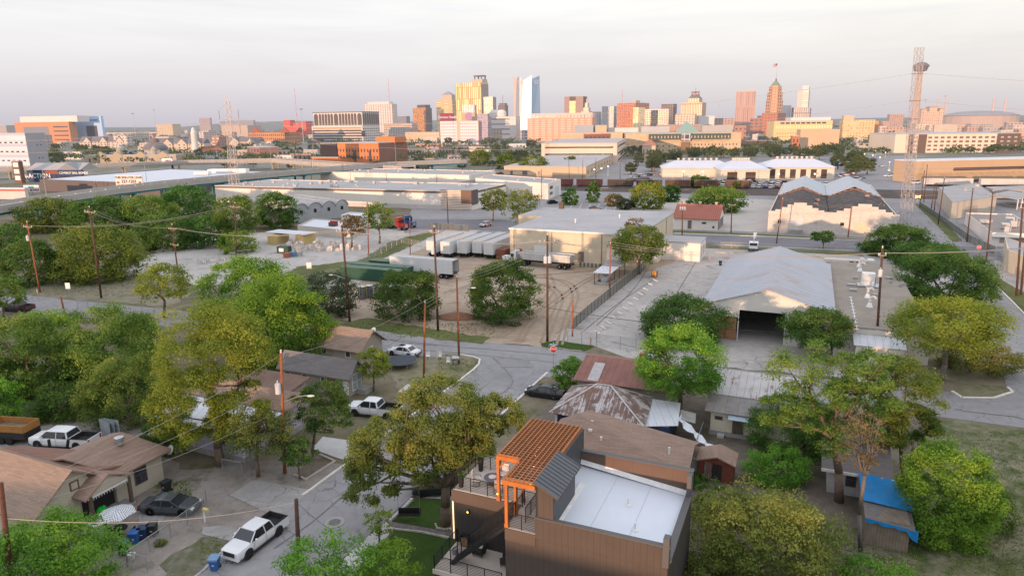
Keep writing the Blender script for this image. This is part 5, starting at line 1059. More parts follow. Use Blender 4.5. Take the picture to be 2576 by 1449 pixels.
# church with dome
T, A, B, C2, z = tower('domed_church', 'sandstone mission style church with a dark dome',215,445,470,413,391,6, fcol('sandstone',(.40,.33,.24)), cat='church'); DK = fcol('dome_dark',(.14,.13,.14), rough=.5)
cc = A.lerp(B,.58)+UP*0+Vector((0,35,0)); zz = z
part(T, 'drum', MB().lathe(cc,[(10.5,0),(10.5, zz+4),(10, zz+4.5)],12), fcol('drum',(.36,.36,.38))); part(T, 'dome', MB().lathe(cc+UP*(zz+4.5),[(11.6,0)]+[(11*math.cos(k*.26),7*math.sin(k*.26)) for k in range(5)]+[(3,6.8)],24), DK)
part(T, 'lantern', MB().lathe(cc+UP*(zz+11),[(4,0),(4,2),(3.4,2.2),(3.2,3.2),(.6,4)],12), fcol('lantern',(.2,.15,.14)))
for s_ in (.18,.36,.62,.86): q = A.lerp(B, s_); part(T, 'gabled_front', MB().extr([q+Vector((-5,-1,0)), q+Vector((-5,-1, z)), q+Vector((-3,-1, z+1.4)), q+Vector((0,-1, z+3.6)), q+Vector((3,-1, z+1.4)), q+Vector((5,-1, z)), q+Vector((5,-1,0))],(0,3,0)), MATS['sandstone'])
for s_ in (.34,.72): q = A.lerp(B, s_)+Vector((0,8,0)); part(T, 'turret', MB().lathe(q,[(2.6,0),(2.6, z+5),(3, z+5),(.2, z+8)],8), fcol('turret',(.36,.34,.26)))
gridwin(T, A, B,1, z*.8,1,14,.25,.6, s0=.02, s1=.98)
T = thing('white_spire', 'slender white silo with a pointed cap among the rooftops', 'tower', tuple(G(493.5,392))); g = G(493.5,392); z = HT(g,321); part(T, 'shaft', MB().lathe(g,[(3.6,0),(3.2, z*.82),(2.6, z*.86),(1.6, z*.97),(.2, z)],16), FWHITE, smooth=False)
def block(label, xa, xb, xc, yb, yt, ang, wall, roof=None, rows=0, cols=0, name='building',**k):
 T, A, B, C2, z = tower(name, label, xa, xb, xc, yb, yt, ang, wall, roof,**k)
 if rows: gridwin(T, A, B, z*.08, z*.95, rows, cols,.4,.5, d=.2)
 return T, A, B, C2, z
T, A, B, C2, z = block('white veranda house with a terracotta roof right of the white silo',497,562,572,394,381,8, FWHITE, fcol('terracotta',(.45,.17,.09)),2,8, 'house')
part(T, 'hip_roof', MB().add([A+UP*z, B+UP*z, C2+UP*z, A+(C2 -B)+UP*z,(A*.7+C2*.3)+UP*(z+5),(A*.3+C2*.7)+UP*(z+5)],[[0,1,5,4],[1,2,5],[2,3,4,5],[3,0,4]]), MATS['terracotta'])
block('small tan shopfront under the lattice pylon',572,628,640,398,379,10, fcol('shop_tan',(.45,.37,.30)), None,2,6); block('two storey purple brown brick building near the ramp',624,655,703,402,372,55, fcol('brick_mauve',(.28,.16,.14)), None,2,4)
block('low cream garage with a flat roof left of centre',395,440,455,345,331,12, cells('g_ivory',(.55,.45,.34),8,3.4,.9,.35)); block('yellow cream office block with grid windows, left skyline',397,437,458,346,313,10, cells('ivory_grid',(.60,.48,.32),6,3.6,.6,.4))
block('low white building with dark top left of the office block',268,400,410,341,333,5, cells('whites',(.52,.48,.46),8,4,.5,.3)); block('pink tower block on the far left horizon',504,532,536,334,297,12, cells('pinkt',(.42,.32,.34),6,4,.5,.6))
block('blue grey office pair on the horizon left of the pylon',556,600,608,334,305,10, cells('bgrey',(.26,.28,.34),8,4,.8,.5)); block('blue grey office with open top floor right of the pylon',595,640,645,334,303,10, cells('bgrey2',(.28,.29,.34),6,4,.6,.5))
block('wide tan block behind the lattice pylon',560,625,660,346,316,12, fcol('tanb',(.44,.35,.29))); block('small distant cream block at the left horizon',0,20,44,346,316,20, cells('crm',(.44,.38,.36),5,4,.5,.5))
for i,(x0, x1, yb, yt) in enumerate(((152,210,402,383),(240,300,400,388),(300,350,398,386),(455,492,397,386),(640,700,390,380),(700,760,395,378),(765,806,402,378),(728,790,408,388),(690,740,412,392),(1024,1068,398,372),(1060,1102,402,380),(1105,1150,392,372),(1180,1235,396,378),(1150,1180,390,376),(1222,1262,385,372),(1045,1120,375,362),(1070,1190,386,376),(1130,1290,379,370),(1200,1245,402,391),(1030,1075,388,376),(1280,1330,372,363),(960,1030,372,362),(1120,1165,404,393),(330,392,352,340),(640,700,366,357))):
 block(['low white commercial building', 'small cream commercial block', 'low grey roofed shop', 'low pinkish store'][i % 4]+f' in the flat district {["left of centre", "beside the ramp", "near the orange brick block", "below the skyline"][(i // 4) % 4]}'+['', ', the wider one', ', partly behind trees'][(i // 8) % 3], x0, x1 -6, x1, yb, yt,12+(i*7) % 20,[FWHITE, FTAN, fcol('lowgrey',(.36,.34,.34)), fcol('lowpink',(.42,.27,.22))][i % 4],[FROOF, FROOFD][i % 2],1,5)
# orange brown brick with red gables
T, A, B, C2, z = block('orange brown brick block with red gables left of the arched office',629,718,757,366,334,28, fcol('obrick',(.46,.23,.11)), fcol('redroof',(.36,.10,.06)),3,18)
for q in (A.lerp(B,.2), B, C2): part(T, 'gable', MB().extr([q+Vector((-8,0, z)), q+Vector((0,0, z+9)), q+Vector((8,0, z))],(0,8,0)), MATS['redroof'])
gridwin(T, B, C2, z*.08, z*.95,3,10,.4,.5)
REDL = fcol('library_red',(.55,.085,.05))
T, A, B, C2, z = block('bright red angular library with corner towers',716,772,792,344,318,25, REDL); sub(T, A, B, C2,0,.3,0,.6, z, HT(B,302), REDL, 'tower_block'); sub(T, A, B, C2,.75,1.0,0,.8, z, HT(B,306), REDL, 'tower_block'); sub(T, A, B, C2,.3,.8,.3,1, z, HT(B,311), REDL, 'tower_block')
# arched office above garage
T, A, B, C2, z = tower('arched_office', 'white office with tall dark arches above an open parking garage',787,914,957,360,317,24, fcol('garage_white',(.60,.57,.55)))
GD = fcol('garage_dark',(.085,.06,.055)); GW = fcol('garage_warm',(.45,.27,.12))
for k in range(6): onwall(T, A, B,.02,.98, z*(.06+.155*k), z*(.15+.155*k), GD if k < 5 else GW, 'garage_opening',.4)
gridwin(T, B, C2, z*.05, z*.9,6,8,.7,.35, GD)
zt = HT(B,283); P = sub(T, A, B, C2,.04,1.0,.03,1.0, z+.6, zt, MATS['garage_white'], 'upper_wall')
part(T, 'eave', MB().prism([q+((A+C2)/2-q)*-.02 for q in P], zt, zt+1.6), FROOFD)
def arches(T, a, b, z0, z1, n, mat, wide=()):
 u = (b -a).normalized(); nrm = Vector((u.y,-u.x,0)); L = (b -a).length; ws = [1.8 if i in wide else 1 for i in range(n)]; tot = sum(ws); x = 0
 for i in range(n):
  w_ = L*ws[i]/tot; r = w_*.38; m = x+w_/2; hh = z1 -r
  pts = [a+u*(m -r)+UP*z0, a+u*(m+r)+UP*z0]+[a+u*(m+r*math.cos(t*math.pi/8))+UP*(hh+r*math.sin(t*math.pi/8)) for t in range(9)]
  part(T, 'arched_window', MB().extr([q+nrm*.0 for q in pts], nrm*.5), mat); x += w_
arches(T, P[0], P[1], z+1.5, zt -1.5,14, fcol('arch_glass',(.11,.085,.08), rough=.3),(0,6,13)); arches(T, P[1], P[2], z+1.5, zt -1.5,8, MATS['arch_glass'])
# orange brick corner block
OB = fcol('bright_brick',(.60,.20,.065), kind='brick', k=(.8,.3,.02), col2=(.4,.16,.07))
T, A, B, C2, z = tower('orange_brick_block', 'bright orange brick office beside the highway ramp',848,954,1025,411,361,30, OB, FROOF)
gridwin(T, A, B, z*.1, z*.80,2,14,.45,.42); sub(T, A, B, C2,.6,1.05,.5,.9, z, z+5, OB, 'roof_room'); part(T, 'shaded_side', MB().prism([B+(B -A).normalized()*.02, B+(B -A).normalized()*.6, C2+(B -A).normalized()*.6, C2],0, z*.995), fcol('brick_shade',(.24,.115,.085)))  # right face boxed in darker brick, its shade put into the colour
for k in (.42,.78): onwall(T, A, B, k, k+.05, z*.08, z*.62, FGL, 'stair_window',.5)
T, A, B, C2, z = tower('mural_block', 'dark painted windowless block left of the orange brick office',809,849,852,411,362,20, fcol('mural_dark',(.028,.022,.028)), Y=590)
T, A, B, C2, z = tower('orange_annex', 'low orange brick annex at the foot of the ramp',785,852,856,415,397,20, OB, FROOF)
# ---- centre skyline
def office(label, xa, xb, xc, yt, ang, mat, roof=None, yb=336, name='office_tower',**k): return tower(name, label, xa, xb, xc, yb, yt, ang, mat, roof,**k)
T, A, B, C2, z = office('white slab tower with dark vertical slots left of the brown glass tower',920,990,1002,262,22, cells('white_slots',(.62,.55,.52),9,5,.3,.6,(.14,.12,.12)), yb=340); sub(T, A, B, C2,.1,.9,.2,.8, z, HT(B,256), FWHITE)
office('small grey office right of the white slab tower',1002,1024,1033,293,20, cells('sgrey',(.24,.24,.27),6,4,.6,.5))
T, A, B, C2, z = office('brown glass tower, amber on its sunlit side, with a small roof box',1041,1073,1088,272,32, cells('lit_glass_face',(.30,.14,.045),3,4,.9,.85,(.42,.20,.06),.35)); sub(T, A, B, C2,.3,.95,.1,.9, z, HT(B,264), fcol('amber_dark',(.10,.07,.07)))  # low sun on the brown glass is painted as amber
part(T, 'shaded_face', MB().prism([B+(B -A).normalized()*.05, B+(B -A).normalized()*.8, C2+(B -A).normalized()*.8, C2],0, z*.999), cells('shaded_glass_face',(.075,.055,.06),3,4,.9,.85,(.09,.06,.05),.3))  # same glass in a darker copy, shade put into the colour
office('cream banded low block under the skyline',968,1038,1052,311,18, cells('banded',(.54,.42,.35),30,4,.98,.4,(.2,.15,.14)), yb=350); office('pale grey building with a curved cornice under the skyline',972,1018,1033,321,18, cells('pgrey',(.42,.40,.38),6,4,.4,.5), yb=352); office('long tan low rise with square windows under the skyline',1020,1106,1112,333,14, cells('ltan',(.56,.42,.29),7,6,.35,.45), yb=357)
T, A, B, C2, z = office('tan hotel tower with a grey pyramid cap',1100,1140,1151,253,24, cells('tan_band',(.60,.40,.22),30,4.2,.6,.45,(.62,.48,.22),.5)); P = sub(T, A, B, C2,.3,.95,.1,.9, z, HT(B,239), FTAN, 'crown')
cp = (P[0]+P[2])/2; part(T, 'pyramid_cap', MB().add([q+UP*HT(B,239) for q in P]+[cp+UP*HT(B,229)],[[0,1,4],[1,2,4],[2,3,4],[3,0,4]]), fcol('cap_grey',(.30,.28,.30)))
SUN_GLOW = M('sun_glow_glass',(.34,.20,.08),.42,.15,.02, kind='cells', k=(8,40,.66,.97), col2=(1,.72,.28), far=True)  # sun's reflection on the glass painted as gold bars
T, A, B, C2, z = office('tallest tower, its golden glass face glowing in the low sun',1149,1212,1230,208,30, SUN_GLOW)
part(T, 'shaded_face', MB().prism([B+(B -A).normalized()*.05, B+(B -A).normalized()*1.2, C2+(B -A).normalized()*1.2, C2],0, z*.97), cells('tan_shade',(.36,.26,.22),6,4,.5,.5,(.2,.15,.13)))  # thin box paints the unlit side in a darker tan
sub(T, A, B, C2,.6,1.0,.2,.9, z, HT(B,199), FTAN, 'crown'); P = sub(T, A, B, C2,.66,.70,.3,.34, z, HT(B,190), fcol('frame_brown',(.16,.11,.10)), 'crown_post')
for s_, t_ in ((.92,.3),(.66,.8),(.92,.8)): sub(T, A, B, C2, s_, s_+.04, t_, t_+.04, z, HT(B,190), MATS['frame_brown'], 'crown_post')
sub(T, A, B, C2,.64,.98,.28,.86, HT(B,191.5), HT(B,189), MATS['frame_brown'], 'crown_frame')
T, A, B, C2, z = office('small sun-blazing glass tower right of the golden tower',1218,1241,1249,244,30, M('blaze_glass',(1,.80,.45),.4,.1,.02, metal=.2, kind='cells', k=(5,6,.8,.8), col2=(1,.93,.65), far=True))  # blaze of the sun put into the glass colour
part(T, 'shaded_face', MB().prism([B+(B -A).normalized()*.05, B+(B -A).normalized()*.8, C2+(B -A).normalized()*.8, C2],0, z*.99), MATS['tan_shade'])  # unlit side painted with the darker tan
T, A, B, C2, z = office('dark gothic stone tower with a thin mast',1254,1272,1279,265,25, cells('gothic',(.20,.15,.14),5,6,.4,.7,(.08,.06,.06))); sub(T, A, B, C2,.1,.9,.1,.9, z, HT(B,260), MATS['gothic'], 'crown'); sub(T, A, B, C2,.48,.52,.4,.44, HT(B,260), HT(B,240), FROOFD, 'mast')
# hospital group
PK = cells('hosp_white',(.62,.56,.58),7,4.4,.55,.45,(.26,.17,.24)); T, A, B, C2, z = office('white children hospital block with rows of mauve balconies',1109,1204,1212,305,14, cells('hosp_wall',(.70,.64,.64),200,200,0,0), yb=364)
gridwin(T, A, B, z*.06, z*.95,7,10,.6,.36, fcol('mauve_glass',(.40,.32,.42)), s0=.02, s1=.42); gridwin(T, A, B, z*.06, z*.95,7,9,.6,.36, MATS['mauve_glass'], s0=.52, s1=.96); onwall(T, A, B,.44,.52,0, z, FTAN, 'tan_stripe',.3)
P = sub(T, A, B, C2,.0,.34,.02,.3, z, z+13, fcol('maroon',(.26,.045,.10)), 'sign_panel'); text('Christus Health', P[0].lerp(P[1],.58)+UP*(z+6.5)-Vector((0,.8,0)),5.0, B -A, FWHITE, '', T=T, name='sign_lettering')
part(T, 'mural', MB().prism([B+(B -A).normalized()*.1, B+(B -A).normalized()*.7, C2+(B -A).normalized()*.7, C2],0, z), fcol('mural_pink',(.42,.24,.28)))
T, A, B, C2, z = office('tan hospital tower with a round purple emblem',1164,1196,1202,286,14, fcol('htan',(.50,.37,.25)), yb=360); part(T, 'emblem', MB().lathe(A.lerp(B,.55)+UP*z*.9-Vector((0,.6,0)),[(7,0),(7,.6),(2,.6)],14, Vector((0,-1,0))), fcol('purple',(.42,.24,.40))); sub(T, A, B, C2,.05,.95,.1,.9, z, HT(B,264), cells('louvre',(.45,.42,.44),3,50,.3,.9,(.3,.28,.3)), 'plant_room')
office('mauve grey hospital wing with stacked balconies',1200,1228,1238,287,18, cells('mauve_wing',(.40,.36,.44),6,4.6,.75,.5,(.19,.15,.20)), yb=356)
T, A, B, C2, z = office('white garage block with two white silos on top',1237,1298,1309,294,20, cells('wgar',(.60,.57,.56),400,9,.8,.18,(.10,.09,.1)), yb=357)
for s_ in (.12,.42): q = A.lerp(B, s_)+Vector((0,12,0)); part(T, 'silo', MB().lathe(q+UP*z,[(9,0),(9,8),(6,12),(.5,13)],14), FWHITE)
office('tan low rise with small windows in front of the white garage',1237,1276,1280,328,12, cells('tlow',(.42,.35,.28),6,6,.35,.45), yb=357); office('pale low block between the white garage and pink hotel',1306,1328,1334,328,12, cells('tlow2',(.45,.42,.42),30,6,.9,.4), yb=352)
# faceted glass tower
T = thing('faceted_glass_tower', 'faceted glass tower with pointed crown facets, white and blue', 'office tower', tuple(GY(1326,1750)))
Yt = 1750; FW = fcol('facet_glare',(.95,.90,.88), rough=.35); FB = M('facet_blue',(.30,.44,.60),.2,.08,.02, kind='stripe_v', k=(4.2,1,.12,.25), far=True, spec=.6); FGY = M('facet_grey',(.26,.29,.36),.25,.06,.02, kind='stripe_v', k=(4.2,1,.12,.25), far=True); FS = fcol('facet_sliver',(.70,.52,.42), rough=.4)  # white facet is sun glare on glass, painted as colour
def fp(x, y, dy=0): g = GY(x, Yt+dy); return Vector((g.x, g.y, max(0, HT(g, y))))
yb_ = 340
F1 = [fp(1292.8, yb_,25), fp(1296, yb_,0), fp(1301,199,0), fp(1293,192,25)]; F2 = [fp(1296, yb_,0), fp(1307, yb_,-6), fp(1316,203,-6), fp(1308,190.5,-4), fp(1301,199,0)]
F3 = [fp(1307, yb_,-8), fp(1336, yb_,-14), fp(1338.5,190,-14), fp(1316.5,204,-8)]; F4 = [fp(1336, yb_,-14), fp(1360.5, yb_,12), fp(1357.5,191,12), fp(1339,199,-14)]
back = [fp(1360.5, yb_,40), fp(1292.8, yb_,60), fp(1294,206,60), fp(1357,206,40)]
for f_, m_ in ((F1, FS),(F2, FGY),(F3, FW),(F4, FB),(back, FGY),([F4[1], back[0], back[3], F4[2]], FB),([back[1], F1[0], F1[3], back[2]], FS),([q+UP*(HT(q,207)-q.z) for q in (F1[2], F2[2], F3[3], F4[3], back[3], back[2])], FROOFD)): part(T, 'facet', MB().quad(*f_), m_)
for x, y in ((1307.5,206.5),(1349.5,206.5)): q = fp(x, y,-22); part(T, 'ring_logo', MB().path([q+Vector((4*math.cos(k*.524),0,4*math.sin(k*.524))) for k in range(13)],.5,5), FWHITE)
# pink hotel
HP = cells('pink_grid',(.62,.34,.23),200,200,0,0); T, A, B, C2, z = office('long pink and white gridded hotel in front of the skyline',1327,1489,1498,297,14, HP, yb=357)
gridwin(T, A, B, z*.04, z*.97,10,10,.62,.5, fcol('pink_bay',(.58,.50,.46)), name='bay', d=.4); gridwin(T, A, B, z*.06, z*.95,1,1,.01,.01)
P = sub(T, A, B, C2,.055,1.0,.05,.9, z+.6, HT(B,284), cells('pink_upper',(.66,.50,.45),6,12,.35,.7,(.22,.16,.15)), 'upper_floor')
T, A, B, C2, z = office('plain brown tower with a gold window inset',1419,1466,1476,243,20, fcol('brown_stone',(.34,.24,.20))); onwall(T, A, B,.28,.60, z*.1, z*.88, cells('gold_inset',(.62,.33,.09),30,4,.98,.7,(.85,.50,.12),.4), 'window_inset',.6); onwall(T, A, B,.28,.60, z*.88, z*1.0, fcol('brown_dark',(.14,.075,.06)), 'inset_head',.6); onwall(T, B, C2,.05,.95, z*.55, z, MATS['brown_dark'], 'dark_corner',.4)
T, A, B, C2, z = office('white stepped gothic crowned tower',1462,1481,1488,281,20, cells('gothic_white',(.64,.52,.44),4,40,.3,.8,(.42,.33,.28)), Y=1500); sub(T, A, B, C2,.2,.85,.1,.9, z, HT(B,271), MATS['gothic_white'], 'crown'); sub(T, A, B, C2,.36,.7,.2,.8, z, HT(B,259), MATS['gothic_white'], 'crown'); sub(T, A, B, C2,.48,.58,.4,.6, z, HT(B,248), MATS['gothic_white'], 'spire')
office('pale gridded tower left of the orange brick hotel',1513,1543,1550,268,20, cells('pale_grid',(.46,.46,.45),5.5,4.2,.5,.55,(.18,.18,.19))); office('pale low block left of the pale gridded tower',1488,1508,1512,282,15, cells('pl',(.46,.43,.44),6,4,.5,.5))
T, A, B, C2, z = office('orange brick hotel tower with a bright cap',1551,1597,1631,259,34, cells('ob_hotel',(.40,.13,.075),6,4.5,.45,.4,(.62,.35,.12),.5), FTAN); sub(T, A, B, C2,.85,1.0,.0,.3, z, HT(B,253), FTAN, 'crown'); sub(T, A, B, C2,.7,1.0,.3,.95, z, HT(B,262)+3, FTAN, 'crown')
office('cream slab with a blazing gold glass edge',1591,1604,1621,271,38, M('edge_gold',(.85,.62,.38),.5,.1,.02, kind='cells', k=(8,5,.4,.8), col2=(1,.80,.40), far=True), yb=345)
office('dark plum tower behind the amber glass office',1661,1692,1700,262,25, cells('plum',(.12,.09,.10),5,4,.6,.5,(.10,.08,.09))); T, A, B, C2, z = office('blue framed glass office with amber panes',1621,1680,1689,275,20, cells('blue_amber',(.16,.17,.24),4,4.2,.62,.6,(.50,.30,.10),.4), yb=342)
T, A, B, C2, z = office('tan stepped tower carrying a dark rooftop hotel sign',1710,1763,1773,258,24, cells('tan_pil',(.52,.33,.19),4.5,80,.45,.96,(.30,.20,.13))); zc = HT(B,247); P = sub(T, A, B, C2,.3,.82,.1,.9, z, zc, MATS['tan_pil'], 'upper_tower'); cp = (P[0]+P[2])/2; z5 = HT(B,241)
part(T, 'mansard', MB().add([q+UP*(zc+.2) for q in P]+[q+(cp -q)*.35+UP*z5 for q in P],[[0,1,5,4],[1,2,6,5],[2,3,7,6],[3,0,4,7],[4,5,6,7]]), fcol('slate_green',(.16,.16,.17)))
sgn = thing('rooftop_sign', 'dark red rooftop sign board with white letters on the tan tower', 'sign', tuple(Vector((cp.x, cp.y, z5)))); u = (P[1]-P[0]).normalized(); sw = (P[1]-P[0]).length*.38; zs = HT(B,229.5)
part(sgn, 'board', MB().extr([cp -u*sw+UP*(z5+.5), cp+u*sw+UP*(z5+.5), cp+u*sw+UP*zs, cp -u*sw+UP*zs], Vector((0,2,0))), fcol('sign_red',(.10,.02,.02))); text('DRURY', cp+UP*(z5*.45+zs*.55)-Vector((0,1,0)),(zs -z5)*.62, u, FWHITE, '', T=sgn); text('PLAZA HOTEL', cp+UP*(z5+(zs -z5)*.2)-Vector((0,1,0)),(zs -z5)*.22, u, FWHITE, '', T=sgn)
part(sgn, 'mast', MB().tube(cp+UP*zs, cp+UP*HT(B,217),.6,.2), FROOFD)
office('white low block with small windows below the sign tower',1696,1745,1758,287,16, cells('wlow',(.56,.48,.38),6,5,.45,.5,(.2,.16,.13)), yb=345); office('plain white low block right of the sign tower',1755,1795,1801,292,14, FWHITE, yb=342); office('brick low roofs behind the stone college',1650,1765,1800,315,18, cells('bl',(.42,.24,.17),6,5,.5,.4), yb=350)
T, A, B, C2, z = office('pink granite tower with a crenellated top',1846,1895,1903,231,18, cells('pink_granite',(.46,.30,.26),5,70,.35,.93,(.28,.19,.18)))
for k in range(9): sub(T, A, B, C2, k/9+.01, k/9+.07,0,.1, z, z+4.5, FTAN, 'merlon')
office('low red gabled roofs left of the octagonal spire tower',1788,1846,1850,298,14, cells('lr',(.44,.30,.26),7,5,.5,.4), yb=340)
# octagonal brick tower with green roof
c0 = GY(1942,1650); T = thing('spire_tower', 'stepped brown brick tower with a green pyramid roof and tall flagpole', 'office tower', tuple(c0)); TB = cells('spire_brick',(.48,.28,.17),6.0,7,.45,.55,(.11,.065,.05)); k_ = 1650/1718*.99
def octo(wpx, y0, y1, mat, nm, top=None): r = wpx/2*k_*1.04; r2 = (top if top is not None else wpx)/2*k_*1.04; return part(T, nm, MB().lathe(c0,[(r, max(0, HT(c0, y0))),(r2, HT(c0, y1))],8), mat)
octo(40,335,253, TB, 'base_storeys'); octo(36,254,234, TB, 'middle_storeys'); octo(30,235,219, TB, 'upper_storeys'); octo(28,219,217, FTAN, 'cornice'); octo(25,217.2,205, fcol('copper_green',(.20,.26,.16)), 'green_roof',7); octo(5,205.2,197, FROOFD, 'lantern',2)
part(T, 'flagpole', MB().tube(c0+UP*HT(c0,197), c0+UP*HT(c0,160),.45,.25), fcol('pole_grey',(.4,.38,.38))); q = c0+UP*HT(c0,160.5); L_ = 9.5
o = part(T, 'flag', MB().quad(q, q+Vector((-L_,0,-1)), q+Vector((-L_,0,-9)), q+UP*-7), fcol('flag_stripe',(.42,.12,.12), kind='stripe_v', k=(1.1,1,.5,1), col2=(.6,.55,.55)))
part(T, 'flag_canton', MB().quad(q+Vector((0,-.3,0)), q+Vector((-4,-.3,-.4)), q+Vector((-4,-.3,-4)), q+Vector((0,-.3,-3.6))), fcol('flag_blue',(.06,.07,.2)))
T, A, B, C2, z = office('white hotel slab with a tall plain penthouse',1999,2026,2035,226,24, cells('white_slab',(.58,.52,.48),60,4.6,.7,.4,(.36,.34,.34))); sub(T, A, B, C2,.35,.95,.2,.8, z, HT(B,214.5), FWHITE)
office('white and blue block beside the spire tower',1964,1985,1989,266,20, fcol('wb',(.55,.53,.56))); office('dark gridded block with teal edge glass',1986,2032,2046,271,24, cells('dgrid',(.30,.27,.28),5,50,.55,.94,(.10,.10,.13))); office('tan block between the pink tower and spire tower',1903,1925,1930,292,16, cells('tb',(.50,.38,.32),5,4,.4,.4), yb=334)
T, A, B, C2, z = office('red brick block with rows of square windows below the spire tower',1912,1952,1973,285,30, cells('rb',(.42,.17,.11),5.2,5,.5,.45,(.07,.05,.05)), fcol('rb_roof',(.22,.12,.1)), yb=348); office('red brown low block left of the square windowed block',1886,1913,1916,298,14, cells('rbl',(.34,.17,.13),8,6,.5,.4), yb=348)
T, A, B, C2, z = office('long yellow justice building glowing in the sun',1944,2090,2098,304,10, fcol('yell',(.66,.49,.26)), yb=358); gridwin(T, A, B, z*.62, z*.82,1,20,.6,.7, fcol('yell_win',(.80,.66,.38)), s0=.02); gridwin(T, A, B, z*.84, z*.97,1,9,.8,.6, FGL, s0=.1, s1=.9); gridwin(T, A, B, z*.2, z*.5,2,10,.3,.3, FGL, s0=.05, s1=.5); sub(T, A, B, C2,.3,.98,.1,.8, z, HT(B,295), FWHITE)
office('plain tan windowless box in front of the yellow building',2010,2108,2113,327,14, fcol('plain_tan',(.54,.38,.26)), FTAN, yb=379); block('narrow brick stair block left of the plain tan box',1990,2008,2012,380,343,14, FBRICK, None,2,2, Y=700)
T, A, B, C2, z = office('gridded golden concrete office right of the yellow building',2116,2196,2209,302,16, cells('gold_grid',(.66,.47,.27),4,3.6,.5,.5,(.46,.33,.2)), yb=357); sub(T, A, B, C2,.02,.35,.1,.6, z, z+7, FTAN); office('orange edged tower right of the golden office',2196,2206,2214,306,30, fcol('or_edge',(.60,.27,.09)), yb=350)
# stone college with green roof band
SN = fcol('limestone',(.56,.43,.29), kind='brick', k=(3,1.2,.1), col2=(.42,.32,.22)); GR = fcol('green_glass_roof',(.075,.10,.085), rough=.3)
T, A, B, C2, z = tower('stone_college', 'long pale limestone college building with dark green roof band',1573,1862,1884,388,335,6, SN, FTAN)
onwall(T, A, B,.2,.90, z*.72, z*.99, GR, 'green_roof_band',3); onwall(T, A, B,.48,.56, z*.66, z*1.02, fcol('atrium_grid',(.5,.5,.52), kind='cells', k=(5,5,.8,.8), col2=(.12,.13,.15)), 'atrium_window',5); onwall(T, A, B,.485,.555,0, z*.6, fcol('entrance',(.22,.14,.09)), 'entrance',3)
gridwin(T, A, B, z*.76, z*.92,1,24,.3,.7, FTAN, s0=.21, s1=.9, name='dormer', d=3.4); gridwin(T, A, B, z*.08, z*.6,2,14,.3,.3, FGL, s0=.56, s1=.98); gridwin(T, A, B, z*.1, z*.5,2,8,.25,.3, FGL, s0=.05, s1=.46)
P = [A.lerp(B,.50), A.lerp(B,.66)]; ap = A.lerp(B,.555)+Vector((0,15, HT(B,303))); part(T, 'glass_pyramid', MB().add([P[0]+UP*z, P[1]+UP*z, P[1]+Vector((0,40, z)), P[0]+Vector((0,40, z)), ap],[[0,1,4],[1,2,4],[2,3,4],[3,0,4]]), fcol('pyramid_glass',(.22,.34,.30), rough=.3))
T, A, B, C2, z = tower('stone_college_wing', 'limestone wing with a row of red framed gallery windows',1414,1565,1574,388,335,8, SN, FTAN); onwall(T, A, B,.36,.80, z*.55, z*.97, fcol('gallery',(.26,.09,.06)), 'gallery',1); gridwin(T, A, B, z*.62, z*.88,1,6,.6,.8, FGL, s0=.37, s1=.79, d=1.4); gridwin(T, A, B, z*.5, z*.8,1,6,.18,.6, FGL, s0=.03, s1=.33)
for i,(x0, x1, yb, yt, m_, lb) in enumerate(((1445,1497,360,316, fcol('bluegrey',(.34,.38,.44)), 'blue grey louvred box behind the gallery wing'),(1497,1530,360,316, SN, 'stone block with two windows behind the gallery wing'),(1530,1610,358,322, FWHITE, 'white low roofs behind the college'),(1612,1688,358,319, fcol('bg2',(.42,.44,.47)), 'pale blue box on the college roofline'),(1765,1846,358,316, fcol('metalshed',(.40,.40,.40)), 'grey metal hall behind the college'),(1846,1880,362,318, cells('brk3',(.40,.2,.14),6,6,.4,.4), 'red brick block at the right end of the college'),(1880,1945,372,355, FBRICK, 'low red brick hall right of the college'))): office(lb, x0, x1 -5, x1, yt,10, m_, yb=yb, name='building')
T, A, B, C2, z = tower('red_hip_house', 'small cream building with a red hipped roof among the trees',1680-4,1715,1722,420,407,12, FTAN, Y=480)
bpy.data.objects.remove(T.children[0]) if False else None
g = G(1632,398); T, A, B, C2, z = tower('red_hip_house', 'cream building with a red hipped roof below the college',1615,1648,1654,399,368,12, FTAN)
part(T, 'hip_roof', MB().add([A+UP*(z+.6), B+UP*(z+.6), C2+UP*(z+.6), A+(C2 -B)+UP*(z+.6),(A+C2)/2+UP*(z+5)],[[0,1,4],[1,2,4],[2,3,4],[3,0,4]]), MATS['terracotta']); gridwin(T, A, B, z*.3, z*.8,1,4,.3,.8)
# cream garage with slots
T, A, B, C2, z = tower('parking_garage', 'cream three level parking garage with long dark slots',1362,1551,1573,412,360.5,12, fcol('garage_cream',(.64,.52,.43)), FROOF)
for k in (.06,.42,.76):
 onwall(T, A, B,.05,.95 if k > .1 else .3, z*k, z*(k+.075), GD, 'slot',.2); onwall(T, B, C2,.1,.9, z*k, z*(k+.09), GD, 'slot',.2)
T, A, B, C2, z = tower('low_cream_office', 'low cream and tan office with square windows by the railway',1268,1474,1548,449,421,14, fcol('cream_office',(.54,.41,.28)), FROOF); onwall(T, A, B,0,1,0, z*.28, fcol('tan_base',(.36,.28,.22)), 'base_band',.1)
for s_, w_ in ((.08,.03),(.23,.06),(.42,.03)): onwall(T, A, B, s_, s_+w_, z*.3, z*.62, FGL, 'window',.15)
roof_units(T, A, B, C2, z,8,33); gridwin(T, B, C2,1, z*.8,1,10,.2,.5, FGL)
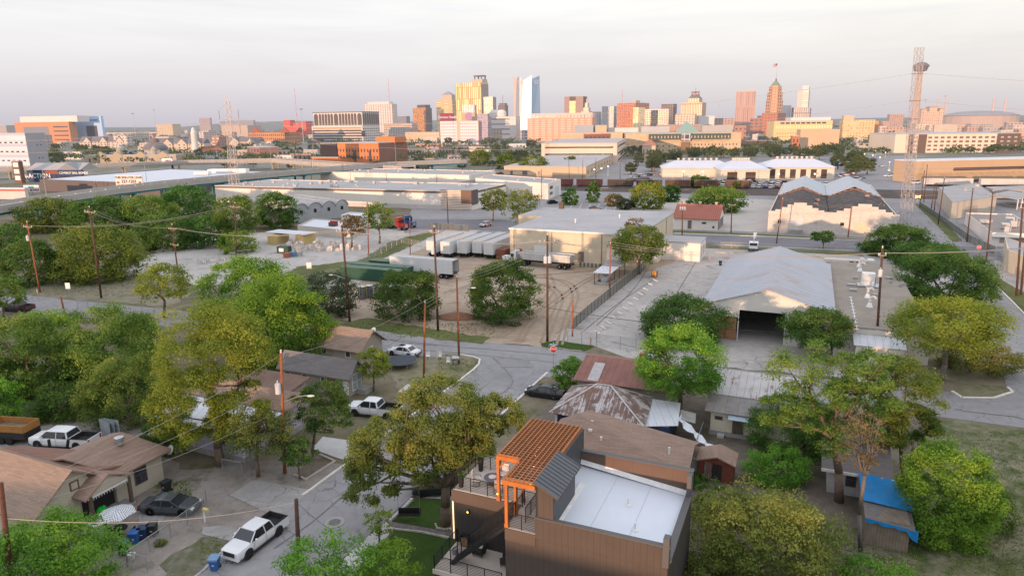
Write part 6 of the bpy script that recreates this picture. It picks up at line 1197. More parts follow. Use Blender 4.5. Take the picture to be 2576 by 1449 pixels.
# service building with bays
SW = fcol('service_white',(.62,.55,.46)); RWH = fcol('service_roof',(.55,.58,.66), kind='stripe_u', k=(1.5,1,.04,.3))
def longshed(label, xl, xr, yb, ye, yr, depth, bays, name='service_building', T=None):
 A = G(xl, yb); B = G(xr, yb+(xr -xl)*0.002); u = (B -A).normalized(); nn = Vector((-u.y, u.x,0)); ze, zr = HT(A, ye), HT(A+nn*depth/2, yr); T = thing(name, label, 'building', tuple((A+B)/2))
 part(T, 'wall', MB().prism([A, B, B+nn*depth, A+nn*depth],0, ze), SW); a_, b_ = A -u*.8, B+u*.8; r0, r1 = A+u*8+nn*depth/2, B -u*8+nn*depth/2
 mb = MB(); V = [a_ -nn*.8+UP*ze, b_ -nn*.8+UP*ze, b_+nn*(depth+.8)+UP*ze, a_+nn*(depth+.8)+UP*ze, r0+UP*zr, r1+UP*zr]; mb.add(V,[[0,1,5,4],[1,2,5],[2,3,4,5],[3,0,4]]); part(T, 'roof', mb, RWH)
 for k in range(8): q = r0.lerp(r1,(k+.5)/8); part(T, 'roof_vent', MB().lathe(q+UP*(zr -.1),[(.45,0),(.5,.6),(.8,.8),(.8,1.3),(.2,1.5)],10), SW)
 if bays: gridwin(T, A, B,0, ze*.95,1, bays[0],.55,.75, fcol('bay_dark',(.07,.045,.035)), s0=bays[1], s1=bays[2], name='bay_opening', d=.1)
 return T
longshed('long white roofed service building, left wing with plain walls',1666,1850,449,424,404,26, None); longshed('white roofed service building, right wing with six open bays',1920,2097,452,421,400,26,(6,.05,.93)); longshed('white roofed service building, middle gabled wing with two doors',1812,1935,458,428,404,34,(2,.05,.8))
# tan block by the mast
T, A, B, C2, z = tower('tan_warehouse', 'big tan block warehouse with white roof and slot window, right side',2245,2292,2800,460,407,80, fcol('tan_block',(.47,.34,.225)), RFW)
onwall(T, B, C2,.21,.62, z*.52, z*.66, GD, 'slot_window',.2); onwall(T, B, C2,.0,1,0, z*.42, fcol('tan_block2',(.42,.295,.19), kind='brick', k=(1.2,.5,.03)), 'lower_band',.1)
for s_ in (.13,.27,.42,.8): onwall(T, B, C2, s_, s_+.1, z*.06, z*.09, FROOFD, 'canopy',3)
# hotel right
HW = fcol('hotel_white',(.64,.56,.47)); T, A, B, C2, z = tower('white_hotel', 'white five storey hotel with brown panels and square windows, right',2248,2560,2566,384,336,10, HW, FROOF)
gridwin(T, A, B, z*.06, z*.92,4,11,.6,.5, fcol('hotel_window',(.19,.13,.11)), s0=.26, s1=.815); onwall(T, A, B,.11,.15,0, z, fcol('hotel_brown',(.13,.09,.075)), 'brown_panel',1); onwall(T, A, B,.19,.255,0, z*.985, MATS['hotel_brown'], 'brown_panel',1.2); onwall(T, A, B,.82,1.0,0, z, MATS['hotel_brown'], 'brown_panel',1); gridwin(T, A, B, z*.06, z*.92,4,3,.45,.4, MATS['roof_grey'], s0=.83, s1=.99, d=1.2)
gridwin(T, A, B, z*.06, z*.92,4,3,.5,.5, MATS['hotel_window'], s0=.15, s1=.19)
mixs = [('white apartment block with red trim',(.56,.46,.42)),('tan apartment block',(.48,.34,.26)),('pinkish apartment block',(.44,.30,.26)),('grey apartment block',(.36,.34,.35)),('cream apartment block',(.56,.48,.38))]
for i,(x0, x1, yb, yt) in enumerate(((2210,2232,352,318),(2224,2282,352,321),(2234,2276,332,288),(2282,2322,345,325),(2300,2352,340,312),(2334,2380,342,316),(2378,2430,344,316),(2430,2470,346,318),(2470,2515,347,321),(2515,2560,350,328),(2545,2600,345,315),(2560,2620,356,326),(2216,2240,342,306),(2440,2500,335,312))):
 m_ = mixs[i % 5]; office(m_[0]+[' on the right skyline, near the mast', ' in the row behind the white hotel', ' at the far right edge'][min(2, i // 5)]+[', low', ', tall', ', wide', ', narrow', ''][(i*3) % 5], x0, x1 -6, x1, yt,14, cells('apt%d' % (i % 5), m_[1],5,4,.5,.5,(.22,.17,.16)), yb=yb, name='apartment_block')
T, A, B, C2, z = office('tall cream condominium with red tile caps right of the mast',2312,2368,2379,281,14, cells('condo',(.60,.43,.34),5,4.2,.4,.45,(.3,.2,.17)), yb=330)
for s0, s1, y in ((0,.25,275),(.35,.7,270),(.8,1,274)): sub(T, A, B, C2, s0, s1,0,.8, z, HT(B, y), FTAN, 'crown'); sub(T, A, B, C2, s0 -.01, s1+.01,-.02,.82, HT(B, y), HT(B, y)+1.5, MATS['terracotta'], 'tile_cap')
c0 = GY(2460,2300); T = thing('domed_stadium', 'low grey domed stadium on the right horizon', 'stadium', tuple(c0)); r = 108
part(T, 'bowl', MB().lathe(c0,[(r,0),(r, HT(c0,292)),(r*.98, HT(c0,291))],24), fcol('stad',(.44,.34,.30))); part(T, 'roof', MB().lathe(c0,[(r*1.02, HT(c0,291)),(r*.8, HT(c0,285)),(r*.5, HT(c0,281)),(.5, HT(c0,279))],24), fcol('stad_roof',(.30,.29,.31)))
for x in (2352,2373,2491,2520): q = GY(x,2250 if x > 2400 else 2400); part(T, 'mast', MB().lathe(q,[(4,0),(3.5, HT(q,249)),(2, HT(q,247))],8), fcol('mast_w',(.50,.42,.42)))
# observation tower
c0 = GY(2297,1900); T = thing('observation_tower', 'tall slender concrete observation tower with a round top house', 'tower', tuple(c0)); zt = HT(c0,157); r = 17*1900/1718
part(T, 'shaft', MB().lathe(c0,[(10,0),(8, zt*.5),(6.5, zt*.86)],12), fcol('obs_shaft',(.50,.36,.30))); part(T, 'top_house', MB().lathe(c0,[(8, zt*.865),(r*.78, zt*.875),(r*.95, zt*.93),(r*1.06, zt*.937),(r*1.0, zt*.958),(r*.65, zt*.985),(4, zt)],20), fcol('obs_top',(.16,.13,.14))); part(T, 'antenna', MB().tube(c0+UP*zt, c0+UP*HT(c0,148),.8,.4), FROOFD)
# distant scatter of city roofs: small buildings, each its own thing
gs_ = random.Random(21); sc_cols = [(.50,.44,.40),(.40,.34,.31),(.55,.50,.47),(.34,.20,.16),(.45,.40,.36)]; sm = [cells('sc%d' % i, c_,7,4.5,.5,.4,(.16,.13,.13)) for i, c_ in enumerate(sc_cols)]
for i in range(230):
 x = gs_.uniform(-10,2590); hy = 312-.0115*(x -1288); d_ = gs_.choice([gs_.uniform(900,1600), gs_.uniform(1500,4500), gs_.uniform(1500,3000)]);
 if d_ < 1400 and (1100 < x < 1900): d_ = gs_.uniform(1900,4000)
 B = GY(x, d_); w_ = gs_.uniform(10,34); dp = gs_.uniform(10,30); h_ = gs_.uniform(4,11) if gs_.random() < .8 else gs_.uniform(12,26); a0 = gs_.uniform(.1,.5)
 mb = MB(); mb.box((B.x, B.y, h_/2),(w_, dp, h_),-a0); mb.box((B.x, B.y, h_+.4),(w_*.5, dp*.4,.8),-a0)
 side = 'left' if x < 850 else 'middle' if x < 1700 else 'right'
 solo('distant_building', mb, sm[i % 5], f'small distant {["tan", "brown", "pale", "brick red", "cream"][i % 5]} building in the hazy {side} background', 'building', f'distant {["tan", "brown", "pale", "brick red", "cream"][i % 5]} buildings on the {side}')
# ------------------------------------------------------------------ vehicles (local frame: +x is the nose, z up)
TYRE = M('tyre',(.018,.018,.02),.85,.2,6, obj=True); RIM = M('rim',(.42,.42,.44),.35,.1,6, metal=.7, obj=True); RIMB = M('rim_black',(.03,.03,.032),.5,.1,6, obj=True)
CGL = M('car_glass',(.02,.024,.03),.08,.1,1, obj=True, spec=.7); HL = M('headlight',(.75,.78,.80),.2,.05,4, obj=True); TLR = M('taillight',(.30,.02,.02),.3,.1,4, obj=True); PLAST = M('black_plastic',(.03,.03,.032),.7,.15,6, obj=True)
def paint(n, c, r=.3): return M('paint_'+n, c, r,.03,2, obj=True, spec=.5)
PW, PK_, PS, PR, PB, PG, PBG = paint('white',(.66,.67,.70)), paint('black',(.016,.016,.018),.22), paint('silver',(.42,.44,.47)), paint('red',(.26,.025,.022)), paint('blue',(.04,.09,.24)), paint('gunmetal',(.055,.065,.075),.25), paint('beige',(.45,.40,.34))
CARM = {}
def loft(st, body=True):
 """stations: (x, zbottom, ztop, halfwidth) -> shell"""
 mb = MB(); n = 10
 for x, zb, zt, w_ in st:
  h = zt -zb
  for y, z in ((-w_*.93, zb),(-w_, zb+h*.28),(-w_*.985, zb+h*.68),(-w_*.90, zb+h*.93),(-w_*.72, zt),(w_*.72, zt),(w_*.90, zb+h*.93),(w_*.985, zb+h*.68),(w_, zb+h*.28),(w_*.93, zb)): mb.v.append(Vector((x, y, z)))
 for k in range(len(st)-1):
  for i in range(n): j = (i+1) % n; mb.f.append([k*n+i, k*n+j,(k+1)*n+j,(k+1)*n+i])
 mb.f.append(list(range(n))); mb.f.append([(len(st)-1)*n+i for i in range(n)][::-1]); return mb
def car(kind, col_, name=None, label='', group=None, loc=(0,0,0), rz=0, rim=None, cat=None, low=False):
 key = (kind, col_.name, rim.name if rim else '', low)
 rim = rim or RIM
 if key in CARM:
  o = dup(CARM[key], loc=loc, rz=rz, label=label)
  if group: o['group'] = group
  return o
 S = dict(sedan=(4.85,.92,.33,2.8), suv=(4.7,.95,.36,2.75), hatch=(4.1,.88,.32,2.55), coupe=(4.9,.95,.37,2.85), pickup=(5.45,.98,.40,3.25), ford=(6.8,1.06,.43,4.4), fordx=(6.3,1.02,.41,3.95), van=(5.6,.98,.36,3.3))[kind]
 L, w_, wr, wb = S; f, r = L/2,-L/2; ax1 = f -(L -wb)*.46; ax2 = ax1 -wb
 T = thing(name or {'sedan': 'sedan', 'suv': 'suv', 'hatch': 'hatchback', 'coupe': 'coupe', 'pickup': 'pickup_truck', 'ford': 'pickup_truck', 'fordx': 'pickup_truck', 'van': 'van'}[kind], label, cat or ('pickup truck' if kind in ('pickup', 'ford', 'fordx') else 'van' if kind == 'van' else 'car'),(0,0,0),0, group)
 def P(n_, mb, m, par=None, sm=False): o = link(n_, mb.mesh(n_, smooth=sm), m, par or T); return o
 if kind in ('sedan', 'coupe', 'hatch'):
  h = .06 if kind == 'coupe' else 0; tl = .95 if kind != 'hatch' else 1.0
  body = [(f,.38,.62, w_*.72),(f -.12,.24,.72, w_*.88),(f -.55,.2,.84, w_*.97),(f -1.25,.2,.93, w_),(0,.2,.95, w_),(r+.9,.22,.98, w_),(r+.28,.24,.98*tl, w_*.95),(r+.06,.3,.92, w_*.86),(r,.42,.8, w_*.78)]
  cb, ct = (f -1.25, f -2.05),(r+(.75 if kind != 'hatch' else .15), r+(1.45 if kind != 'hatch' else .6)); zt = 1.44-h
 elif kind == 'suv':
  body = [(f,.45,.75, w_*.75),(f -.12,.3,.92, w_*.9),(f -.5,.26,1.02, w_*.97),(f -1.15,.25,1.08, w_),(0,.25,1.08, w_),(r+.5,.26,1.08, w_),(r+.1,.32,1.06, w_*.94),(r,.4,.95, w_*.86)]; cb, ct = (f -1.1, f -1.8),(r+.12, r+.5); zt = 1.68
 elif kind == 'van':
  body = [(f,.4,.8, w_*.8),(f -.15,.28,1.0, w_*.93),(f -.8,.26,1.15, w_),(0,.25,1.2, w_),(r+.3,.26,1.2, w_),(r,.32,1.15, w_*.96)]; cb, ct = (f -.7, f -1.5),(r+.04, r+.1); zt = 2.05
 else:
  fd = kind != 'pickup'; hz = 1.22 if fd else 1.13
  body = [(f,.55,.98+fd*.08, w_*.82),(f -.1,.40, hz -.1, w_*.93),(f -.5,.38, hz -.02, w_*.98),(f -1.45,.38, hz+.03, w_)]
  if fd: cbx = f -1.4; cab =-(.75 if kind == 'fordx' else 1.15)
  else: cbx = f -1.35; cab =-1.12
  body += [(cbx -.3,.38, hz+.03, w_),(cab+.02,.38, hz+.03, w_)]; cb, ct = (cbx, cbx -.72),(cab+.02, cab+.22); zt = 1.9 if fd else 1.76
 P('body', loft(body), col_, sm=False)
 wt = w_*.74; wb_ = w_*.93; zb = body[3][2]-.02
 fs, rs = (cb[0], zb, wb_),(ct[0], zb, wb_); ft, rt = (cb[1], zt -.03, wt),(ct[1], zt -.05, wt)
 mb = MB(); V = [(fs[0],-wb_, zb),(fs[0], wb_, zb),(rs[0], wb_, zb),(rs[0],-wb_, zb),(ft[0],-wt, zt -.06),(ft[0], wt, zt -.06),(rt[0], wt, zt -.07),(rt[0],-wt, zt -.07)]
 mb.add(V,[[0,1,5,4],[1,2,6,5],[2,3,7,6],[3,0,4,7]]); P('cabin_glass', mb, CGL)
 m1 = (ft[0]+rt[0])/2; k_ = wt*.96; rf = loft([(ft[0]+.06, zt -.09, zt -.03, k_*.97),(ft[0]-.35, zt -.09, zt+.02, k_*1.02),(m1, zt -.09, zt+.035, k_*1.03),(rt[0]+.3, zt -.09, zt+.01, k_*1.02),(rt[0]-.04, zt -.1, zt -.04, k_*.97)]); P('roof', rf, col_)
 if not low:
  mb = MB(); up = lambda x, s, t: Vector((x, s*(wb_+(wt -wb_)*t+.012), zb+(zt -.06-zb)*t))
  for s in (-1,1):
   mb.beam(up(fs[0]+.02, s,0), up(ft[0]+.02, s,1),.07,.05); mb.beam(up(rs[0], s,0), up(rt[0], s,1),.14 if kind != 'pickup' else .10,.06); mb.beam(up(m1 -.05, s,0), up(m1 -.05, s,1),.07,.05)
   if kind in ('sedan', 'suv', 'coupe', 'van'): mb.beam(up(rs[0]*.72, s,0), up(rt[0]+.25, s,1),.07,.05)
  P('pillars', mb, col_)
  for s in (-1,1): P('mirror', MB().ell((fs[0]-.42, s*(w_+.1), zb+.1),(.10,.13,.09),8,5), col_, sm=True)
  for s in (-1,1):
   P('headlight', MB().box((f -.16, s*w_*.66, body[2][2]-.17),(.22, w_*.36,.14),0), HL); P('taillight', MB().box((r+.04, s*w_*.80, body[-2][2]-.17 if kind in ('sedan', 'coupe', 'hatch', 'suv', 'van') else .95),(.1,.22,.18 if kind not in ('pickup', 'ford', 'fordx') else .42)), TLR)
  zg = body[1][2]-(.26 if zt > 1.7 else .2); P('grille', MB().box((f -.02,0, zg+.02),(.12, w_*1.1,.34 if zt > 1.7 else .15)), PLAST); P('bumper', MB().box((f -.09,0,.42),(.22, w_*1.78,.16)), col_ if kind == 'pickup' else PLAST); P('bumper', MB().box((r+.04,0,.5),(.2, w_*1.8,.18)), STEEL if kind in ('ford', 'fordx') else PLAST)
  for s in (-1,1):
   mb = MB()
   for xd in ((m1 -.05,) if kind in ('coupe',) else (m1 -.05, fs[0]-.25)): mb.box((xd, s*(w_+.002),(zb+.38)/2),(.015,.01, zb -.45))
   mb.box(((ax1+ax2)/2, s*(w_ -.02),.26),(wb -2*wr -.2,.08,.1)); P('door_seam', mb, PLAST)
   P('handle', MB().box((m1+.12, s*(w_+.012), zb -.12),(.16,.03,.03)), col_ if col_ != PW else PW)
 if kind in ('pickup', 'ford', 'fordx'):
  x1, x0 = cab, r; zbk = hz+.02; mb = MB(); th_ = .09
  for s in (-1,1): mb.box(((x0+x1)/2, s*(w_ -th_/2),(.42+zbk)/2+.0),(x1 -x0, th_, zbk -.42))
  mb.box((x1 -.04,0,(.42+zbk)/2),(.08, w_*2-.2, zbk -.42)); mb.box((x0+.04,0,(.45+zbk)/2),(.08, w_*2-.2, zbk -.48)); P('bed', mb, col_)
  mb = MB(); mb.box(((x0+x1)/2,0,.72),(x1 -x0 -.2, w_*2-.22,.06)); mb.box(((x0+x1)/2, w_ -.13,.98),(x1 -x0 -.2,.05,.5)); mb.box(((x0+x1)/2,-w_+.13,.98),(x1 -x0 -.2,.05,.5)); mb.box((x1 -.13,0,.98),(.05, w_*2-.3,.5)); mb.box((x0+.13,0,.98),(.05, w_*2-.3,.5))
  for s in (-1,1): mb.box(((x0+x1)/2, s*(w_ -th_/2), zbk+.012),(x1 -x0, th_,.02))
  P('bed_liner', mb, PLAST)
 wh = MB().lathe((0,-.11,0),[(wr*.62,0),(wr*.96,0),(wr,.05),(wr,.19),(wr*.96,.23),(wr*.6,.23)],20, Vector((0,1,0))).mesh('tyre', smooth=False); rm = MB().lathe((0,-.125,0),[(wr*.2,.0),(wr*.64,.03),(wr*.64,.22),(wr*.2,.245)],10, Vector((0,1,0))).mesh('rim')
 for x in (ax1, ax2):
  for s in (-1,1):
   if not low: P('wheel_arch', MB().lathe((x, s*(w_ -.045)-.055, wr+.05),[(wr*1.16,0),(wr*1.16,.11)],20, Vector((0,1,0))), PLAST)
   o = link('wheel', wh, TYRE, T,(x, s*(w_ -.10), wr));
   if not low: link('rim', rm, rim, o)
 T.location = loc; T.rotation_euler = (0,0, rz); CARM[key] = T; return T
def heading(p, q): a = G(*p); b = G(*q); return a.lerp(b,.5), math.atan2((b -a).y,(b -a).x)
def put(kind, col_, rear, front, label,**k):
 c, r = heading(rear, front); return car(kind, col_, label=label, loc=tuple(c), rz=r,**k)
RA = math.atan2(E2.y, E2.x)
# near street
c = G(645,1368); tac = car('pickup', PW, label='white double cab pickup with a black open bed, parked on the near street', loc=(c.x, c.y,.03), rz=RA+math.pi, rim=RIMB)
tx = None
coup = car('coupe', PG, label='dark gunmetal coupe parked in the bungalow yard', loc=tuple(G(432,1284)), rz=TH+.32, rim=RIMB)
f1 = car('ford', PW, label='white crew cab work pickup under the trees, upper left yard', loc=tuple(G(166,1120)), rz=math.pi+TH+.28)
mb = MB(); mb.box((-.6,-1.03,.92),(.5,.012,.22)); link('door_decal', mb.mesh('door_decal'), M('decal_teal',(.05,.30,.30),.5,.1,3), f1)
f2 = car('fordx', PW, label='white extended cab pickup in front of the white corner window house', loc=tuple(G(945,1043)), rz=math.pi+TH+.14)
sd_ = car('sedan', PW, label='white sedan with a sunroof parked by the tan cottage', loc=tuple(G(1017,893)), rz=math.pi+TH -.02)
link('sunroof', MB().box((.25,0,1.475),(.8,.8,.02)).mesh('sunroof'), CGL, sd_)
bs = car('sedan', PK_, label='black sedan parked beside the bright green bush at the corner', loc=tuple(G(1372,996)), rz=math.pi+TH)
sv = car('suv', paint('dark_green',(.02,.04,.035)), label='dark suv half hidden behind the oak and roof deck', loc=tuple(G(1105,1236)), rz=math.pi+TH+.5)
old = car('pickup', paint('maroon',(.06,.03,.03),.6), label='old maroon pickup with a silver tailgate on the left lane', loc=tuple(G(48,782)), rz=math.pi+TH+.2)
su = car('suv', PS, label='silver blue suv on the back street by the stop sign', loc=tuple(G(1222,570)), rz=-2.2)
# dump trailer left
c = G(38,1106); T = thing('dump_trailer', 'black dump trailer with orange timber side boards at the left edge', 'trailer', tuple(c), TH+.25)
OW = M('orange_boards',(.36,.17,.05),.8,.2,2, kind='stripe_v', k=(.25,1,.08,.5)); mb = MB(); mb.box((0,-1.05,1.75),(4.6,.08,.75)); mb.box((0,1.05,1.75),(4.6,.08,.75)); mb.box((2.3,0,1.75),(.08,2.1,.75)); mb.box((-2.3,0,1.75),(.08,2.1,.75)); link('side_boards', mb.mesh('side_boards'), OW, T)
mb = MB(); mb.box((0,0,1.0),(4.6,2.1,.75)); mb.beam((2.3,0,.6),(4,0,.5),.12); link('tub', mb.mesh('tub'), PLAST, T); link('load', MB().box((0,0,1.42),(4.4,1.95,.1)).mesh('load'), DIRTD, T)
for x in (-.5,.5):
 for s in (-1,1): link('wheel', MB().lathe((0,-.12,0),[(.2,0),(.4,0),(.4,.24),(.2,.24)],16, Vector((0,1,0))).mesh('wheel'), TYRE, T,(x, s*1.1,.4))
c = G(268,1100); T = thing('sheet_stack', 'leaning pale corrugated sheets behind the crew cab pickup', 'sheet metal', tuple(c));
for k in range(3): part(T, 'sheet', MB().box((c.x+k*.25, c.y+k*.2,.95),(2.1,.05,1.9),-.6+k*.12), M('galv',(.36,.40,.44),.5,.2,1, kind='wave_u', k=(.15,1,1,.5)))
for k,(x, lb) in enumerate(((128, 'leaning black gate post beside the crew cab pickup, left one'),(167, 'leaning black gate post beside the crew cab pickup, tilted right'))): g = G(x,1142); solo('gate_post', MB().beam((g.x, g.y,0),(g.x+(.05,.45)[k], g.y,1.6),.2), BLACKM, lb, 'post')
# semi trailers
TRW = M('trailer_white',(.60,.62,.64),.5,.06,.5, obj=True, kind='stripe_u', k=(1.2,1,.015,.25)); TRT = M('trailer_roof',(.44,.43,.43),.8,.15,.5, obj=True); RD = M('trailer_door',(.58,.58,.58),.55,.12,1.2, obj=True, streak=.3)
def semi(e, n, L, rz, label, group=None, open_=False, w_=2.6, h_=4.05, logo=False):
 T = gthing('semi_trailer', label, 'trailer', e, n, group=group); T.rotation_euler = (0,0, rz)
 mk = lambda n_, mb, m: link(n_, mb.mesh(n_), m, T)
 if open_:
  mb = MB(); mb.box((-L/2,-w_/2,(1.15+h_)/2),(L,.06, h_ -1.15)); mb.box((-L/2, w_/2,(1.15+h_)/2),(L,.06, h_ -1.15)); mb.box((-L,0,(1.15+h_)/2),(.06, w_, h_ -1.15)); mk('body', mb, TRW); mk('roof', MB().box((-L/2,0, h_),(L, w_,.08)), TRT); mk('floor', MB().box((-L/2,0,1.2),(L, w_ -.1,.1)), TRIMB); mk('rear_frame', MB().box((.04, w_/2,2.6),(.12,.12,2.9)).box((.04,-w_/2,2.6),(.12,.12,2.9)).box((.04,0, h_ -.05),(.12, w_,.14)), STEEL)
 else:
  mk('body', MB().box((-L/2,0,(1.15+h_)/2),(L, w_, h_ -1.15)), TRW); mk('roof', MB().box((-L/2,0, h_+.03),(L, w_+.04,.05)), TRT); mk('rear_door', MB().box((.03,0,(1.2+h_)/2),(.06, w_ -.1, h_ -1.3)).box((.05,0,2.5),(.08,.03,2.6)), RD)
  if logo: link('logo', MB().box((-1.6,-w_/2-.02,3.0),(.9,.02,1.3)).mesh('logo'), PB, T); link('logo', MB().box((-1.6,-w_/2-.04,3.0),(.6,.02,.9)).mesh('logo'), PW, T)
 mb = MB(); mb.box((-L/2,0,1.05),(L,.9,.2)); mb.box((-L+3,-.9,.55),(.12,.12,1)); mb.box((-L+3,.9,.55),(.12,.12,1)); mb.box((-.1,0,.6),(.1,2.2,.12)); mb.box((-.1,.8,.9),(.1,.08,.5)); mb.box((-.1,-.8,.9),(.1,.08,.5)); mk('chassis', mb, PLAST)
 for x in (-1.6,-2.9):
  for s in (-1,1): o = link('wheel', MB().lathe((0,-.25,0),[(.25,0),(.52,0),(.52,.5),(.25,.5)],16, Vector((0,1,0))).mesh('wheel'), TYRE, T,(x, s*1.0,.52)); link('hub', MB().lathe((0,-.27,0),[(.1,0),(.26,.05),(.26,.5),(.1,.54)],10, Vector((0,1,0))).mesh('hub'), RIM, o)
 return T
for i,(e, n) in enumerate(((-84.6,145.2),(-80.6,145.2),(-77.0,147.1),(-73.6,148.6),(-70.0,147.6))):
 semi(e, n,15.5,-math.pi/2+TH,['white box trailer, leftmost of the row beside the cream warehouse', 'white box trailer with a small blue logo, second of the row', 'white box trailer in the middle of the row of five', 'white box trailer, fourth of the row by the cream warehouse', 'white box trailer nearest the dump truck, rightmost of the row'][i], 'white box trailers parked in a row', logo=i == 1)
semi(-67.6,126,15.6, TH, 'long white box trailer with its rear open, behind the green containers', open_=True)
rb = gthing('rust_skip', 'rust brown skip wedged between the trailer row and cream warehouse', 'skip',-67.2,151); part(rb, 'body', GB().bx(-68.4,-66,148.5,154,.2,2.4), M('skip_rust',(.22,.09,.06),.8,.3,1, kind='wave_u', k=(.6,1,1,.4)))
GC = M('container_green',(.025,.085,.055),.6,.15,.6, kind='wave_u', k=(.28,1,1,.55)); GT = M('container_roof',(.10,.16,.125),.8,.25,.5)
for e0, e1, n, lb, ov in ((-91,-75.2,117.2, 'front green shipping container with a faded roof',0),(-91.5,-76.2,120.6, 'middle green shipping container, mostly hidden by the front one',0),(-89.2,-75.0,125.4, 'rear green shipping container with an opening in its side',1)):
 T = gthing('shipping_container', lb, 'container', e0, n, group='green shipping containers'); gwall(T, e0, e1, n, n+2.5,2.65, GC); part(T, 'roof', GB().bx(e0+.05, e1 -.05, n+.05, n+2.45,2.65,2.72), GT)
 if ov: part(T, 'side_opening', GB().bx(e0+.6, e0+3.6, n -.03, n,.9,2.3), OPEN)
# pallets of bagged goods with yellow straps
for i in range(8):
 g = G(912+i*18-(i // 4)*6,752-(i % 2)*3); T = thing('bagged_pallet', 'tall strapped pallet of grey sacks beside the green containers', 'pallet', tuple(g), group='strapped pallets by the containers')
 mb = MB()
 for k in range(9): mb.box((g.x+ru(-.04,.04), g.y,.25+k*.24),(1.15,1.1,.21), TH+ru(-.05,.05))
 part(T, 'sacks', mb, M('sack_grey',(.17,.17,.185),.8,.3,3)); mb = MB(); mb.box((g.x -.2, g.y,1.25),(.08,1.16,2.3), TH); mb.box((g.x, g.y,2.36),(.08,1.16,.03), TH); part(T, 'strap', mb, M('strap_yellow',(.60,.55,.06),.6,.1,2)); part(T, 'cover', MB().box((g.x, g.y,2.42),(1.2,1.15,.05), TH), M('film',(.46,.48,.50),.4,.1,2))
# dump semi
T = gthing('dump_truck', 'white tractor with a long ribbed grey dump trailer in the dirt yard', 'truck',-48,143.6); T.rotation_euler = (0,0, TH -.06)
mk = lambda n_, mb, m, par=None: link(n_, mb.mesh(n_), m, par or T)
DT = M('dump_white',(.46,.45,.44),.7,.18,1, obj=True, kind='stripe_u', k=(.75,1,.1,.35))
mb = MB(); L = 11.6; X0 = .6
mb.add([(X0,-1.25,1.6),(X0,1.25,1.6),(X0,1.25,3.1),(X0,-1.25,3.1),(X0 -L,-1.25,1.6),(X0 -L,1.25,1.6),(X0 -L -1.2,1.25,3.1),(X0 -L -1.2,-1.25,3.1)],[[0,1,2,3],[4,7,6,5],[0,3,7,4],[1,5,6,2],[0,4,5,1]]); mk('dump_body', mb, DT)
mb = MB(); mb.box((X0 -L/2-.5,-1.25,3.15),(L+1.3,.16,.16)); mb.box((X0 -L/2-.5,1.25,3.15),(L+1.3,.16,.16)); mb.box((X0 -L/2-.4,0,2.5),(L,2.3,.05)); mk('top_rail', mb, TRW)
mk('frame', MB().box((X0 -L/2-.5,0,1.2),(L+2,.9,.3)), PLAST)
for x in (-.6,-1.95,-10.6,-11.9,-15.6):
 for s in (-1,1): o = mk('wheel', MB().lathe((x, s*1.05-.25,.52),[(.25,0),(.52,0),(.52,.5),(.25,.5)],18, Vector((0,1,0))), TYRE); mk('hub', MB().lathe((x, s*1.05-.28,.52),[(.1,0),(.28,.06),(.28,.5),(.1,.56)],12, Vector((0,1,0))), RIM, o)
mb = MB(); mb.add([(-12.9,-1.15,1),(-12.9,1.15,1),(-12.9,1.15,3.3),(-12.9,-1.15,3.3),(-14.5,-1.15,1),(-14.5,1.15,1),(-14.3,1.1,2.9),(-14.3,-1.1,2.9),(-13.4,1.1,3.5),(-13.4,-1.1,3.5)],[[0,1,2,3],[4,7,6,5],[0,3,9,7,4],[1,5,6,8,2],[6,7,9,8],[2,8,9,3]]); mb.box((-15.5,0,1.4),(2.1,1.9,1.0)); mk('cab', mb, PW); mk('windshield', MB().box((-14.42,0,2.4),(.06,2.0,.8)), CGL); mk('side_window', MB().box((-13.8,-1.16,2.4),(.8,.05,.7)), CGL); mk('exhaust', MB().tube((-12.7,-.9,1),(-12.7,-.9,3.7),.09), STEEL)
# red and blue highway tractors
def tractor(px, label, colr, rz):
 g = G(*px); T = thing('truck_tractor', label, 'truck', tuple(g), rz); k = lambda n_, mb, m: link(n_, mb.mesh(n_), m, T)
 mb = MB(); mb.box((1.6,0,1.4),(2.2,1.9,1.3)); mb.box((-.3,0,2.2),(1.8,2.3,2.6)); mb.box((-.6,0,3.6),(1.2,2.2,.5)); k('cab', mb, colr); k('windshield', MB().box((.62,0,2.7),(.06,2.0,.8)), CGL); k('side_window', MB().box((.1,0,2.6),(.8,2.34,.6)), CGL); k('grille', MB().box((2.72,0,1.3),(.06,1.1,1.0)), STEEL); k('chassis', MB().box((-3,0,.9),(5,.9,.3)), PLAST)
 for x in (1.7,-3.4,-4.7):
  for s in (-1,1): k('wheel', MB().lathe((x, s*1.0-.2,.5),[(.25,0),(.5,0),(.5,.4),(.25,.4)],14, Vector((0,1,0))), TYRE)
tractor((1008,578), 'red highway tractor parked nose out beside the yard trees', PR, TH -.3); tractor((1028,572), 'dark blue highway tractor beside the red one', PB, TH -.3); tractor((838,588), 'red tractor cab hidden behind the spring tree', PR,-2.2)
g = G(1895,629); T = thing('bucket_truck', 'white utility bucket truck on the back street', 'truck', tuple(g), RA+3.2); k = lambda n_, mb, m: link(n_, mb.mesh(n_), m, T)
k('body', MB().box((0,0,1.3),(5.5,2.2,1.1)), PW); k('cab', MB().box((2.7,0,1.7),(1.6,2.0,1.5)), PW); k('windshield', MB().box((3.52,0,2.0),(.05,1.8,.6)), CGL); k('boom', MB().beam((-1.5,0,2),(1.8,0,3.4),.3).beam((1.8,.2,3.4),(-1.2,.2,3.8),.25), TRIMW); k('bucket', MB().box((-1.6,.2,3.7),(.8,.8,1)), TRIMW)
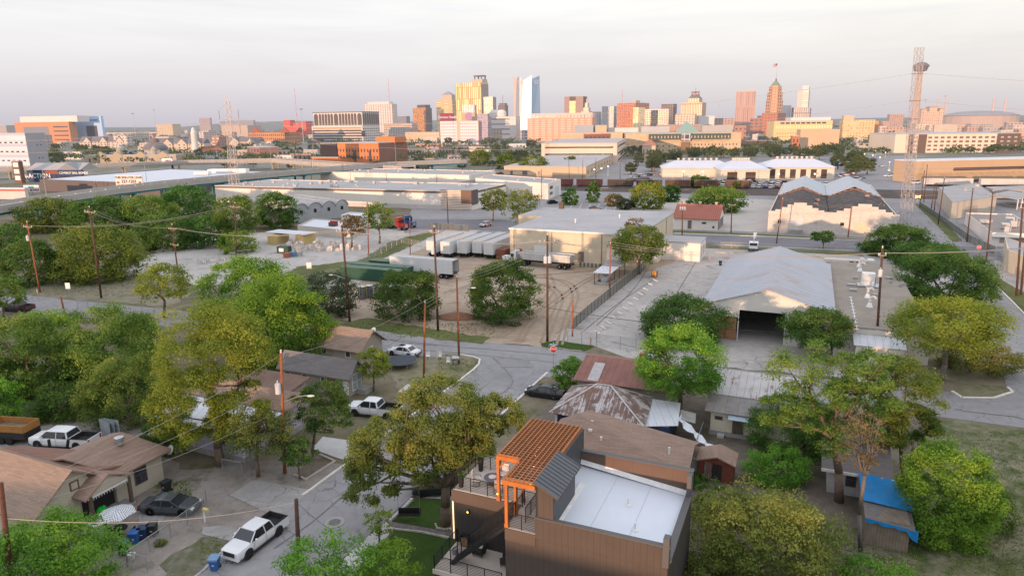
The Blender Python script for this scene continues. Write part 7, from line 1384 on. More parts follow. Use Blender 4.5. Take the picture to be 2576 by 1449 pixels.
for x in (2.4,-1.8):
 for s in (-1,1): k('wheel', MB().lathe((x, s*1.0-.15,.45),[(.2,0),(.45,0),(.45,.3),(.2,.3)],14, Vector((0,1,0))), TYRE)
g = G(2128,664); T = thing('flatbed_trailer', 'long pale gooseneck flatbed trailer behind the flat roofed workshop', 'trailer', tuple(g), TH+.05); k = lambda n_, mb, m: link(n_, mb.mesh(n_), m, T)
k('deck', MB().box((0,0,.95),(9.5,2.3,.22)).beam((-4.6,0,1.0),(-6.6,0,1.7),.25).box((-6.9,0,1.7),(1,.3,.3)), M('trailer_beige',(.52,.46,.40),.7,.15,1)); k('ramps', MB().box((5.0,0,1.2),(1.2,2.2,.3)), TRIMW)
for x in (1.2,2.5):
 for s in (-1,1): k('wheel', MB().lathe((x, s*1.2-.15,.42),[(.2,0),(.42,0),(.42,.3),(.2,.3)],14, Vector((0,1,0))), TYRE)
# small parked cars: service yard rows, parking lots
gc = random.Random(9); cols = [(PW, 'white'),(PW, 'white'),(PS, 'silver'),(PK_, 'black'),(PG, 'dark grey'),(PR, 'red'),(PW, 'white'),(PB, 'blue')]
def lot(x0, x1, y0, y1, n, where, rz0, kinds=('suv', 'sedan', 'suv', 'van')):
 for i in range(n):
  c_, cn = gc.choice(cols); kd = gc.choice(kinds); x = x0+(x1 -x0)*(i+.5)/n; y = y0+(y1 -y0)*(i+.5)/n
  car(kd, c_, label=f'small {cn} {kd if kd != "hatch" else "car"} parked {where}', group=f'{cn} {kd}s parked {where}', loc=tuple(G(x, y)), rz=rz0+gc.uniform(-.05,.05), low=True)
for k in range(3): lot(1700-k*5,2085,458+k*5.5,466+k*5.5,26, 'in the packed rows before the service building',1.0)
lot(1590,1660,447,441,9, 'in the lot left of the service building',.4); lot(1565,1640,459,455,8, 'near the blue tarp in the left lot',.3); lot(2105,2150,446,436,7, 'along the side street by the round trees',-1.2); lot(2120,2170,466,448,7, 'at the side street corner',-1.2); lot(2230,2262,446,438,4, 'beside the tan warehouse',.2)
for (x, y, kd, c_, lb) in ((1390,513, 'suv', PK_, 'black suv parked by the two storey white building'),(1497,528, 'sedan', PK_, 'black sedan beside the round parking lot tree'),(1440,544, 'sedan', PW, 'white sedan behind the cream warehouse roof'),(1500,546, 'sedan', PR, 'red sedan behind the cream warehouse roof'),(1236,430, 'suv', PW, 'white suv on the street left of the low cream office'),(1258,438, 'sedan', PR, 'red sedan on the street left of the low cream office'),(2304,463, 'van', PW, 'white van beside the parked hopper wagons'),(1668,428, 'suv', PS, 'silver suv under the street trees'),(1590,548, 'suv', PW, 'white suv at the back of the parking lot'),(1988,524, 'pickup', PK_, 'dark pickup at the edge of the bare lot'),(2218,419, 'sedan', PS, 'silver car driving away on the side street'),(2236,431, 'sedan', PW, 'white car on the side street by the warehouse'),(2196,402, 'sedan', PK_, 'dark car far down the side street')):
 car(kd, c_, label=lb, loc=tuple(G(x, y)), rz=gc.choice([.5,1.1,-.4]), low=True)
# freight train
for i,(x, colr, lb) in enumerate(((1300,(.22,.08,.065), 'dark red'),(1376,(.25,.09,.07), 'dark red'),(1450,(.25,.10,.08), 'maroon'),(1528,(.07,.06,.055), 'black'),(1600,(.075,.06,.055), 'black'),(1672,(.12,.07,.055), 'brown'),(1745,(.13,.08,.065), 'brown'),(1822,(.12,.075,.06), 'dark brown'))):
 g = G(x,468.5+i*.9); T = thing('gondola_wagon', f'{lb} open freight wagon, number {["one","two","three","four","five","six","seven","eight"][i]} from the left on the far track', 'rail wagon', tuple(g)); g2 = G(x+66,468.5+(i+.88)*.9); u = (g2 -g); a3 = math.atan2(u.y, u.x); L = u.length; m_ = g.lerp(g2,.5)
 c_ = M('wagon_'+lb.replace(' ', '_'), colr,.8,.25,.3, kind='wave_u', k=(1.1,1,1,.5)); part(T, 'body', MB().box((m_.x, m_.y,2.5),(L*.97,3,2.9), a3), c_); part(T, 'top_rim', MB().box((m_.x, m_.y,4.0),(L*.98,3.1,.16), a3), BAND); part(T, 'underframe', MB().box((m_.x, m_.y,.75),(L*.9,2.2,.5), a3), OPEN)
for i, x in enumerate((2318,2460,2590)):
 g, g2 = G(x,472+i*1.6), G(x+(128 if i < 2 else 120),473.6+i*1.6); u = g2 -g; a3 = math.atan2(u.y, u.x); L = u.length; m_ = g.lerp(g2,.5); T = thing('hopper_wagon', f'{["pale grey", "off white", "grey white"][i]} covered hopper wagon {["beside the lattice mast", "behind the tan metal building", "at the far right edge"][i]}', 'rail wagon', tuple(g)); HC = M('hopper_pale',(.52,.49,.47),.7,.15,.3, streak=.3)
 part(T, 'body', MB().box((m_.x, m_.y,3.1),(L*.96,3,2.9), a3), HC); part(T, 'hatch_walk', MB().box((m_.x, m_.y,4.7),(L*.9,.9,.25), a3), RFD); part(T, 'underframe', MB().box((m_.x, m_.y,1.0),(L*.8,2.2,.8), a3), OPEN)
RAILM = M('rail_steel',(.25,.21,.19),.5,.2,1, metal=.4)
for y0, y1 in ((470,494),(474,498),(471.5,489)): solo('railway_rail', MB().beam(G(1180, y0 -3,.1), G(2700, y1+(3 if y1 > 490 else 0),.1),.16,.18), RAILM, kind='structure')
# ------------------------------------------------------------------ yard and street objects
def bin_(x, y, label, colr, rz=0.0, lid=None):
 g = G(x, y); T = thing('wheeled_bin', label, 'bin',(g.x, g.y,0), TH+rz, 'wheeled rubbish bins'); mb = MB()
 V = [(-.24,-.26,.08),(.24,-.26,.08),(.24,.26,.08),(-.24,.26,.08),(-.33,-.36,1.0),(.33,-.36,1.0),(.33,.36,1.0),(-.33,.36,1.0)]; mb.add(V,[[3,2,1,0],[4,5,6,7],[0,1,5,4],[1,2,6,5],[2,3,7,6],[3,0,4,7]])
 link('body', mb.mesh('body'), colr, T); link('lid', MB().box((0,0,1.04),(.74,.82,.07),0).box((0,-.36,.96),(.7,.05,.1)).mesh('lid'), lid or colr, T); link('handle', MB().tube((-.28,.46,.95),(.28,.46,.95),.025).mesh('handle'), PLAST, T)
 for s in (-.27,.27): link('wheel', MB().tube((s -.03,.28,.12),(s+.03,.28,.12),.12, n=12).mesh('wheel'), TYRE, T)
 link('sticker', MB().box((0,-.33,.55),(.18,.02,.06), ux=Vector((1,0,0)), uy=Vector((0,.99,.1))).mesh('sticker'), TRIMW, T)
BB, BG, BK = M('bin_blue',(.03,.11,.33),.5,.1,3, obj=True), M('bin_green',(.02,.12,.085),.5,.1,3, obj=True), M('bin_black',(.025,.03,.032),.5,.1,3, obj=True)
bin_(542,1432, 'blue wheeled bin standing alone on the kerb behind the white pickup', BB,.4, M('bin_lid_blue',(.16,.26,.42),.5,.1,3, obj=True)); bin_(341,1366, 'blue wheeled bin in the yard row behind the fence', BB,.5); bin_(312,1393, 'dark green wheeled bin, nearest of the yard row', BG,.5); bin_(362,1355, 'dark blue bin marked with white numbers in the yard row', M('bin_navy',(.02,.04,.10),.5,.1,3, obj=True),.5); bin_(386,1346, 'black wheeled bin at the far end of the yard row', BK,.5); bin_(420,1236, 'black bin against the bungalow corner', BK); bin_(936,1110, 'blue bin in the shade behind the spring tree', BB); bin_(1812,668, 'navy bin beside the white annex', M('bin_navy',(.02,.04,.10),.5,.1,3, obj=True))
# patio umbrella and table
g = G(302,1348); T = thing('patio_umbrella', 'grey and white patterned patio umbrella over a metal table', 'umbrella', tuple(g)); cu_ = M('umbrella_cloth',(.62,.64,.68),.8,.1,2, kind='cells', k=(.16,.16,.6,.6), col2=(.10,.11,.15)); n_ = 6
mb = MB(); mb.v = [g+UP*2.45]+[g+Vector((1.45*math.cos(a*2*math.pi/12+.2)*(1 if a % 2 == 0 else .9),1.45*math.sin(a*2*math.pi/12+.2)*(1 if a % 2 == 0 else .9),2.02 if a % 2 == 0 else 2.1)) for a in range(12)]; mb.f = [[0,1+i,1+(i+1) % 12] for i in range(12)]; part(T, 'canopy', mb, cu_); part(T, 'pole', MB().tube(g, g+UP*2.45,.025), BLACKM)
T = thing('garden_table', 'round wire garden table under the patterned umbrella', 'table', tuple(g)); mb = MB(); mb.lathe(g+UP*.7,[(.65,0),(.65,.03)],16); part(T, 'tabletop', mb, BLACKM); part(T, 'base', MB().tube(g, g+UP*.7,.06).lathe(g,[(.35,0),(.35,.03)],10), BLACKM)
for k_2,(dx, dy) in enumerate(((1.1,-.2),(-1.0,.3))):
 T = thing('garden_chair',['black wire garden chair right of the umbrella pole', 'black wire garden chair left of the umbrella pole'][k_2], 'chair',(g.x+dx, g.y+dy,0)); q = Vector((g.x+dx, g.y+dy,0)); mb = MB()
 for a in (-.22,.22):
  for b in (-.22,.22): mb.tube(q+Vector((a, b,0)), q+Vector((a, b,.45)),.015)
 part(T, 'legs', mb, BLACKM); part(T, 'seat', MB().lathe(q+UP*.45,[(.27,0),(.27,.03)],12), BLACKM); part(T, 'backrest', MB().box(q+Vector((.24 if dx > 0 else -.24,0,.72)),(.03,.45,.5)), BLACKM)
g = G(258,1296); solo('rubbish_sack', MB().ell(g+UP*.42,(.42,.38,.45),12,7).ell(g+Vector((.2,0,.8)),(.2,.2,.16),8,5), M('lime_bag',(.02,.55,.05),.4,.2,3, bump=1), 'bright lime green sack on the bungalow porch step', 'sack', smooth=True)
for i in range(3): g = G(222+i*14,1336+i*3); solo('appliance', MB().box((g.x, g.y,.45),(.7,.65,.9), ru(0,1)),[TRIMW, M('cooler',(.42,.46,.50),.5,.1,2), TRIMW][i],['small white washer box beside the porch bush', 'grey cooler box beside the porch bush', 'white appliance nearest the umbrella'][i], 'appliance')
g = G(516,1313); T = thing('mailbox', 'yellow rural mailbox on a white post by the bungalow fence', 'mailbox', tuple(g)); part(T, 'post', MB().box(g+UP*.55,(.1,.1,1.1)), TRIMW); mb = MB(); ax_ = E1
part(T, 'box', MB().extr([g+UP*1.1-E2*.14, g+UP*1.1+E2*.14, g+UP*1.28+E2*.14, g+UP*1.36+E2*.08, g+UP*1.36-E2*.08, g+UP*1.28-E2*.14], E1*.55), M('mailbox_yellow',(.52,.42,.20),.6,.1,3))
g = G(332,1405); solo('plant_pot', MB().lathe(g,[(.2,0),(.3,.45),(.24,.45)],12), TRIMW, 'white plastic tub by the green bin', 'tub')
g = G(480,1278); mb = MB(); mb.ell((g.x, g.y,.38),(.32,.12,.13)); mb.ell((g.x+.34, g.y,.55),(.11,.07,.09)); mb.tube((g.x -.3, g.y,.45),(g.x -.5, g.y,.6),.03,.01)
for a in (-.2,.22):
 for b in (-.06,.06): mb.tube((g.x+a, g.y+b,.35),(g.x+a, g.y+b,0),.045,.03)
solo('dog', mb, M('black_fur',(.015,.014,.014),.9,.2,6), 'small black dog standing behind the gunmetal coupe', 'dog', smooth=True)
# trampoline, chairs, grill
g = G(1010,922); T = thing('trampoline', 'round black trampoline on thin metal legs beside the fence', 'trampoline', tuple(g)); part(T, 'mat', MB().lathe(g+UP*.92,[(2.0,0),(2.0,.02)],32), M('tramp_mat',(.05,.06,.075),.8,.1,1)); mb = MB(); P_ = [g+Vector((2.15*math.cos(a*.2618),2.15*math.sin(a*.2618),.93)) for a in range(25)]; mb.path(P_,.04,6); part(T, 'rim', mb, M('rim_blue',(.10,.14,.22),.5,.1,2))
for a in range(6): q = g+Vector((2.1*math.cos(a*1.047),2.1*math.sin(a*1.047),0)); part(T, 'leg', MB().tube(q, q+UP*.93,.035), STEEL)
for i,(x, y) in enumerate(((1128,917),(1106,903),(1077,903))): g = G(x, y); mb = MB(); mb.box((g.x, g.y,.45),(.55,.5,.05)); mb.box((g.x, g.y+.25,.75),(.55,.04,.6)); [mb.tube((g.x+a, g.y+b,0),(g.x+a, g.y+b,.45),.02) for a in (-.25,.25) for b in (-.2,.2)]; solo('garden_chair', mb, TRIMW,['white metal garden chair by the wooden pole', 'white wire chair behind the trampoline', 'white wire chair beside the furled umbrella'][i], 'chair')
g = G(1101,915); solo('furled_umbrella', MB().lathe(g,[(.03,0),(.03,.9),(.22,1.0),(.14,1.8),(.03,2.6)],10), CUSH, 'furled pale patio umbrella between white chairs', 'umbrella'); g = G(1147,917); T = thing('barrel_grill', 'black and white barrel grill beyond the fence corner', 'grill', tuple(g)); part(T, 'barrel', MB().tube(g+Vector((-.5,0,.9)), g+Vector((.5,0,.9)),.32, n=12), STEEL); part(T, 'legs', MB().box(g+Vector((-.4,0,.35)),(.06,.5,.7)).box(g+Vector((.4,0,.35)),(.06,.5,.7)), BLACKM)
# canopy by the slatted fence, tank
T = gthing('tank_canopy', 'twin grey and white lean-to canopy over a round fuel tank', 'canopy',-37,133)
part(T, 'roof', slab(GB(),[(-38.6,130.6,2.55),(-34.9,130.6,2.6),(-34.9,137,2.75),(-38.6,137,2.75)],.06), WMET, label='white sheet roof panel'); part(T, 'rear_roof', slab(GB(),[(-38.6,137.3,2.8),(-34.4,137.3,2.85),(-34.4,143,3.0),(-38.8,143,3.0)],.06), MATS['grey_sheet'])
for e_ in (-38.4,-35.1):
 for n_ in (130.8,134,138,142.6): part(T, 'post', GB().bx(e_, e_+.12, n_, n_+.12,0,2.55), TRIMB)
part(T, 'bund', GB().bx(-38.2,-35,131,131.2,0,.6).bx(-38.2,-35,135.8,136,0,.6).bx(-38.2,-38,131.2,135.8,0,.6).bx(-35.2,-35,131.2,135.8,0,.6), CONC)
T = gthing('fuel_tank', 'pale grey cylindrical tank under the canopy', 'tank',-36.6,133); part(T, 'tank', MB().lathe(W(-36.6,131.6,1.0),[(.1,0),(.72,.12),(.72,3.0),(.1,3.15)],18, E2), M('tank_grey',(.40,.43,.46),.5,.1,1))
g = G(1646,697); T = thing('cable_reel', 'orange cable reel standing on the concrete lot', 'reel', tuple(g)); part(T, 'drum', MB().tube(g+UP*.75-E1*.5, g+UP*.75+E1*.5,.55, n=18), M('reel_orange',(.70,.28,.06),.6,.2,2))
for s in (-.55,.5): part(T, 'flange', MB().tube(g+UP*.75+E1*s, g+UP*.75+E1*(s+.06),.78, n=20), WOOD)
for i in range(12): g = G(1503+i*14.5-(i*i)*.12,838-i*12.2 if i < 11 else 706); solo('wheel_stop', MB().box((g.x, g.y,.1),(1.7,.18,.16),1.9), TRIMW, 'white wheel stop on the concrete lot beside the slatted fence', 'wheel stop', 'white wheel stops along the lot edge')
for i,(x, y) in enumerate(((1814,636),(1850,638),(1893,641),(1955,642),(1996,643),(2048,647),(2090,650))): g = G(x, y); solo('wheel_stop', MB().box((g.x, g.y,.1),(2.2,.22,.18), TH), M('stop_ochre',(.52,.44,.28),.9,.2,2), 'ochre wheel stop at the street end of the concrete lot', 'wheel stop', 'ochre wheel stops by the back street')
def cone(x, y, lb): g = G(x, y); T = thing('traffic_cone', lb, 'cone', tuple(g)); part(T, 'body', MB().lathe(g,[(.24,.0),(.24,.04),(.14,.05),(.03,.75)],10), M('cone_orange',(.75,.16,.03),.6,.1,3)); part(T, 'collar', MB().lathe(g+UP*.4,[(.095,0),(.07,.14)],10), TRIMW)
cone(1785,653, 'orange traffic cone near the white annex'); cone(1569,712, 'orange traffic cone by the slatted fence')
for i,(x, y) in enumerate(((1486,868),(1501,852))): g = G(x, y); solo('bollard', MB().tube(g, g+UP*1.2,.09, n=10), M('bollard_orange',(.60,.28,.12),.7,.2,2),['short orange bollard just inside the gate', 'short orange bollard further inside the gate'][i], 'bollard')
g = G(1415,1062); solo('cardboard_box', MB().box((g.x, g.y,.35),(.6,.5,.7),.4), M('carton',(.40,.24,.15),.9,.1,3), 'brown cardboard box on the pavement beside the rusty roofed house', 'box')
g = G(1437,1048); bin_(1440,1052, 'black bin by the corner of the rusty roofed house', BK)
T = thing('soil_heap', 'low heap of dark red soil in the dirt yard', 'soil heap', tuple(G(1148,800))); g = G(1148,800); mb = MB(); me_ = MB().ell((g.x, g.y,-.2),(3.3,2.0,1.15),20,8).ell((g.x+1.4, g.y -.5,-.2),(2.2,1.5,.8),14,6).ell((g.x -1.6, g.y+.4,-.1),(1.8,1.3,.7),14,6); part(T, 'heap', me_, gmat('soil_red',(.22,.11,.07),(.33,.19,.13), None,.3,2,10, fine=.4, bump=1), smooth=True)
T = thing('skip_container', 'dark green skip with a white panel at the yard edge', 'skip', tuple(G(716,638))); g = G(716,636); part(T, 'body', MB().box((g.x, g.y,.9),(3.2,1.8,1.7),-.2), M('skip_green',(.02,.06,.045),.6,.2,1)); part(T, 'panel', MB().box((g.x -.5, g.y -.98,.9),(1.3,.05,.9),-.2), TRIMW)
for i,(x, y, c_, lb) in enumerate(((722,648, M('crate_brown',(.32,.12,.07),.8,.2,1), 'brown box beside the green skip'),(738,645, M('crate_blue',(.12,.25,.42),.7,.2,1), 'blue drum tote beside the green skip'),(752,644, STEEL, 'grey metal tote beside the green skip'))): g = G(x, y); solo('tote', MB().box((g.x, g.y,.6),(1.5,1.2,1.2),-.2), c_, lb, 'tote')
# signs
SR = M('sign_red_face',(.60,.03,.04),.5,.05,3); SWt = M('sign_white_face',(.72,.72,.72),.5,.05,3)
def octagon(c, r, nrm, mb, d=.02):
 nrm = Vector(nrm).normalized(); u = UP.cross(nrm).normalized(); return mb.extr([c+u*r*math.cos(math.pi/8+k*math.pi/4)+UP*r*math.sin(math.pi/8+k*math.pi/4) for k in range(8)], nrm*d)
def stop_sign(x, yb, yt, label, face=(0,-1,0), sc_=1.0, name_plate=False):
 g = G(x, yb); h = 2.35*sc_; T = thing('stop_sign', label, 'sign', tuple(g)); nr = Vector(face).normalized(); u = UP.cross(nr).normalized(); c = g+UP*h
 part(T, 'post', MB().tube(g, g+UP*(h+(1.0 if name_plate else .4)),.035), STEEL); part(T, 'border', octagon(c+nr*.045,.42*sc_, nr, MB()), SWt); part(T, 'face', octagon(c+nr*.068,.385*sc_, nr, MB()), SR); text('STOP', c+nr*.1,.30*sc_, u, SWt, '', T=T, ext=.004)
 if name_plate: part(T, 'street_name_plate', MB().extr([c+UP*.52-u*.55+nr*.04, c+UP*.52+u*.55+nr*.04, c+UP*.76+u*.55+nr*.04, c+UP*.76-u*.55+nr*.04], nr*.02), M('plate_blue',(.03,.18,.45),.5,.05,3)); text('E Van Norman', c+UP*.64+nr*.065,.16, u, SWt, '', T=T, ext=.003)
stop_sign(1392,926,887, 'red stop sign with a blue street name plate at the near corner',(-.1,-1,0),1.15, True); stop_sign(1433,589,560, 'x') if False else stop_sign(1433-0,592,0, 'x') if False else None
stop_sign(1230,585,560, 'small stop sign on the back street by the silver suv',(-.2,-1,0),1.1); stop_sign(2549-0,655,0, 'stop sign at the far right crossing',(-.3,-1,0),1.2) if False else stop_sign(2458,652,0, 'stop sign at the crossing beyond the dark round trees',(-.3,-1,0),1.2)
def plate_sign(x, y, w_, h_, zc, label, c_=SWt, lines=()):
 g = G(x, y); T = thing('sign_post', label, 'sign', tuple(g)); part(T, 'post', MB().tube(g, g+UP*(zc+h_/2),.035), STEEL); part(T, 'plate', MB().box(g+Vector((0,-.05, zc)),(w_,.03, h_)), c_); return T
plate_sign(204-28,752,.9,1.2,2.6, 'white plate sign on a thin post in the dry clearing'); plate_sign(779,688,1.1,1.4,1.8, 'white notice sign on the masonry yard fence'); plate_sign(98,757,.12,.8,1.9, 'yellow marker post at the edge of the clearing', M('marker_yellow',(.6,.5,.15),.6,.1,2))
# railway crossing signal
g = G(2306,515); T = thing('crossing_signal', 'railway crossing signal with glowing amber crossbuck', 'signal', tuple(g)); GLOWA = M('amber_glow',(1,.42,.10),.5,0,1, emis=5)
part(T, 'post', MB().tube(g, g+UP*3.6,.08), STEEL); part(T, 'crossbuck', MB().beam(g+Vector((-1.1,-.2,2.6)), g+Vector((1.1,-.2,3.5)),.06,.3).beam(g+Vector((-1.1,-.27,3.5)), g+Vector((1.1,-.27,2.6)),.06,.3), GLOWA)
# lamps seen lit
LW = M('lamp_white',(1,.88,.68),.5,0,1, emis=7.0)
def wl(x, y, z, lb, m=LW, r=.45):
 g = G(x, y, z); T = thing('wall_light', lb, 'lamp', tuple(g), group='lit wall lights'); part(T, 'lens', MB().ell(g,(r,.3, r*.6),8,5), m); part(T, 'hood', MB().box(g+UP*r*.8,(r*2.2,.8,.12)), STEEL)
for x, y in ((2358,412),(2412,413),(2460,411),(2520,411),(2278,418),(2257,412),(2346,427),(2405,427),(2520,428)): wl(x, y+2,6.5 if y < 420 else 2.5, 'glowing wall light on the tan block warehouse')
for x, y in ((1495,424),(1513,421),(1530,416)): wl(x, y+3,4.0, 'glowing wall light on the low cream office side')
for x, y in ((1720,431),(1768,431),(1959,437),(2050,437)): wl(x, y+1,4.0, 'glowing wall light on the long service building')
# ------------------------------------------------------------------ poles and wires
PW1 = M('pole_wood',(.10,.055,.04),.95,.3,3, bump=.4, obj=True); PW2 = M('pole_wood_red',(.28,.10,.05),.9,.3,3, bump=.4, obj=True); PORC = M('insulator',(.62,.60,.58),.4,.05,5); TRF = M('transformer_grey',(.52,.54,.56),.5,.1,3)
POLE = {}
def pole(key, xt, yt, xb, yb, label, arms=(), trans=0, mat=None, r=.16, lamp=None, ang=None, tops=True):
 g = G(xb, yb); h = HT(g, yt); t = GY(xt, g.y, h); t.y = g.y; ax = Vector((t.x -g.x,0, h))/h
 T = thing('utility_pole', label, 'utility pole', tuple(g)); at = lambda z: g+ax*z
 part(T, 'pole', MB().tube(g -UP*.2, at(h), r, r*.72,12), mat or PW1, smooth=True)
 a = ang if ang is not None else TH; u = Vector((math.cos(a), math.sin(a),0)); pts = []
 for (dz, w_) in arms:
  c = at(h -dz); mb = MB(); mb.box(c+Vector((0,-.12,0)),(w_,.11,.13), a); mb.beam(c+u*w_*.3, c -UP*.6,.04); mb.beam(c -u*w_*.3, c -UP*.6,.04); part(T, 'crossarm', mb, M('arm_wood',(.34,.27,.22),.9,.2,3))
  for s in (-.46,-.18 if w_ > 2 else -.3,.46): q = c+u*w_*s; part(T, 'insulator', MB().lathe(q+UP*.07,[(.05,0),(.10,.08),(.05,.14),(.09,.22),(.02,.28)],8), PORC); pts.append(q+UP*.32)
 if tops: part(T, 'insulator', MB().lathe(at(h),[(.06,0),(.11,.1),(.05,.16),(.1,.26),(.02,.34)],8), PORC)
 for k in range(trans): q = at(h*(.78 if len(arms) or trans > 1 else .72))+u*((k -(trans -1)/2)*.62)+Vector((0,-.35,0))-u*(.32 if trans == 1 else 0); part(T, 'transformer', MB().lathe(q -UP*.5,[(.25,0),(.27,.05),(.27,.95),(.22,1.02),(.05,1.05),(.06,1.3)],14), TRF)
 if lamp:
  q = at(h*lamp[1]); e = q+Vector((lamp[0],-.6,.9)); part(T, 'lamp_arm', MB().path([q, q.lerp(e,.6)+UP*.15, e],.045,6), STEEL); part(T, 'lamp_head', MB().ell(e+Vector((.25,0,-.05)),(.38,.16,.1),10,6), TRF)
 POLE[key] = dict(top=at(h+.3), pts=pts, at=at, h=h, u=u); return T
pole('a',225,522,255,750, 'tall dark pole with crossarm before the dark trees, left',[(.9,3)], r=.2); pole('b',68,560,101,735, 'leaning pole with a transformer, far left',[(.9,2.6)],1, PW2); pole('c',433,566,448,690, 'pole with two crossarms by the white gravel yard',[(.9,2.4),(4.5,2.4)]); pole('d',591,512,595,668, 'pole behind the sparse tree in the white gravel yard',[(.9,2.8)])
pole('e',860,566,880,809, 'tall dark pole left of the green containers',[(1.2,2.4)],1, r=.2, lamp=(-2.6,.45)); pole('f',924,509,927,638, 'plain brown pole beside the yard trees', mat=PW2, tops=False); pole('g',1031,552,1032,641, 'thin red brown pole in the lane', mat=PW2, r=.11); pole('h',1092,572,1102,832, 'tall dark pole in front of the open white trailer',[(.8,1.6)],1, r=.2)
pole('i',1149,698,1155,912, 'brown pole on the grass corner by the white kerb', mat=PW2, lamp=(2.0,.82)); pole('j',1069,762,1066,955, 'orange brown pole inside the trampoline yard', mat=PW2, r=.15); pole('k',707,888,716,1190, 'orange brown pole with a white transformer and long lamp arm',[],1, PW2,.17,(2.6,.60)); pole('l',745,1255,752,1412, 'short dark pole beside the near street', mat=PW1, r=.19, tops=False)
pole('m',2,1215,34,1520, 'close thick brown pole at the left edge',[],0, M('pole_close',(.12,.05,.035),.9,.35,4, bump=.5, obj=True),.2, tops=False); pole('n',1377,592,1377,860, 'tall dark pole with twin transformers at the dirt yard corner',[(1.0,2.4)],2, r=.19, ang=-.1+.3); pole('o',1441,755,1440,846, 'short red brown pole by the gate', mat=PW2, r=.14, tops=False); pole('p',1536,613,1533,746, 'brown pole beside the lean-to canopy', mat=PW2)
pole('q',1124,480,1128,578, 'dark pole in front of the striped wall panel', tops=False); pole('r',2220,624,2203,897, 'tall dark pole with a transformer beside the vented roof',[(1.0,1.2)],1, r=.19, ang=.2); pole('s',1969,501,1953,613, 'brown pole at the left end of the stepped parapet wall', mat=PW2); pole('t',2142,518,2133,598, 'brown pole between the twin parapets', mat=PW2, tops=False); pole('u',2216,514,2212,572, 'brown pole at the right end of the stepped parapet wall',[(.5,2.4)], mat=PW2, ang=.1)
for key, xt, yt, xb, yb, lb in (('v',2376,448,2360,564, 'first tall pole along the tan building verge'),('w',2448,472,2432,609, 'pole at the front of the tan metal building'),('x',2498,482,2481,660, 'tall pole behind the small stop sign, right'),('y',2573,512,2557,744, 'big pole on the right edge verge'),('z',2590,505,2568,742, 'twin pole just behind the right edge pole'),('aa',2333,413,2324,509, 'farther pole of the pair at the railway'),('ab',2326,429,2314,520, 'nearer pole of the pair at the railway'),('ac',2352,461,2341,538, 'left pole of the close pair on the verge'),('ad',2357,460,2349,541, 'right pole of the close pair on the verge')):
 pole(key, xt, yt, xb, yb, lb,[(.8,2.2)] if key in 'wxy' else [], r=.2 if key in 'yz' else .17, ang=.1)
pole('ae',1717,506,1716,592, 'pole with a transformer bank before the red roofed building',[(.8,2)],3, PW2)
for i,(xt, yt, xb, yb) in enumerate(((1362,426,1362,502),(1431,400,1432,453),(1466,402,1466,452),(1499,398,1499,451),(1560,408,1560,453),(1851,429,1847,482),(1841,512,1839,586),(1720,430,1720,462),(2041,434,2040,452),(862,412,864,462),(783,404,783,457),(880,398,881,432),(755,378,757,410),(1050,378,1051,410),(1100,380,1101,408),(270,460,274,500),(240,455,245,490))):
 pole('far%d' % i, xt, yt, xb, yb, 'thin distant wooden pole '+['beside the framed end windows', 'left of three by the railway', 'middle of three by the railway', 'right of three by the railway', 'beside the tan office corner', 'in front of the middle gabled wing', 'at the bare lot fence', 'before the left service wing', 'before the six open bays', 'between highway ramp and second warehouse', 'left of the mural block', 'in front of the orange brick office', 'before the pale shops', 'beyond the ramp bend', 'right of the ramp bend', 'beside the billboard', 'left of the billboard'][i],[(.5,2)] if i % 2 == 0 else [], tops=False, r=.16)
solo('fence_post', MB().tube(G(167,805), G(167,805)+Vector((-.3,0,4.2)),.16,.13,10), PW2, 'short red brown stub pole in the dry grass', 'post')
WIRE = M('wire',(.30,.28,.26),.6,.1,1); WIRED = M('wire_dark',(.04,.04,.045),.7,.1,1)
def wire(a, b, sag=1.0, r=.03, m=None, label='power line wire', grp=None, n=14):
 P = [a.lerp(b, i/n)-UP*(4*sag*(i/n)*(1-i/n)) for i in range(n+1)]; mb = MB(); mb.path(P, r,4); o = solo('power_line', mb, m or WIRE, label, 'cable', grp or label+'s'); return o
def span(k1, k2, sag=1.0, lb='', r=.03, m=None, n=3):
 A, B = POLE[k1], POLE[k2]; pa = A['pts'][:3] if len(A['pts']) >= 3 else [A['top']]*3; pb = B['pts'][:3] if len(B['pts']) >= 3 else [B['top']]*3
 for i in range(n):
  a, b = pa[i], pb[i]
  if a == A['top']: a = a -UP*i*.45
  if b == B['top']: b = b -UP*i*.45
  wire(a, b, sag, r, m, lb)
span('a', 'c',1.2, 'wire strung from the tall left pole to the two-armed pole'); span('b', 'd',1.8, 'wire strung from the far left pole to the gravel yard pole'); span('c', 'e',1.4, 'wire strung from the two-armed pole to the container pole'); span('e', 'h',.8, 'wire strung between the two tall dark poles by the containers'); span('h', 'n',1.2, 'wire strung above the dirt yard'); span('n', 'p',.6, 'wire strung from the twin transformer pole to the canopy pole'); span('p', 'r',1.2, 'wire strung over the silver gable shed')
far_r = G(2900,780)+UP*14
for i in range(3): wire((POLE['r']['pts'][i]), far_r+Vector((0, i*.8,0)),1.2, label='wire running from the vented roof pole to the right edge')
A_ = POLE['m']; K_ = POLE['k']
for i in range(3): wire(A_['at'](A_['h']*(.93-i*.07))+Vector((.2,0,0)), K_['at'](K_['h']*(.99-i*.22)),.8,.016, label='wire rising over the cream bungalow to the transformer pole')
wire(A_['at'](A_['h']*.72), POLE['l']['at'](POLE['l']['h']*.95),.9,.02, M('rope',(.5,.42,.34),.9,.1,1), 'frayed pale line from the close pole to the short street pole'); wire(POLE['l']['at'](POLE['l']['h']*.95), _o+Vector((-3,0,2.5)),1.2,.012, WIRED, 'thin service wire from the short street pole to the modern house')
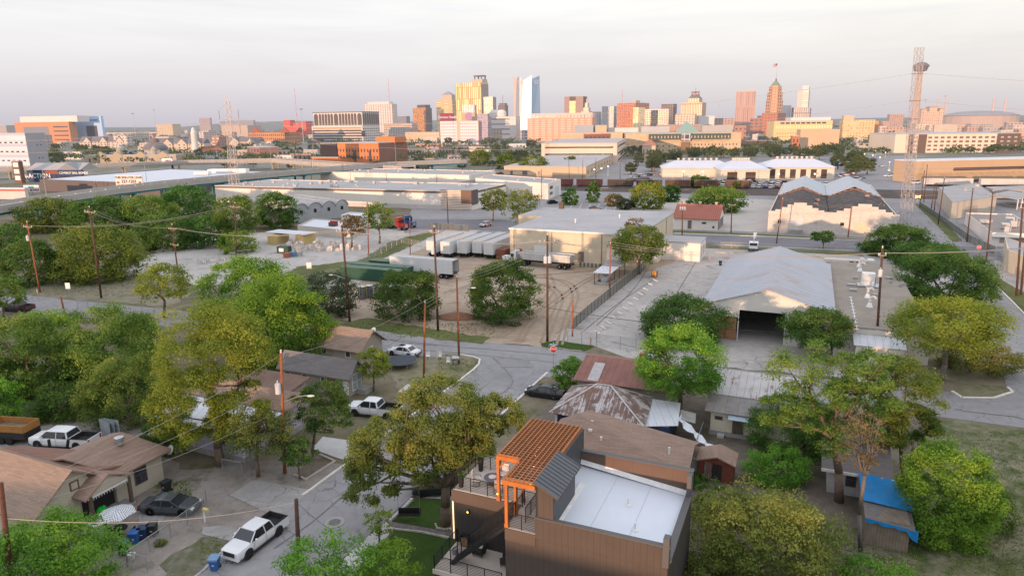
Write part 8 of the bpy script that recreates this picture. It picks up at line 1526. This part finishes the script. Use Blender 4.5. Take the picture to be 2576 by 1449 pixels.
wire(K_['at'](K_['h']*.97), POLE['j']['top'],.8,.018, label='wire from the transformer pole to the trampoline yard pole'); wire(K_['at'](K_['h']*.9), W(-52.9,75.5,4.6),.7,.014, WIRED, 'service drop to the tan cottage'); wire(POLE['j']['at'](POLE['j']['h']*.75), W(-49.2,64.8,4.1),.4,.014, WIRED, 'service drop to the grey roofed house')
span('j', 'i',.4, 'wire between the two brown poles at the grass corner',.016); span('i', 'n',.9, 'low wire from the corner pole across the yard mouth',.016); wire(POLE['i']['at'](POLE['i']['h']*.45), POLE['n']['at'](POLE['n']['h']*.35),.7,.03, WIRED, 'thick dark cable low across the yard mouth'); wire(POLE['n']['at'](POLE['n']['h']*.33), G(2203,897)+UP*3.6,1.3,.045, WIRED, 'thick dark cable crossing in front of the concrete lot'); wire(POLE['e']['at'](POLE['e']['h']*.3), POLE['i']['at'](POLE['i']['h']*.5),1,.03, WIRED, 'thick dark cable behind the tan cottage'); wire(POLE['o']['top'], POLE['p']['at'](4),.4,.016, label='wire from the short gate pole to the canopy pole')
for k1, k2 in (('v', 'w'),('w', 'x'),('x', 'y'),('ab', 'v'),('s', 't'),('t', 'u')): span(k1, k2,.8, f'wire along the right hand street, {dict(v="first", w="second", x="third", ab="rail end", s="parapet left", t="parapet right")[k1]} span',.022, None,2)
# ------------------------------------------------------------------ lattice pylon and mast
LAT = M('lattice_steel',(.46,.42,.41),.6,.15,.5, metal=.3)
def lattice(T, base, top, w0, w1, n, r=.09):
 mb = MB(); ax = top -base; fr = lambda t, i: base+ax*t+Vector((((-1,1,1,-1)[i]),((-1,-1,1,1)[i]),0))*((w0+(w1 -w0)*t)/2)
 for i in range(4): mb.beam(fr(0, i), fr(1, i), r*1.5)
 for k in range(n):
  t0, t1 = k/n,(k+1)/n
  for i in range(4): j = (i+1) % 4; mb.beam(fr(t0, i), fr(t1, j), r); mb.beam(fr(t0, j), fr(t1, i), r); mb.beam(fr(t1, i), fr(t1, j), r)
 return part(T, 'lattice_frame', mb, LAT)
g = G(593,506); h = HT(g,238); top = g+UP*h+Vector((GY(571, g.y, h).x -(g.x),0,0))*1.0; T = thing('lattice_pylon', 'grey lattice transmission pylon with two crossarm levels, left', 'pylon', tuple(g)); lattice(T, g, g+UP*h*.93+(top -g -UP*h)*.93,3.8,1.5,10,.07)
PT = []; axp = (top -g)/h
for zf, w_ in ((.86,5.5),(.725,5.8)):
 z = h*zf; c = g+axp*z
 for s in (-1,1): e = c+E1*s*w_; part(T, 'crossarm', MB().beam(c, e,.14).beam(c+axp*3.4, e,.1).beam(c -axp*0+E2, e,.1), LAT); part(T, 'insulator', MB().tube(e, e -UP*4.0,.09), BAND); PT.append(e -UP*4.0)
part(T, 'peak', MB().beam(g+axp*h*.93, g+axp*h,.2).beam(g+axp*h*.93+E1*1.5, g+axp*h*.99+E1*1.2,.12).beam(g+axp*h*.93-E1*1.5, g+axp*h*.99-E1*1.2,.12), LAT)
g = G(2277,562); h = HT(g,121); tp = GY(2313, g.y, h); T = thing('lattice_mast', 'tall narrow steel lattice mast beside the side street, right', 'mast', tuple(g)); tp.y = g.y; lattice(T, g, tp,2.6,1.8,18,.07); axm = (tp -g)/h; MT = []
for yy in (186,254,300): z = HT(g, yy); c = g+axm*z; part(T, 'bracket', MB().beam(c -E1*1.6, c+E1*1.6,.2), BAND); MT.append(c)
for i, q in enumerate(MT): wire(PT[i] if i < 3 else PT[0], q -E1*1.6,[7,9,8][i],.05, label='high transmission wire between the pylon and the mast', n=30); wire(q+E1*1.6, Vector((q.x+160, q.y -60, q.z -[2,3,4][i])),5,.05, label='high transmission wire leaving the mast to the right', n=24)
for i in range(4): wire(PT[i], Vector((PT[i].x -260, PT[i].y+120, PT[i].z -4)),7,.05, label='high transmission wire leaving the pylon to the left', n=24)
for i, y in enumerate((478,512,540)): wire(POLE['q']['top']+UP*(i*-.5) if False else G(1170,395+18*i,8+i), G(2560,408+16*i,8+i),1.5,.045, label='long wire crossing in front of the skyline', n=30)
# ------------------------------------------------------------------ highway ramps
RC = M('ramp_concrete',(.40,.375,.355),.9,.15,.25, streak=.35, far=True); TEAL = M('teal_steel',(.035,.21,.26),.6,.15,.5); PIT_ = M('pier_tan',(.42,.35,.20),.8,.15,.3, far=True)
def ramp(name, label, pts, z, width, pm, bw, every=24):
 P = [G(x, y, z) for x, y in pts]; Q = []
 for a, b in zip(P, P[1:]):
  n = max(1, int((b -a).length/8)); Q += [a.lerp(b, i/n) for i in range(n)]
 Q.append(P[-1]); T = thing(name, label, 'bridge',(P[0].x, P[0].y,0)); N_ = []
 for i in range(len(Q)): d = (Q[min(i+1, len(Q)-1)]-Q[max(i -1,0)]).normalized(); N_.append(Vector((-d.y, d.x,0)))
 deck, pn, pf, road, rail, gird = MB(), MB(), MB(), MB(), MB(), MB()
 for i in range(len(Q)-1):
  a, b, na, nb = Q[i], Q[i+1], N_[i], N_[i+1]; bk = UP*-1.05
  def seg(mb, s0, s1, z0, z1): mb.add([a+na*s0+UP*z0, b+nb*s0+UP*z0, b+nb*s0+UP*z1, a+na*s0+UP*z1, a+na*s1+UP*z0, b+nb*s1+UP*z0, b+nb*s1+UP*z1, a+na*s1+UP*z1],[[0,1,2,3],[5,4,7,6],[3,2,6,7],[1,0,4,5]])
  seg(pn,0,.35,-1.05,-.05); seg(pf, width -.35, width,-1.05,-.05); seg(deck,0.05, width -.05,-2.3,-1.06); seg(gird,.6,1.0,-3.1,-2.31); seg(gird, width -1.0, width -.6,-3.1,-2.31); seg(rail,.1,.18,.35,.45); rail.beam(a+na*.14, a+na*.14+UP*.4,.08)
  road.add([a+na*.36-UP*1.05, b+nb*.36-UP*1.05, b+nb*(width -.36)-UP*1.05, a+na*(width -.36)-UP*1.05],[[0,1,2,3]])
 part(T, 'near_parapet', pn, RC); part(T, 'far_parapet', pf, RC); part(T, 'deck', deck, RC); part(T, 'roadway', road, M('ramp_road',(.33,.31,.30),.9,.15,.1, far=True)); part(T, 'rail', rail, STEEL); part(T, 'girders', gird, RC if pm is PIT_ else TEAL if bw else RC)
 st = max(1, every // 8)
 for i in range(st // 2, len(Q)-1, st):
  for s in (.2,.8): q = Q[i]+N_[i]*width*s; part(T, 'pier', MB().tube((q.x, q.y,0),(q.x, q.y, z -3.6),.55, n=10), pm)
  q = Q[i]+N_[i]*width/2; part(T, 'pier_cap', MB().box((q.x, q.y, z -3.3),(1.0, width*.92,.75), math.atan2(N_[i].y, N_[i].x)-math.pi/2), pm)
ramp('highway_ramp', 'long concrete highway ramp on teal piers sweeping across the left',[(-90,536),(0,518),(149,494),(301,473),(450,456),(601,442),(800,425),(1000,409),(1175,402)],9.0,11, TEAL, True)
ramp('highway_viaduct', 'farther low viaduct on tan piers behind the white roofed store',[(-60,424),(205,415),(450,405),(680,400),(860,412),(1010,418)],8.0,12, PIT_, False,32)
T_, A, B, C2, z = tower('overpass', 'distant overpass across the side street',2113,2240,2243,372,363,5, fcol('overpass',(.50,.42,.34)), cat='bridge')
def lamp_post(x, yb, yt, dx, label, z0=0, lit=False):
 g = G(x, yb, z0); h = HT(g, yt) ; T = thing('street_lamp', label, 'street lamp', tuple(g)); t = Vector((g.x, g.y, h)); e = t+Vector((dx,0,.8)); part(T, 'post', MB().tube(g, t,.13,.09), STEEL); part(T, 'arm', MB().path([t, t.lerp(e,.6)+UP*.3, e],.06), STEEL); part(T, 'head', MB().ell(e,(.5,.22,.14),8,5), LW if lit else TRF)
for x, yb, yt, dx, lb in ((118,498,425,-5, 'street lamp on the ramp above the bail bonds sign'),(369,456,402,3, 'street lamp on the ramp right of the billboard'),(684,428,374,-4, 'street lamp on the ramp by the pylon'),(790,419,365,3, 'street lamp on the ramp before the mural block'),(996,406,360,-3, 'street lamp on the ramp before the orange brick office')): lamp_post(x, yb, yt, dx, lb,8)
for x, yb, yt, lb in ((345,371,287, 'tall high-mast light left of the office block'),(397,358,277, 'tall high-mast light right of the dome'),(766,385,276, 'tall high-mast light by the red library'),(1806,330,263, 'high-mast light left of the pink tower'),(2366,335,243, 'high-mast light by the tall condominium'),(2398-80,335,252, 'high-mast light by the observation tower'),(1529,463,418, 'parking lot light at the left lot')):
 g = G(x, yb); h = HT(g, yt); T = thing('high_mast_light', lb, 'street lamp', tuple(g)); part(T, 'post', MB().tube(g, g+UP*h,.5 if yb < 400 else .15,.3 if yb < 400 else .1), fcol('hm',(.42,.42,.44))); part(T, 'lamp_ring', MB().lathe(g+UP*h,[(2.2 if yb < 400 else .8,0),(2.2 if yb < 400 else .8,.7),(.3,1)],8), FROOFD)
for (x, yt, yb, lb) in ((984,196,256, 'thin red and white television mast above the white slab'),(751,222,330, 'thin striped television mast on the left horizon'),(1563,226,262, 'thin lattice mast above the orange brick hotel')): g = GY(x,1900); T = thing('television_mast', lb, 'mast', tuple(g)); part(T, 'mast', MB().tube(g+UP*max(0, HT(g, yb+20)), g+UP*HT(g, yt),1.1,.5,4), fcol('tvmast',(.52,.36,.36), kind='stripe_v', k=(16,1,.5,.9), col2=(.55,.10,.08)))
for i,(x, y) in enumerate(((2270,425),(2238,408),(2203,380),(2228,384),(2196,391),(2236,378),(2175,388),(2214,396))): g = G(x, y,4.5); T = thing('lit_street_lamp', 'small warm lit street lamp along the side street', 'street lamp',(g.x, g.y,0), group='lit lamps down the side street'); part(T, 'post', MB().tube((g.x, g.y,0), g,.12), STEEL); part(T, 'lamp_head', MB().ell(g,(.4 if y < 400 else .3,)*3,8,5), GLOWA)
# billboard and signs, left
WBRD = M('billboard_face',(.70,.62,.58),.8,.06,.3); INKD = M('ink_dark',(.06,.06,.10),.8,.05,1)
g = G(334,512); hb, ht = HT(g,474), HT(g,441); T = thing('billboard', 'weathered white billboard on a single post beside the ramp', 'billboard', tuple(g)); u = Vector((math.cos(-.12), math.sin(-.12),0)); nr = Vector((u.y,-u.x,0)); wb_ = 35/F_PX*(g.y)*1.02
part(T, 'post', MB().tube(g, g+UP*hb,.5, n=14), M('post_peach',(.50,.40,.34),.8,.1,1)); part(T, 'board', MB().extr([g -u*wb_+UP*hb, g+u*wb_+UP*hb, g+u*wb_+UP*ht, g -u*wb_+UP*ht], nr*.5), WBRD); part(T, 'catwalk', MB().extr([g -u*wb_+UP*(hb -.5), g+u*wb_+UP*(hb -.5), g+u*wb_+UP*(hb -.3), g -u*wb_+UP*(hb -.3)], nr*1.5), STEEL)
H_ = ht -hb
for s, fz, sz in (('THIS SIGN FOR LEASE',.82,.20),('227-1203',.52,.28),('UNITED WE STAND',.20,.20)): text(s, g+UP*(hb+H_*fz)+nr*.56, H_*sz*1.15, u, INKD, '', T=T, ext=.02)
for s in (-.86,.86): part(T, 'flag_print', MB().box(g+u*wb_*s*.95+UP*(hb+H_*.45)+nr*.54,(1.1,.06,.8),-.12), M('flag_red',(.35,.08,.10),.8,.1,2))
T, A, B, C2, z = tower('bail_bonds_building', 'dark blue painted bail bonds building with a grey gabled roof',72,208,214,458,428,8, M('navy_mural',(.05,.085,.17),.85,.4,.25), RFG)
mb = MB(); nn = (C2 -B).normalized()*16; mb.extr([A -nn*.05+UP*(z+.02), A+nn*.5+UP*(z+4), A+nn+UP*(z+.02)], B -A); part(T, 'pitched_roof', mb, RFG); m_ = A.lerp(B,.78); mb = MB(); mb.extr([m_+(A -B).normalized()*7-nn*.08+UP*(z+.1), m_ -nn*.08+UP*(z+4.2), m_+(B -A).normalized()*7-nn*.08+UP*(z+.1)], nn*.5); part(T, 'roof_gable', mb, M('gable_grey',(.24,.25,.28),.8,.1,1)); u = (B -A).normalized(); nF = Vector((u.y,-u.x,0))
text('A-ACTION', A.lerp(B,.17)+UP*z*.5+nF*.15, z*.55, u, SWt, '', T=T, name='wall_lettering'); text('BAIL BONDS', A.lerp(B,.55)+UP*z*.40+nF*.15, z*.42, u, INKD, '', T=T, name='wall_lettering'); onwall(T, A, B,.34,.58, z*.68, z*.95, M('red_strip',(.30,.10,.07),.8,.1,1), 'red_panel',.2); text('COWBOY BAIL BONDS', A.lerp(B,.86)+UP*z*.75+nF*.15, z*.26, u, SWt, '', T=T, name='wall_lettering')
T, A, B, C2, z = tower('brick_sign_tower', 'narrow brown brick tower with three stacked white signs at the far left',38,56,66,462,407,20, FBRICK if False else M('brown_brick2',(.17,.11,.09),.9,.2,.4))
for k in (.15,.45,.75): onwall(T, A, B,.2,.9, z*k, z*(k+.2), SWt, 'sign_panel',.2)
T, A, B, C2, z = tower('red_trimmed_shop', 'white roofed shop with a red trim line at the left edge',-30,66,74,502,476,10, M('shop_white',(.56,.52,.52),.8,.1,.3), RFW); onwall(T, A, B,0,1, z*.82, z*.95, M('trim_red',(.5,.05,.04),.7,.1,1), 'red_trim',.2)
g = G(84,497); hb, ht = HT(g,483), HT(g,466); T = thing('bail_bonds_sign', 'white sign board reading bail bonds beside the ramp', 'sign', tuple(g)); k = 19/F_PX*g.y; part(T, 'board', MB().extr([g+Vector((-k,0, hb)), g+Vector((k,0, hb)), g+Vector((k,0, ht)), g+Vector((-k,0, ht))],(0,-.4,0)), SWt); part(T, 'post', MB().tube(g, g+UP*hb,.25), STEEL); text('BAIL BONDS', g+Vector((0,-.5, hb+(ht -hb)*.28)),(ht -hb)*.42,(1,0,0), M('maroon_ink',(.30,.02,.05),.8,.05,1), '', T=T); part(T, 'emblem', MB().box(g+Vector((0,-.45, hb+(ht -hb)*.72)),(k*.7,.1,(ht -hb)*.35)), M('teal_ink',(.1,.4,.42),.8,.05,1))
g = G(424,432); hb, ht = HT(g,414), HT(g,399); T = thing('pole_sign', 'white and purple pole sign reading first beside the viaduct', 'sign', tuple(g)); k = 13/F_PX*g.y; part(T, 'board', MB().box(g+UP*(hb+ht)/2,(2*k,.5, ht -hb)), SWt); text('FIRST', g+Vector((k*.2,-.4, hb*.4+ht*.6)),(ht -hb)*.42,(1,0,0), M('purple_ink',(.25,.08,.30),.8,.05,1), '', T=T); text('CASH PAWN', g+Vector((k*.2,-.4, hb*.75+ht*.25)),(ht -hb)*.2,(1,0,0), M('pink_ink',(.6,.1,.25),.8,.05,1), '', T=T) if False else None; part(T, 'post', MB().box(g+Vector((k*.8,.6,(ht+1)/2)),(1.2,.8, ht+1)), M('post_blue',(.04,.07,.28),.6,.1,1))
T, a, b, c = pbox('white_roofed_store', 'huge white flat roofed store with a dark side wall behind the ramp', 'store',(99,451),(400,462),(700,432),6.2, M('store_wall',(.13,.115,.12),.9,.1,.2), RFW,.3); part(T, 'roof_box', MB().box(G(510,436,7),(8,5,1.6)), TRIMW); part(T, 'roof_box', MB().box(G(575,430,7.2),(22,6,2.2)), TRIMW)
# small garage signage at the arched office
g = GY(916,1130); z = HT(g,338); T = thing('blue_pole_sign', 'dark blue pole sign in front of the parking garage', 'sign', tuple(g)); part(T, 'board', MB().box(g+UP*HT(g,337),(6,1,9)), INKD); part(T, 'post', MB().tube(g, g+UP*HT(g,340),.5), STEEL); g = GY(916+0,1100)
# ------------------------------------------------------------------ trees
t_ = tree
t_(120,605,496,45,210, 'mixed', 'broad green tree by the ramp, first of the far left row', low=.1); t_(255,610,494,170,340, 'dark', 'dense green tree in the left row below the billboard', low=.1); t_(365,605,492,290,450, 'mixed', 'dense green tree right of the billboard post', low=.1); t_(465,590,464,385,552, 'dark', 'dark green tree crown rising in front of the ramp bend', low=.1); t_(420,650,535,330,510, 'dark', 'dark green tree behind the two-armed pole', low=.08); t_(520,640,540,460,600, 'dark', 'shadowy green tree by the rusty canopy', low=.08)
t_(592,620,488,535,655, 'mixed', 'green tree below the lattice pylon', low=.2); t_(697,594,479,640,752, 'dark', 'single dense rounded green tree left of the barrel roofs', low=.05, dens=1.3); t_(240,745,562,118,368, 'mixed', 'very wide olive green tree behind the tall left pole', low=.1, dens=1.2); t_(25,650,562,-50,75, 'dark', 'dark tree at the left edge above the leaning pole', low=.1); t_(70,745,595,-20,160, 'dark', 'dark green tree behind the leaning pole', low=.08); t_(10,800,690,-50,62, 'mixed', 'green tree hanging over the old maroon pickup', low=.2)
t_(415,800,660,343,490, 'yellow', 'airy yellow green tree at the white gravel yard edge', low=.22, dens=.7, fill=.4); t_(600,925,636,495,750, 'bright', 'bright green tree, left half of the big pair', low=.15, dens=1.1); t_(705,955,683,568,845, 'bright', 'big bright green tree above the tan cottage', low=.05, dens=1.5); t_(555,1172,758,355,695, 'yellow', 'largest yellow green tree, trunk by the lavender house', low=.1, r0=.42, th=4.0, nc=190, dens=1.5, fill=.6, lobes=[(525,905,165,148),(455,1010,105,105),(600,990,90,125),(500,1065,100,75),(570,860,110,100)])
t_(275,1050,752,135,420, 'mixed', 'light green tree left of the largest yellow tree', low=.15, dens=1.0); t_(65,1060,785,-70,175, 'mixed', 'feathery green tree at the left edge', low=.12); t_(310,1110,880,205,450, 'mixed', 'drooping green tree over the crew cab pickup', low=.1, droop=.8); t_(150,1075,960,70,260, 'dark', 'dark undergrowth tree left of the crew cab pickup', low=.1); t_(10,1085,950,-60,60, 'bright', 'bright sprig of a tree at the left edge above the dump trailer', low=.15); t_(215,1070,955,160,270, 'brown', 'bare greyish brown tree in the shadows left', dens=.35, low=.1)
t_(190,980,830,110,290, 'dark', 'dark green tree tucked behind the feathery tree', low=.05); t_(430,1165,1000,350,500, 'dark', 'shaded dark tree under the largest yellow tree', low=.1); t_(110,900,780,40,190, 'bright', 'small bright tree near the dry clearing', low=.1); t_(20,1010,900,-50,100, 'dark', 'dark tree under the feathery crown at the left edge', low=.05); t_(345,900,800,285,410, 'bright', 'light green tree between the two big crowns', low=.05)
t_(825,818,680,745,905, 'grey', 'grey green cedar beside the tall dark pole', low=.06); t_(1018,832,672,920,1122, 'dark', 'green tree in front of the green containers', low=.10); t_(1262,838,645,1162,1368, 'dark', 'full green tree in the middle of the dirt yard', low=.04, dens=1.2); t_(1608,690,562,1530,1685, 'mixed', 'green tree covering the cream warehouse corner', low=.17); t_(1600,670,544,1560,1640, 'brown', 'bare twiggy tree top poking out beside the cream warehouse', low=.3, dens=.25)
t_(1312,595,470,1262,1365, 'olive', 'open yellow olive tree between the warehouses', low=.2, dens=.55, fill=.3); t_(1240,556,474,1204,1280, 'olive', 'olive tree in front of the link building', low=.25, dens=.8); t_(1434,528,470,1412,1456, 'dark', 'oval green tree in the parking lot', low=.1); t_(1492,529,452,1473,1512, 'dark', 'double crowned small tree in the parking lot', low=.15); t_(1547,529,487,1520,1570, 'brown', 'pale brown spring tree in the parking lot', low=.15, dens=.8); t_(1575,535,500,1545,1600, 'grey', 'grey green shrub tree beside the yellow tree', low=.1)
t_(1628,545,455,1582,1678, 'yellow', 'tall yellow green tree behind the cream warehouse', low=.1, dens=1.1); t_(1685,520,464,1655,1712, 'dark', 'dark tree right of the tall yellow tree', low=.1); t_(1805,552,470,1730,1880, 'mixed', 'wide green tree above the red roofed building', low=.12, dens=1.1); t_(1758,478,441,1730,1788, 'dark', 'small dark tree at the railway', low=.05); t_(1845,478,456,1822,1868, 'dark', 'low dark bush by the railway', low=.02)
t_(2071,626,581,2038,2104, 'dark', 'small round topped street tree by the back street', low=.3); t_(2260,665,562,2172,2345, 'dark', 'large domed dark tree at the street crossing', low=.08, dens=1.2); t_(2330,690,610,2235,2430, 'dark', 'low dark tree between the domed trees', low=.08); t_(2390,800,622,2262,2505, 'dark', 'biggest domed dark tree beside the side street', low=.06, dens=1.3); t_(2190,640,605,2160,2225, 'dark', 'small bush before the stepped parapet wall', low=.05)
t_(1715,890,742,1592,1845, 'dark', 'dark domed tree in front of the silver shed, left', low=.1, dens=1.2); t_(1710,1050,812,1585,1840, 'bright', 'bright yellow tinged tree over the rusty roofs', low=.2, dens=1.2); t_(2053,900,776,1953,2154, 'dark', 'round dark tree in front of the silver shed, right', low=.17, dens=1.2); t_(2365,960,742,2235,2535, 'yellow', 'golden green tree with pale trunk by the traffic island', low=.28, dens=.95, bark=BARKL, r0=.35, fill=.4); t_(2440,965,850,2370,2560, 'olive', 'drooping lower boughs over the traffic island', low=.1, dens=.8, droop=.5)
t_(2110,1265,862,1920,2200, 'mixed', 'tall half bare olive tree behind the white shack', dens=.6, fill=.4, bark=BARK, r0=.36, th=6, nc=120, twigs=40, lobes=[(2060,950,120,95),(2170,960,100,90),(1990,1040,80,70),(2110,1080,100,75)]); t_(2270,1200,890,2140,2395, 'mixed', 'spreading olive tree right of the bare trees', dens=1.0, fill=.4, lobes=[(2270,980,100,90),(2300,1080,90,70),(2200,1060,80,70)]); t_(1985,1200,985,1865,2120, 'dark', 'green tree beside the small cream house', low=.15, dens=1.0); t_(2165,1390,985,2085,2250, 'brown', 'tall bare pale trunked tree before the plank shed', dens=.06, bark=BARKL, r0=.17, th=6.5, twigs=70, fill=.1, lobes=[(2165,1110,70,90)])
t_(1950,1245,1118,1868,2042, 'bright', 'fresh green young tree left of the white shack', low=.12); t_(1905,1560,1208,1722,2115, 'gold', 'golden olive tree in the right foreground', low=.12, dens=1.2, nc=260); t_(1790,1560,1400,1690,1890, 'olive', 'low olive shrub at the modern house corner', low=.05); t_(2390,1420,1098,2255,2510, 'bright', 'vivid green tree beside the plank shed', low=.08, dens=1.6, fill=.6, nc=210, droop=.4); t_(2470,1340,1220,2400,2560, 'mixed', 'green tree at the right edge of the sandy field', low=.05); t_(2215,1560,1400,2090,2330, 'bright', 'bright green saplings along the bottom edge, right', low=.05, dens=.8)
t_(1120,1322,935,860,1315, 'gold', 'great spreading olive gold oak over the near street', dens=1.45, fill=.5, r0=.45, th=3.6, bark=BARK, nc=260, twigs=40, droop=.5, lobes=[(1120,1025,118,92),(985,1105,110,70),(1240,1055,80,82),(1060,1165,95,55),(930,1195,78,70),(1170,1120,85,60)], name='oak_tree'); t_(785,1150,955,735,888, 'dark', 'green tree in front of the white extended cab pickup', low=.25); t_(650,1200,1020,555,755, 'olive', 'dark olive tree with orange tips by the lavender house', low=.3, dens=.9, fill=.3); t_(755,1208,1100,700,800, 'dark', 'small dark tree at the planting bed', low=.25); t_(940,985,872,892,988, 'yellow', 'yellow green tree at the gable of the grey roofed house', low=.25)
t_(1437,998,893,1382,1492, 'bright', 'bushy bright green tree beside the black sedan', low=.05, dens=1.2); t_(110,1560,1285,-60,290, 'bright', 'green bush tree filling the lower left corner', low=.05, dens=1.1); t_(820,1560,1325,690,950, 'bright', 'leafy sapling at the bottom edge, left of centre', low=.2, dens=.55, fill=.3); t_(980,1580,1352,880,1078, 'bright', 'bright shrub at the bottom edge beside the lawn', low=.1, dens=.8); t_(955,1385,1268,912,1000, 'yellow', 'thin spindly sapling on the pavement edge', low=.2, dens=.08, twigs=20, fill=.2)
t_(955,612,505,905,1000, 'mixed', 'open crowned tree behind the brown yard pole', low=.25, dens=.5, fill=.3); t_(885,625,538,850,925, 'brown', 'pinkish spring tree in the masonry yard', low=.3, dens=.4, fill=.3); t_(597,655,578,545,655, 'yellow', 'nearly bare yellow tree on the white gravel', low=.15, dens=.18, twigs=34, fill=.3); t_(1760,1230,1185,1700,1790, 'dark', 'dark shrub behind the back parapet', low=.05); t_(1785,1330,1200,1745,1830, 'dark', 'tall dark shrub beside the modern house side wall', low=.05); t_(400,1375,1355,385,420, 'olive', 'small orange shrub by the green bin', low=.05)
t_(1340,458,392,1295,1390, 'olive', 'green tree row left of the cream garage', low=.1); t_(1210,430,375,1175,1240, 'olive', 'olive tree beyond the second warehouse', low=.15); t_(1272,436,386,1242,1300, 'mixed', 'green tree left of the cream garage row', low=.1); t_(1430,436,392,1415,1455, 'olive', 'olive tree in front of the low cream office', low=.1, dens=.7); t_(1300,448,402,1275,1315, 'olive', 'thin tree at the left of the low cream office', low=.1, dens=.6)
# street and park trees in the middle distance: shared crowns, each tree its own thing
PRO = []
for i,(R_2, H_2, kd) in enumerate(((4.2,5.5, 'far'),(5.2,6, 'far'),(4.6,6.5, 'far'))):
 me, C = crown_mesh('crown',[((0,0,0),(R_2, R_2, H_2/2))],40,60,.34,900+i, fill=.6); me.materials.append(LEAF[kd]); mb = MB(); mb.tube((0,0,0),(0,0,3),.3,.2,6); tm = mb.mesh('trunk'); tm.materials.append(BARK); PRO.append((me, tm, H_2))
gt = random.Random(77)
def small_tree(x, y, s, label, grp, Y=None):
 g = GY(x, Y) if Y else G(x, y); me, tm, H_2 = PRO[gt.randrange(3)]; T = thing('street_tree', label, 'tree',(g.x, g.y,0), gt.uniform(0,6), grp); T.scale = (s, s, s*gt.uniform(.85,1.15))
 link('crown', me, None, T,(0,0,2.0+H_2/2*.8)); link('trunk', tm, None, T)
def belt(n, x0, x1, y0, y1, s0, s1, where):
 for i in range(n): small_tree(gt.uniform(x0, x1), gt.uniform(y0, y1), gt.uniform(s0, s1), f'small green tree {where}', f'trees {where}')
belt(16,1585,1700,405,440,.9,1.3, 'between the cream garage and the service building'); belt(14,1690,1900,392,404,.9,1.4, 'in front of the stone college'); belt(14,1880,2110,384,405,1.0,1.5, 'behind the white service roofs'); belt(12,2105,2185,388,446,.9,1.4, 'clipped round along the side street'); belt(8,2190,2250,352,380,1.0,1.6, 'around the overpass'); belt(12,1170,1340,396,425,.9,1.3, 'behind the second warehouse'); belt(8,2400,2570,382,388,.8,1.1, 'at the foot of the white hotel'); belt(16,125,420,375,412,.9,1.6, 'around the domed church'); belt(12,430,800,372,402,.9,1.5, 'between the apartment rows and the viaduct'); belt(8,1000,1360,366,392,1.2,1.8, 'below the hospital blocks'); belt(10,900,1180,412,450,.8,1.1, 'under the ramp bend'); belt(6,1555,1625,362,398,1.1,1.6, 'left of the college'); belt(5,560,760,408,432,.7,1, 'below the far viaduct')
# far-off tree cover that reads as one mass
g_ = np.random.default_rng(4); n = 2600; Yd = 600*(14**g_.uniform(0,1, n)); X = (g_.uniform(-1.02,1.05, n))*.76*Yd; me = None; V = []; idx = 0
cen = np.stack([X, Yd, np.full(n,3.5)],1); per = 26; ii = np.repeat(np.arange(n), per); m_ = len(ii); sz = (4+Yd/900)[ii]; d = g_.normal(size=(m_,3)); d /= np.linalg.norm(d, axis=1)[:, None]; d[:,2] = np.abs(d[:,2]); P = cen[ii]+d*(sz*g_.uniform(.6,1.1, m_))[:, None]*np.array([1.5,1.2,.95])
a = g_.normal(size=(m_,3)); a /= np.linalg.norm(a, axis=1)[:, None]; b = np.cross(a, d); b /= np.linalg.norm(b, axis=1)[:, None]+1e-6; L = (sz*.30*g_.uniform(.6,1.3, m_))[:, None]; V = np.stack([P -a*L, P -b*L*.7, P+a*L, P+b*L*.7],1).reshape(-1,3)
me = leaf_mesh('tree_cover', V, m_)
at = me.attributes.new('tone', 'FLOAT', 'FACE'); at.data.foreach_set('value', g_.uniform(0,1, m_).astype(np.float32)); o = link('tree_cover', me, LEAF['far']); o['label'] = 'hazy green tree cover spreading between the far city blocks to the horizon'; o['category'] = 'woodland'; o['kind'] = 'stuff'
# weeds and tufts in the rough ground: nobody could count them
def tufts(name, label, polys, n, size, kd, seed):
 g2 = random.Random(seed); pts = []
 while len(pts) < n:
  x0, x1, y0, y1 = g2.choices(polys,[(p[1]-p[0])*(p[3]-p[2]) for p in polys])[0]; pts.append(G(g2.uniform(x0, x1), g2.uniform(y0, y1)))
 V = []; F = []; tn = []
 for p in pts:
  c_ = g2.random()
  for k in range(5):
   a = g2.uniform(0,6.28); s = size*g2.uniform(.5,1.4); d = Vector((math.cos(a), math.sin(a),0)); q = p+d*g2.uniform(0, size); e = Vector((-d.y, d.x,0))*s*.22; n0 = len(V); V += [q -e, q+e, q+d*s*.5+UP*s*g2.uniform(.5,1.1)]; F.append((n0, n0+1, n0+2)); tn.append(c_)
 me = bpy.data.meshes.new(name); me.from_pydata([tuple(v) for v in V],[], F); at = me.attributes.new('tone', 'FLOAT', 'FACE'); at.data.foreach_set('value', tn); o = link(name, me, LEAF[kd]); o['label'] = label; o['category'] = 'weeds'; o['kind'] = 'stuff'
tufts('weeds', 'patchy weeds and dry grass tufts in the vacant ground',[(2380,2700,1085,1449),(2050,2330,1330,1449),(500,600,1350,1420),(1790,1880,1200,1330),(1690,1880,584,590)],6000,.13, 'mixed',3); tufts('ground_cover', 'green ground cover along verges and yard edges',[(830,1250,812,850),(1100,1200,900,940),(2310,2420,530,610),(1365,1480,866,880),(390,480,1210,1260),(60,480,700,745)],2200,.2, 'mixed',8)
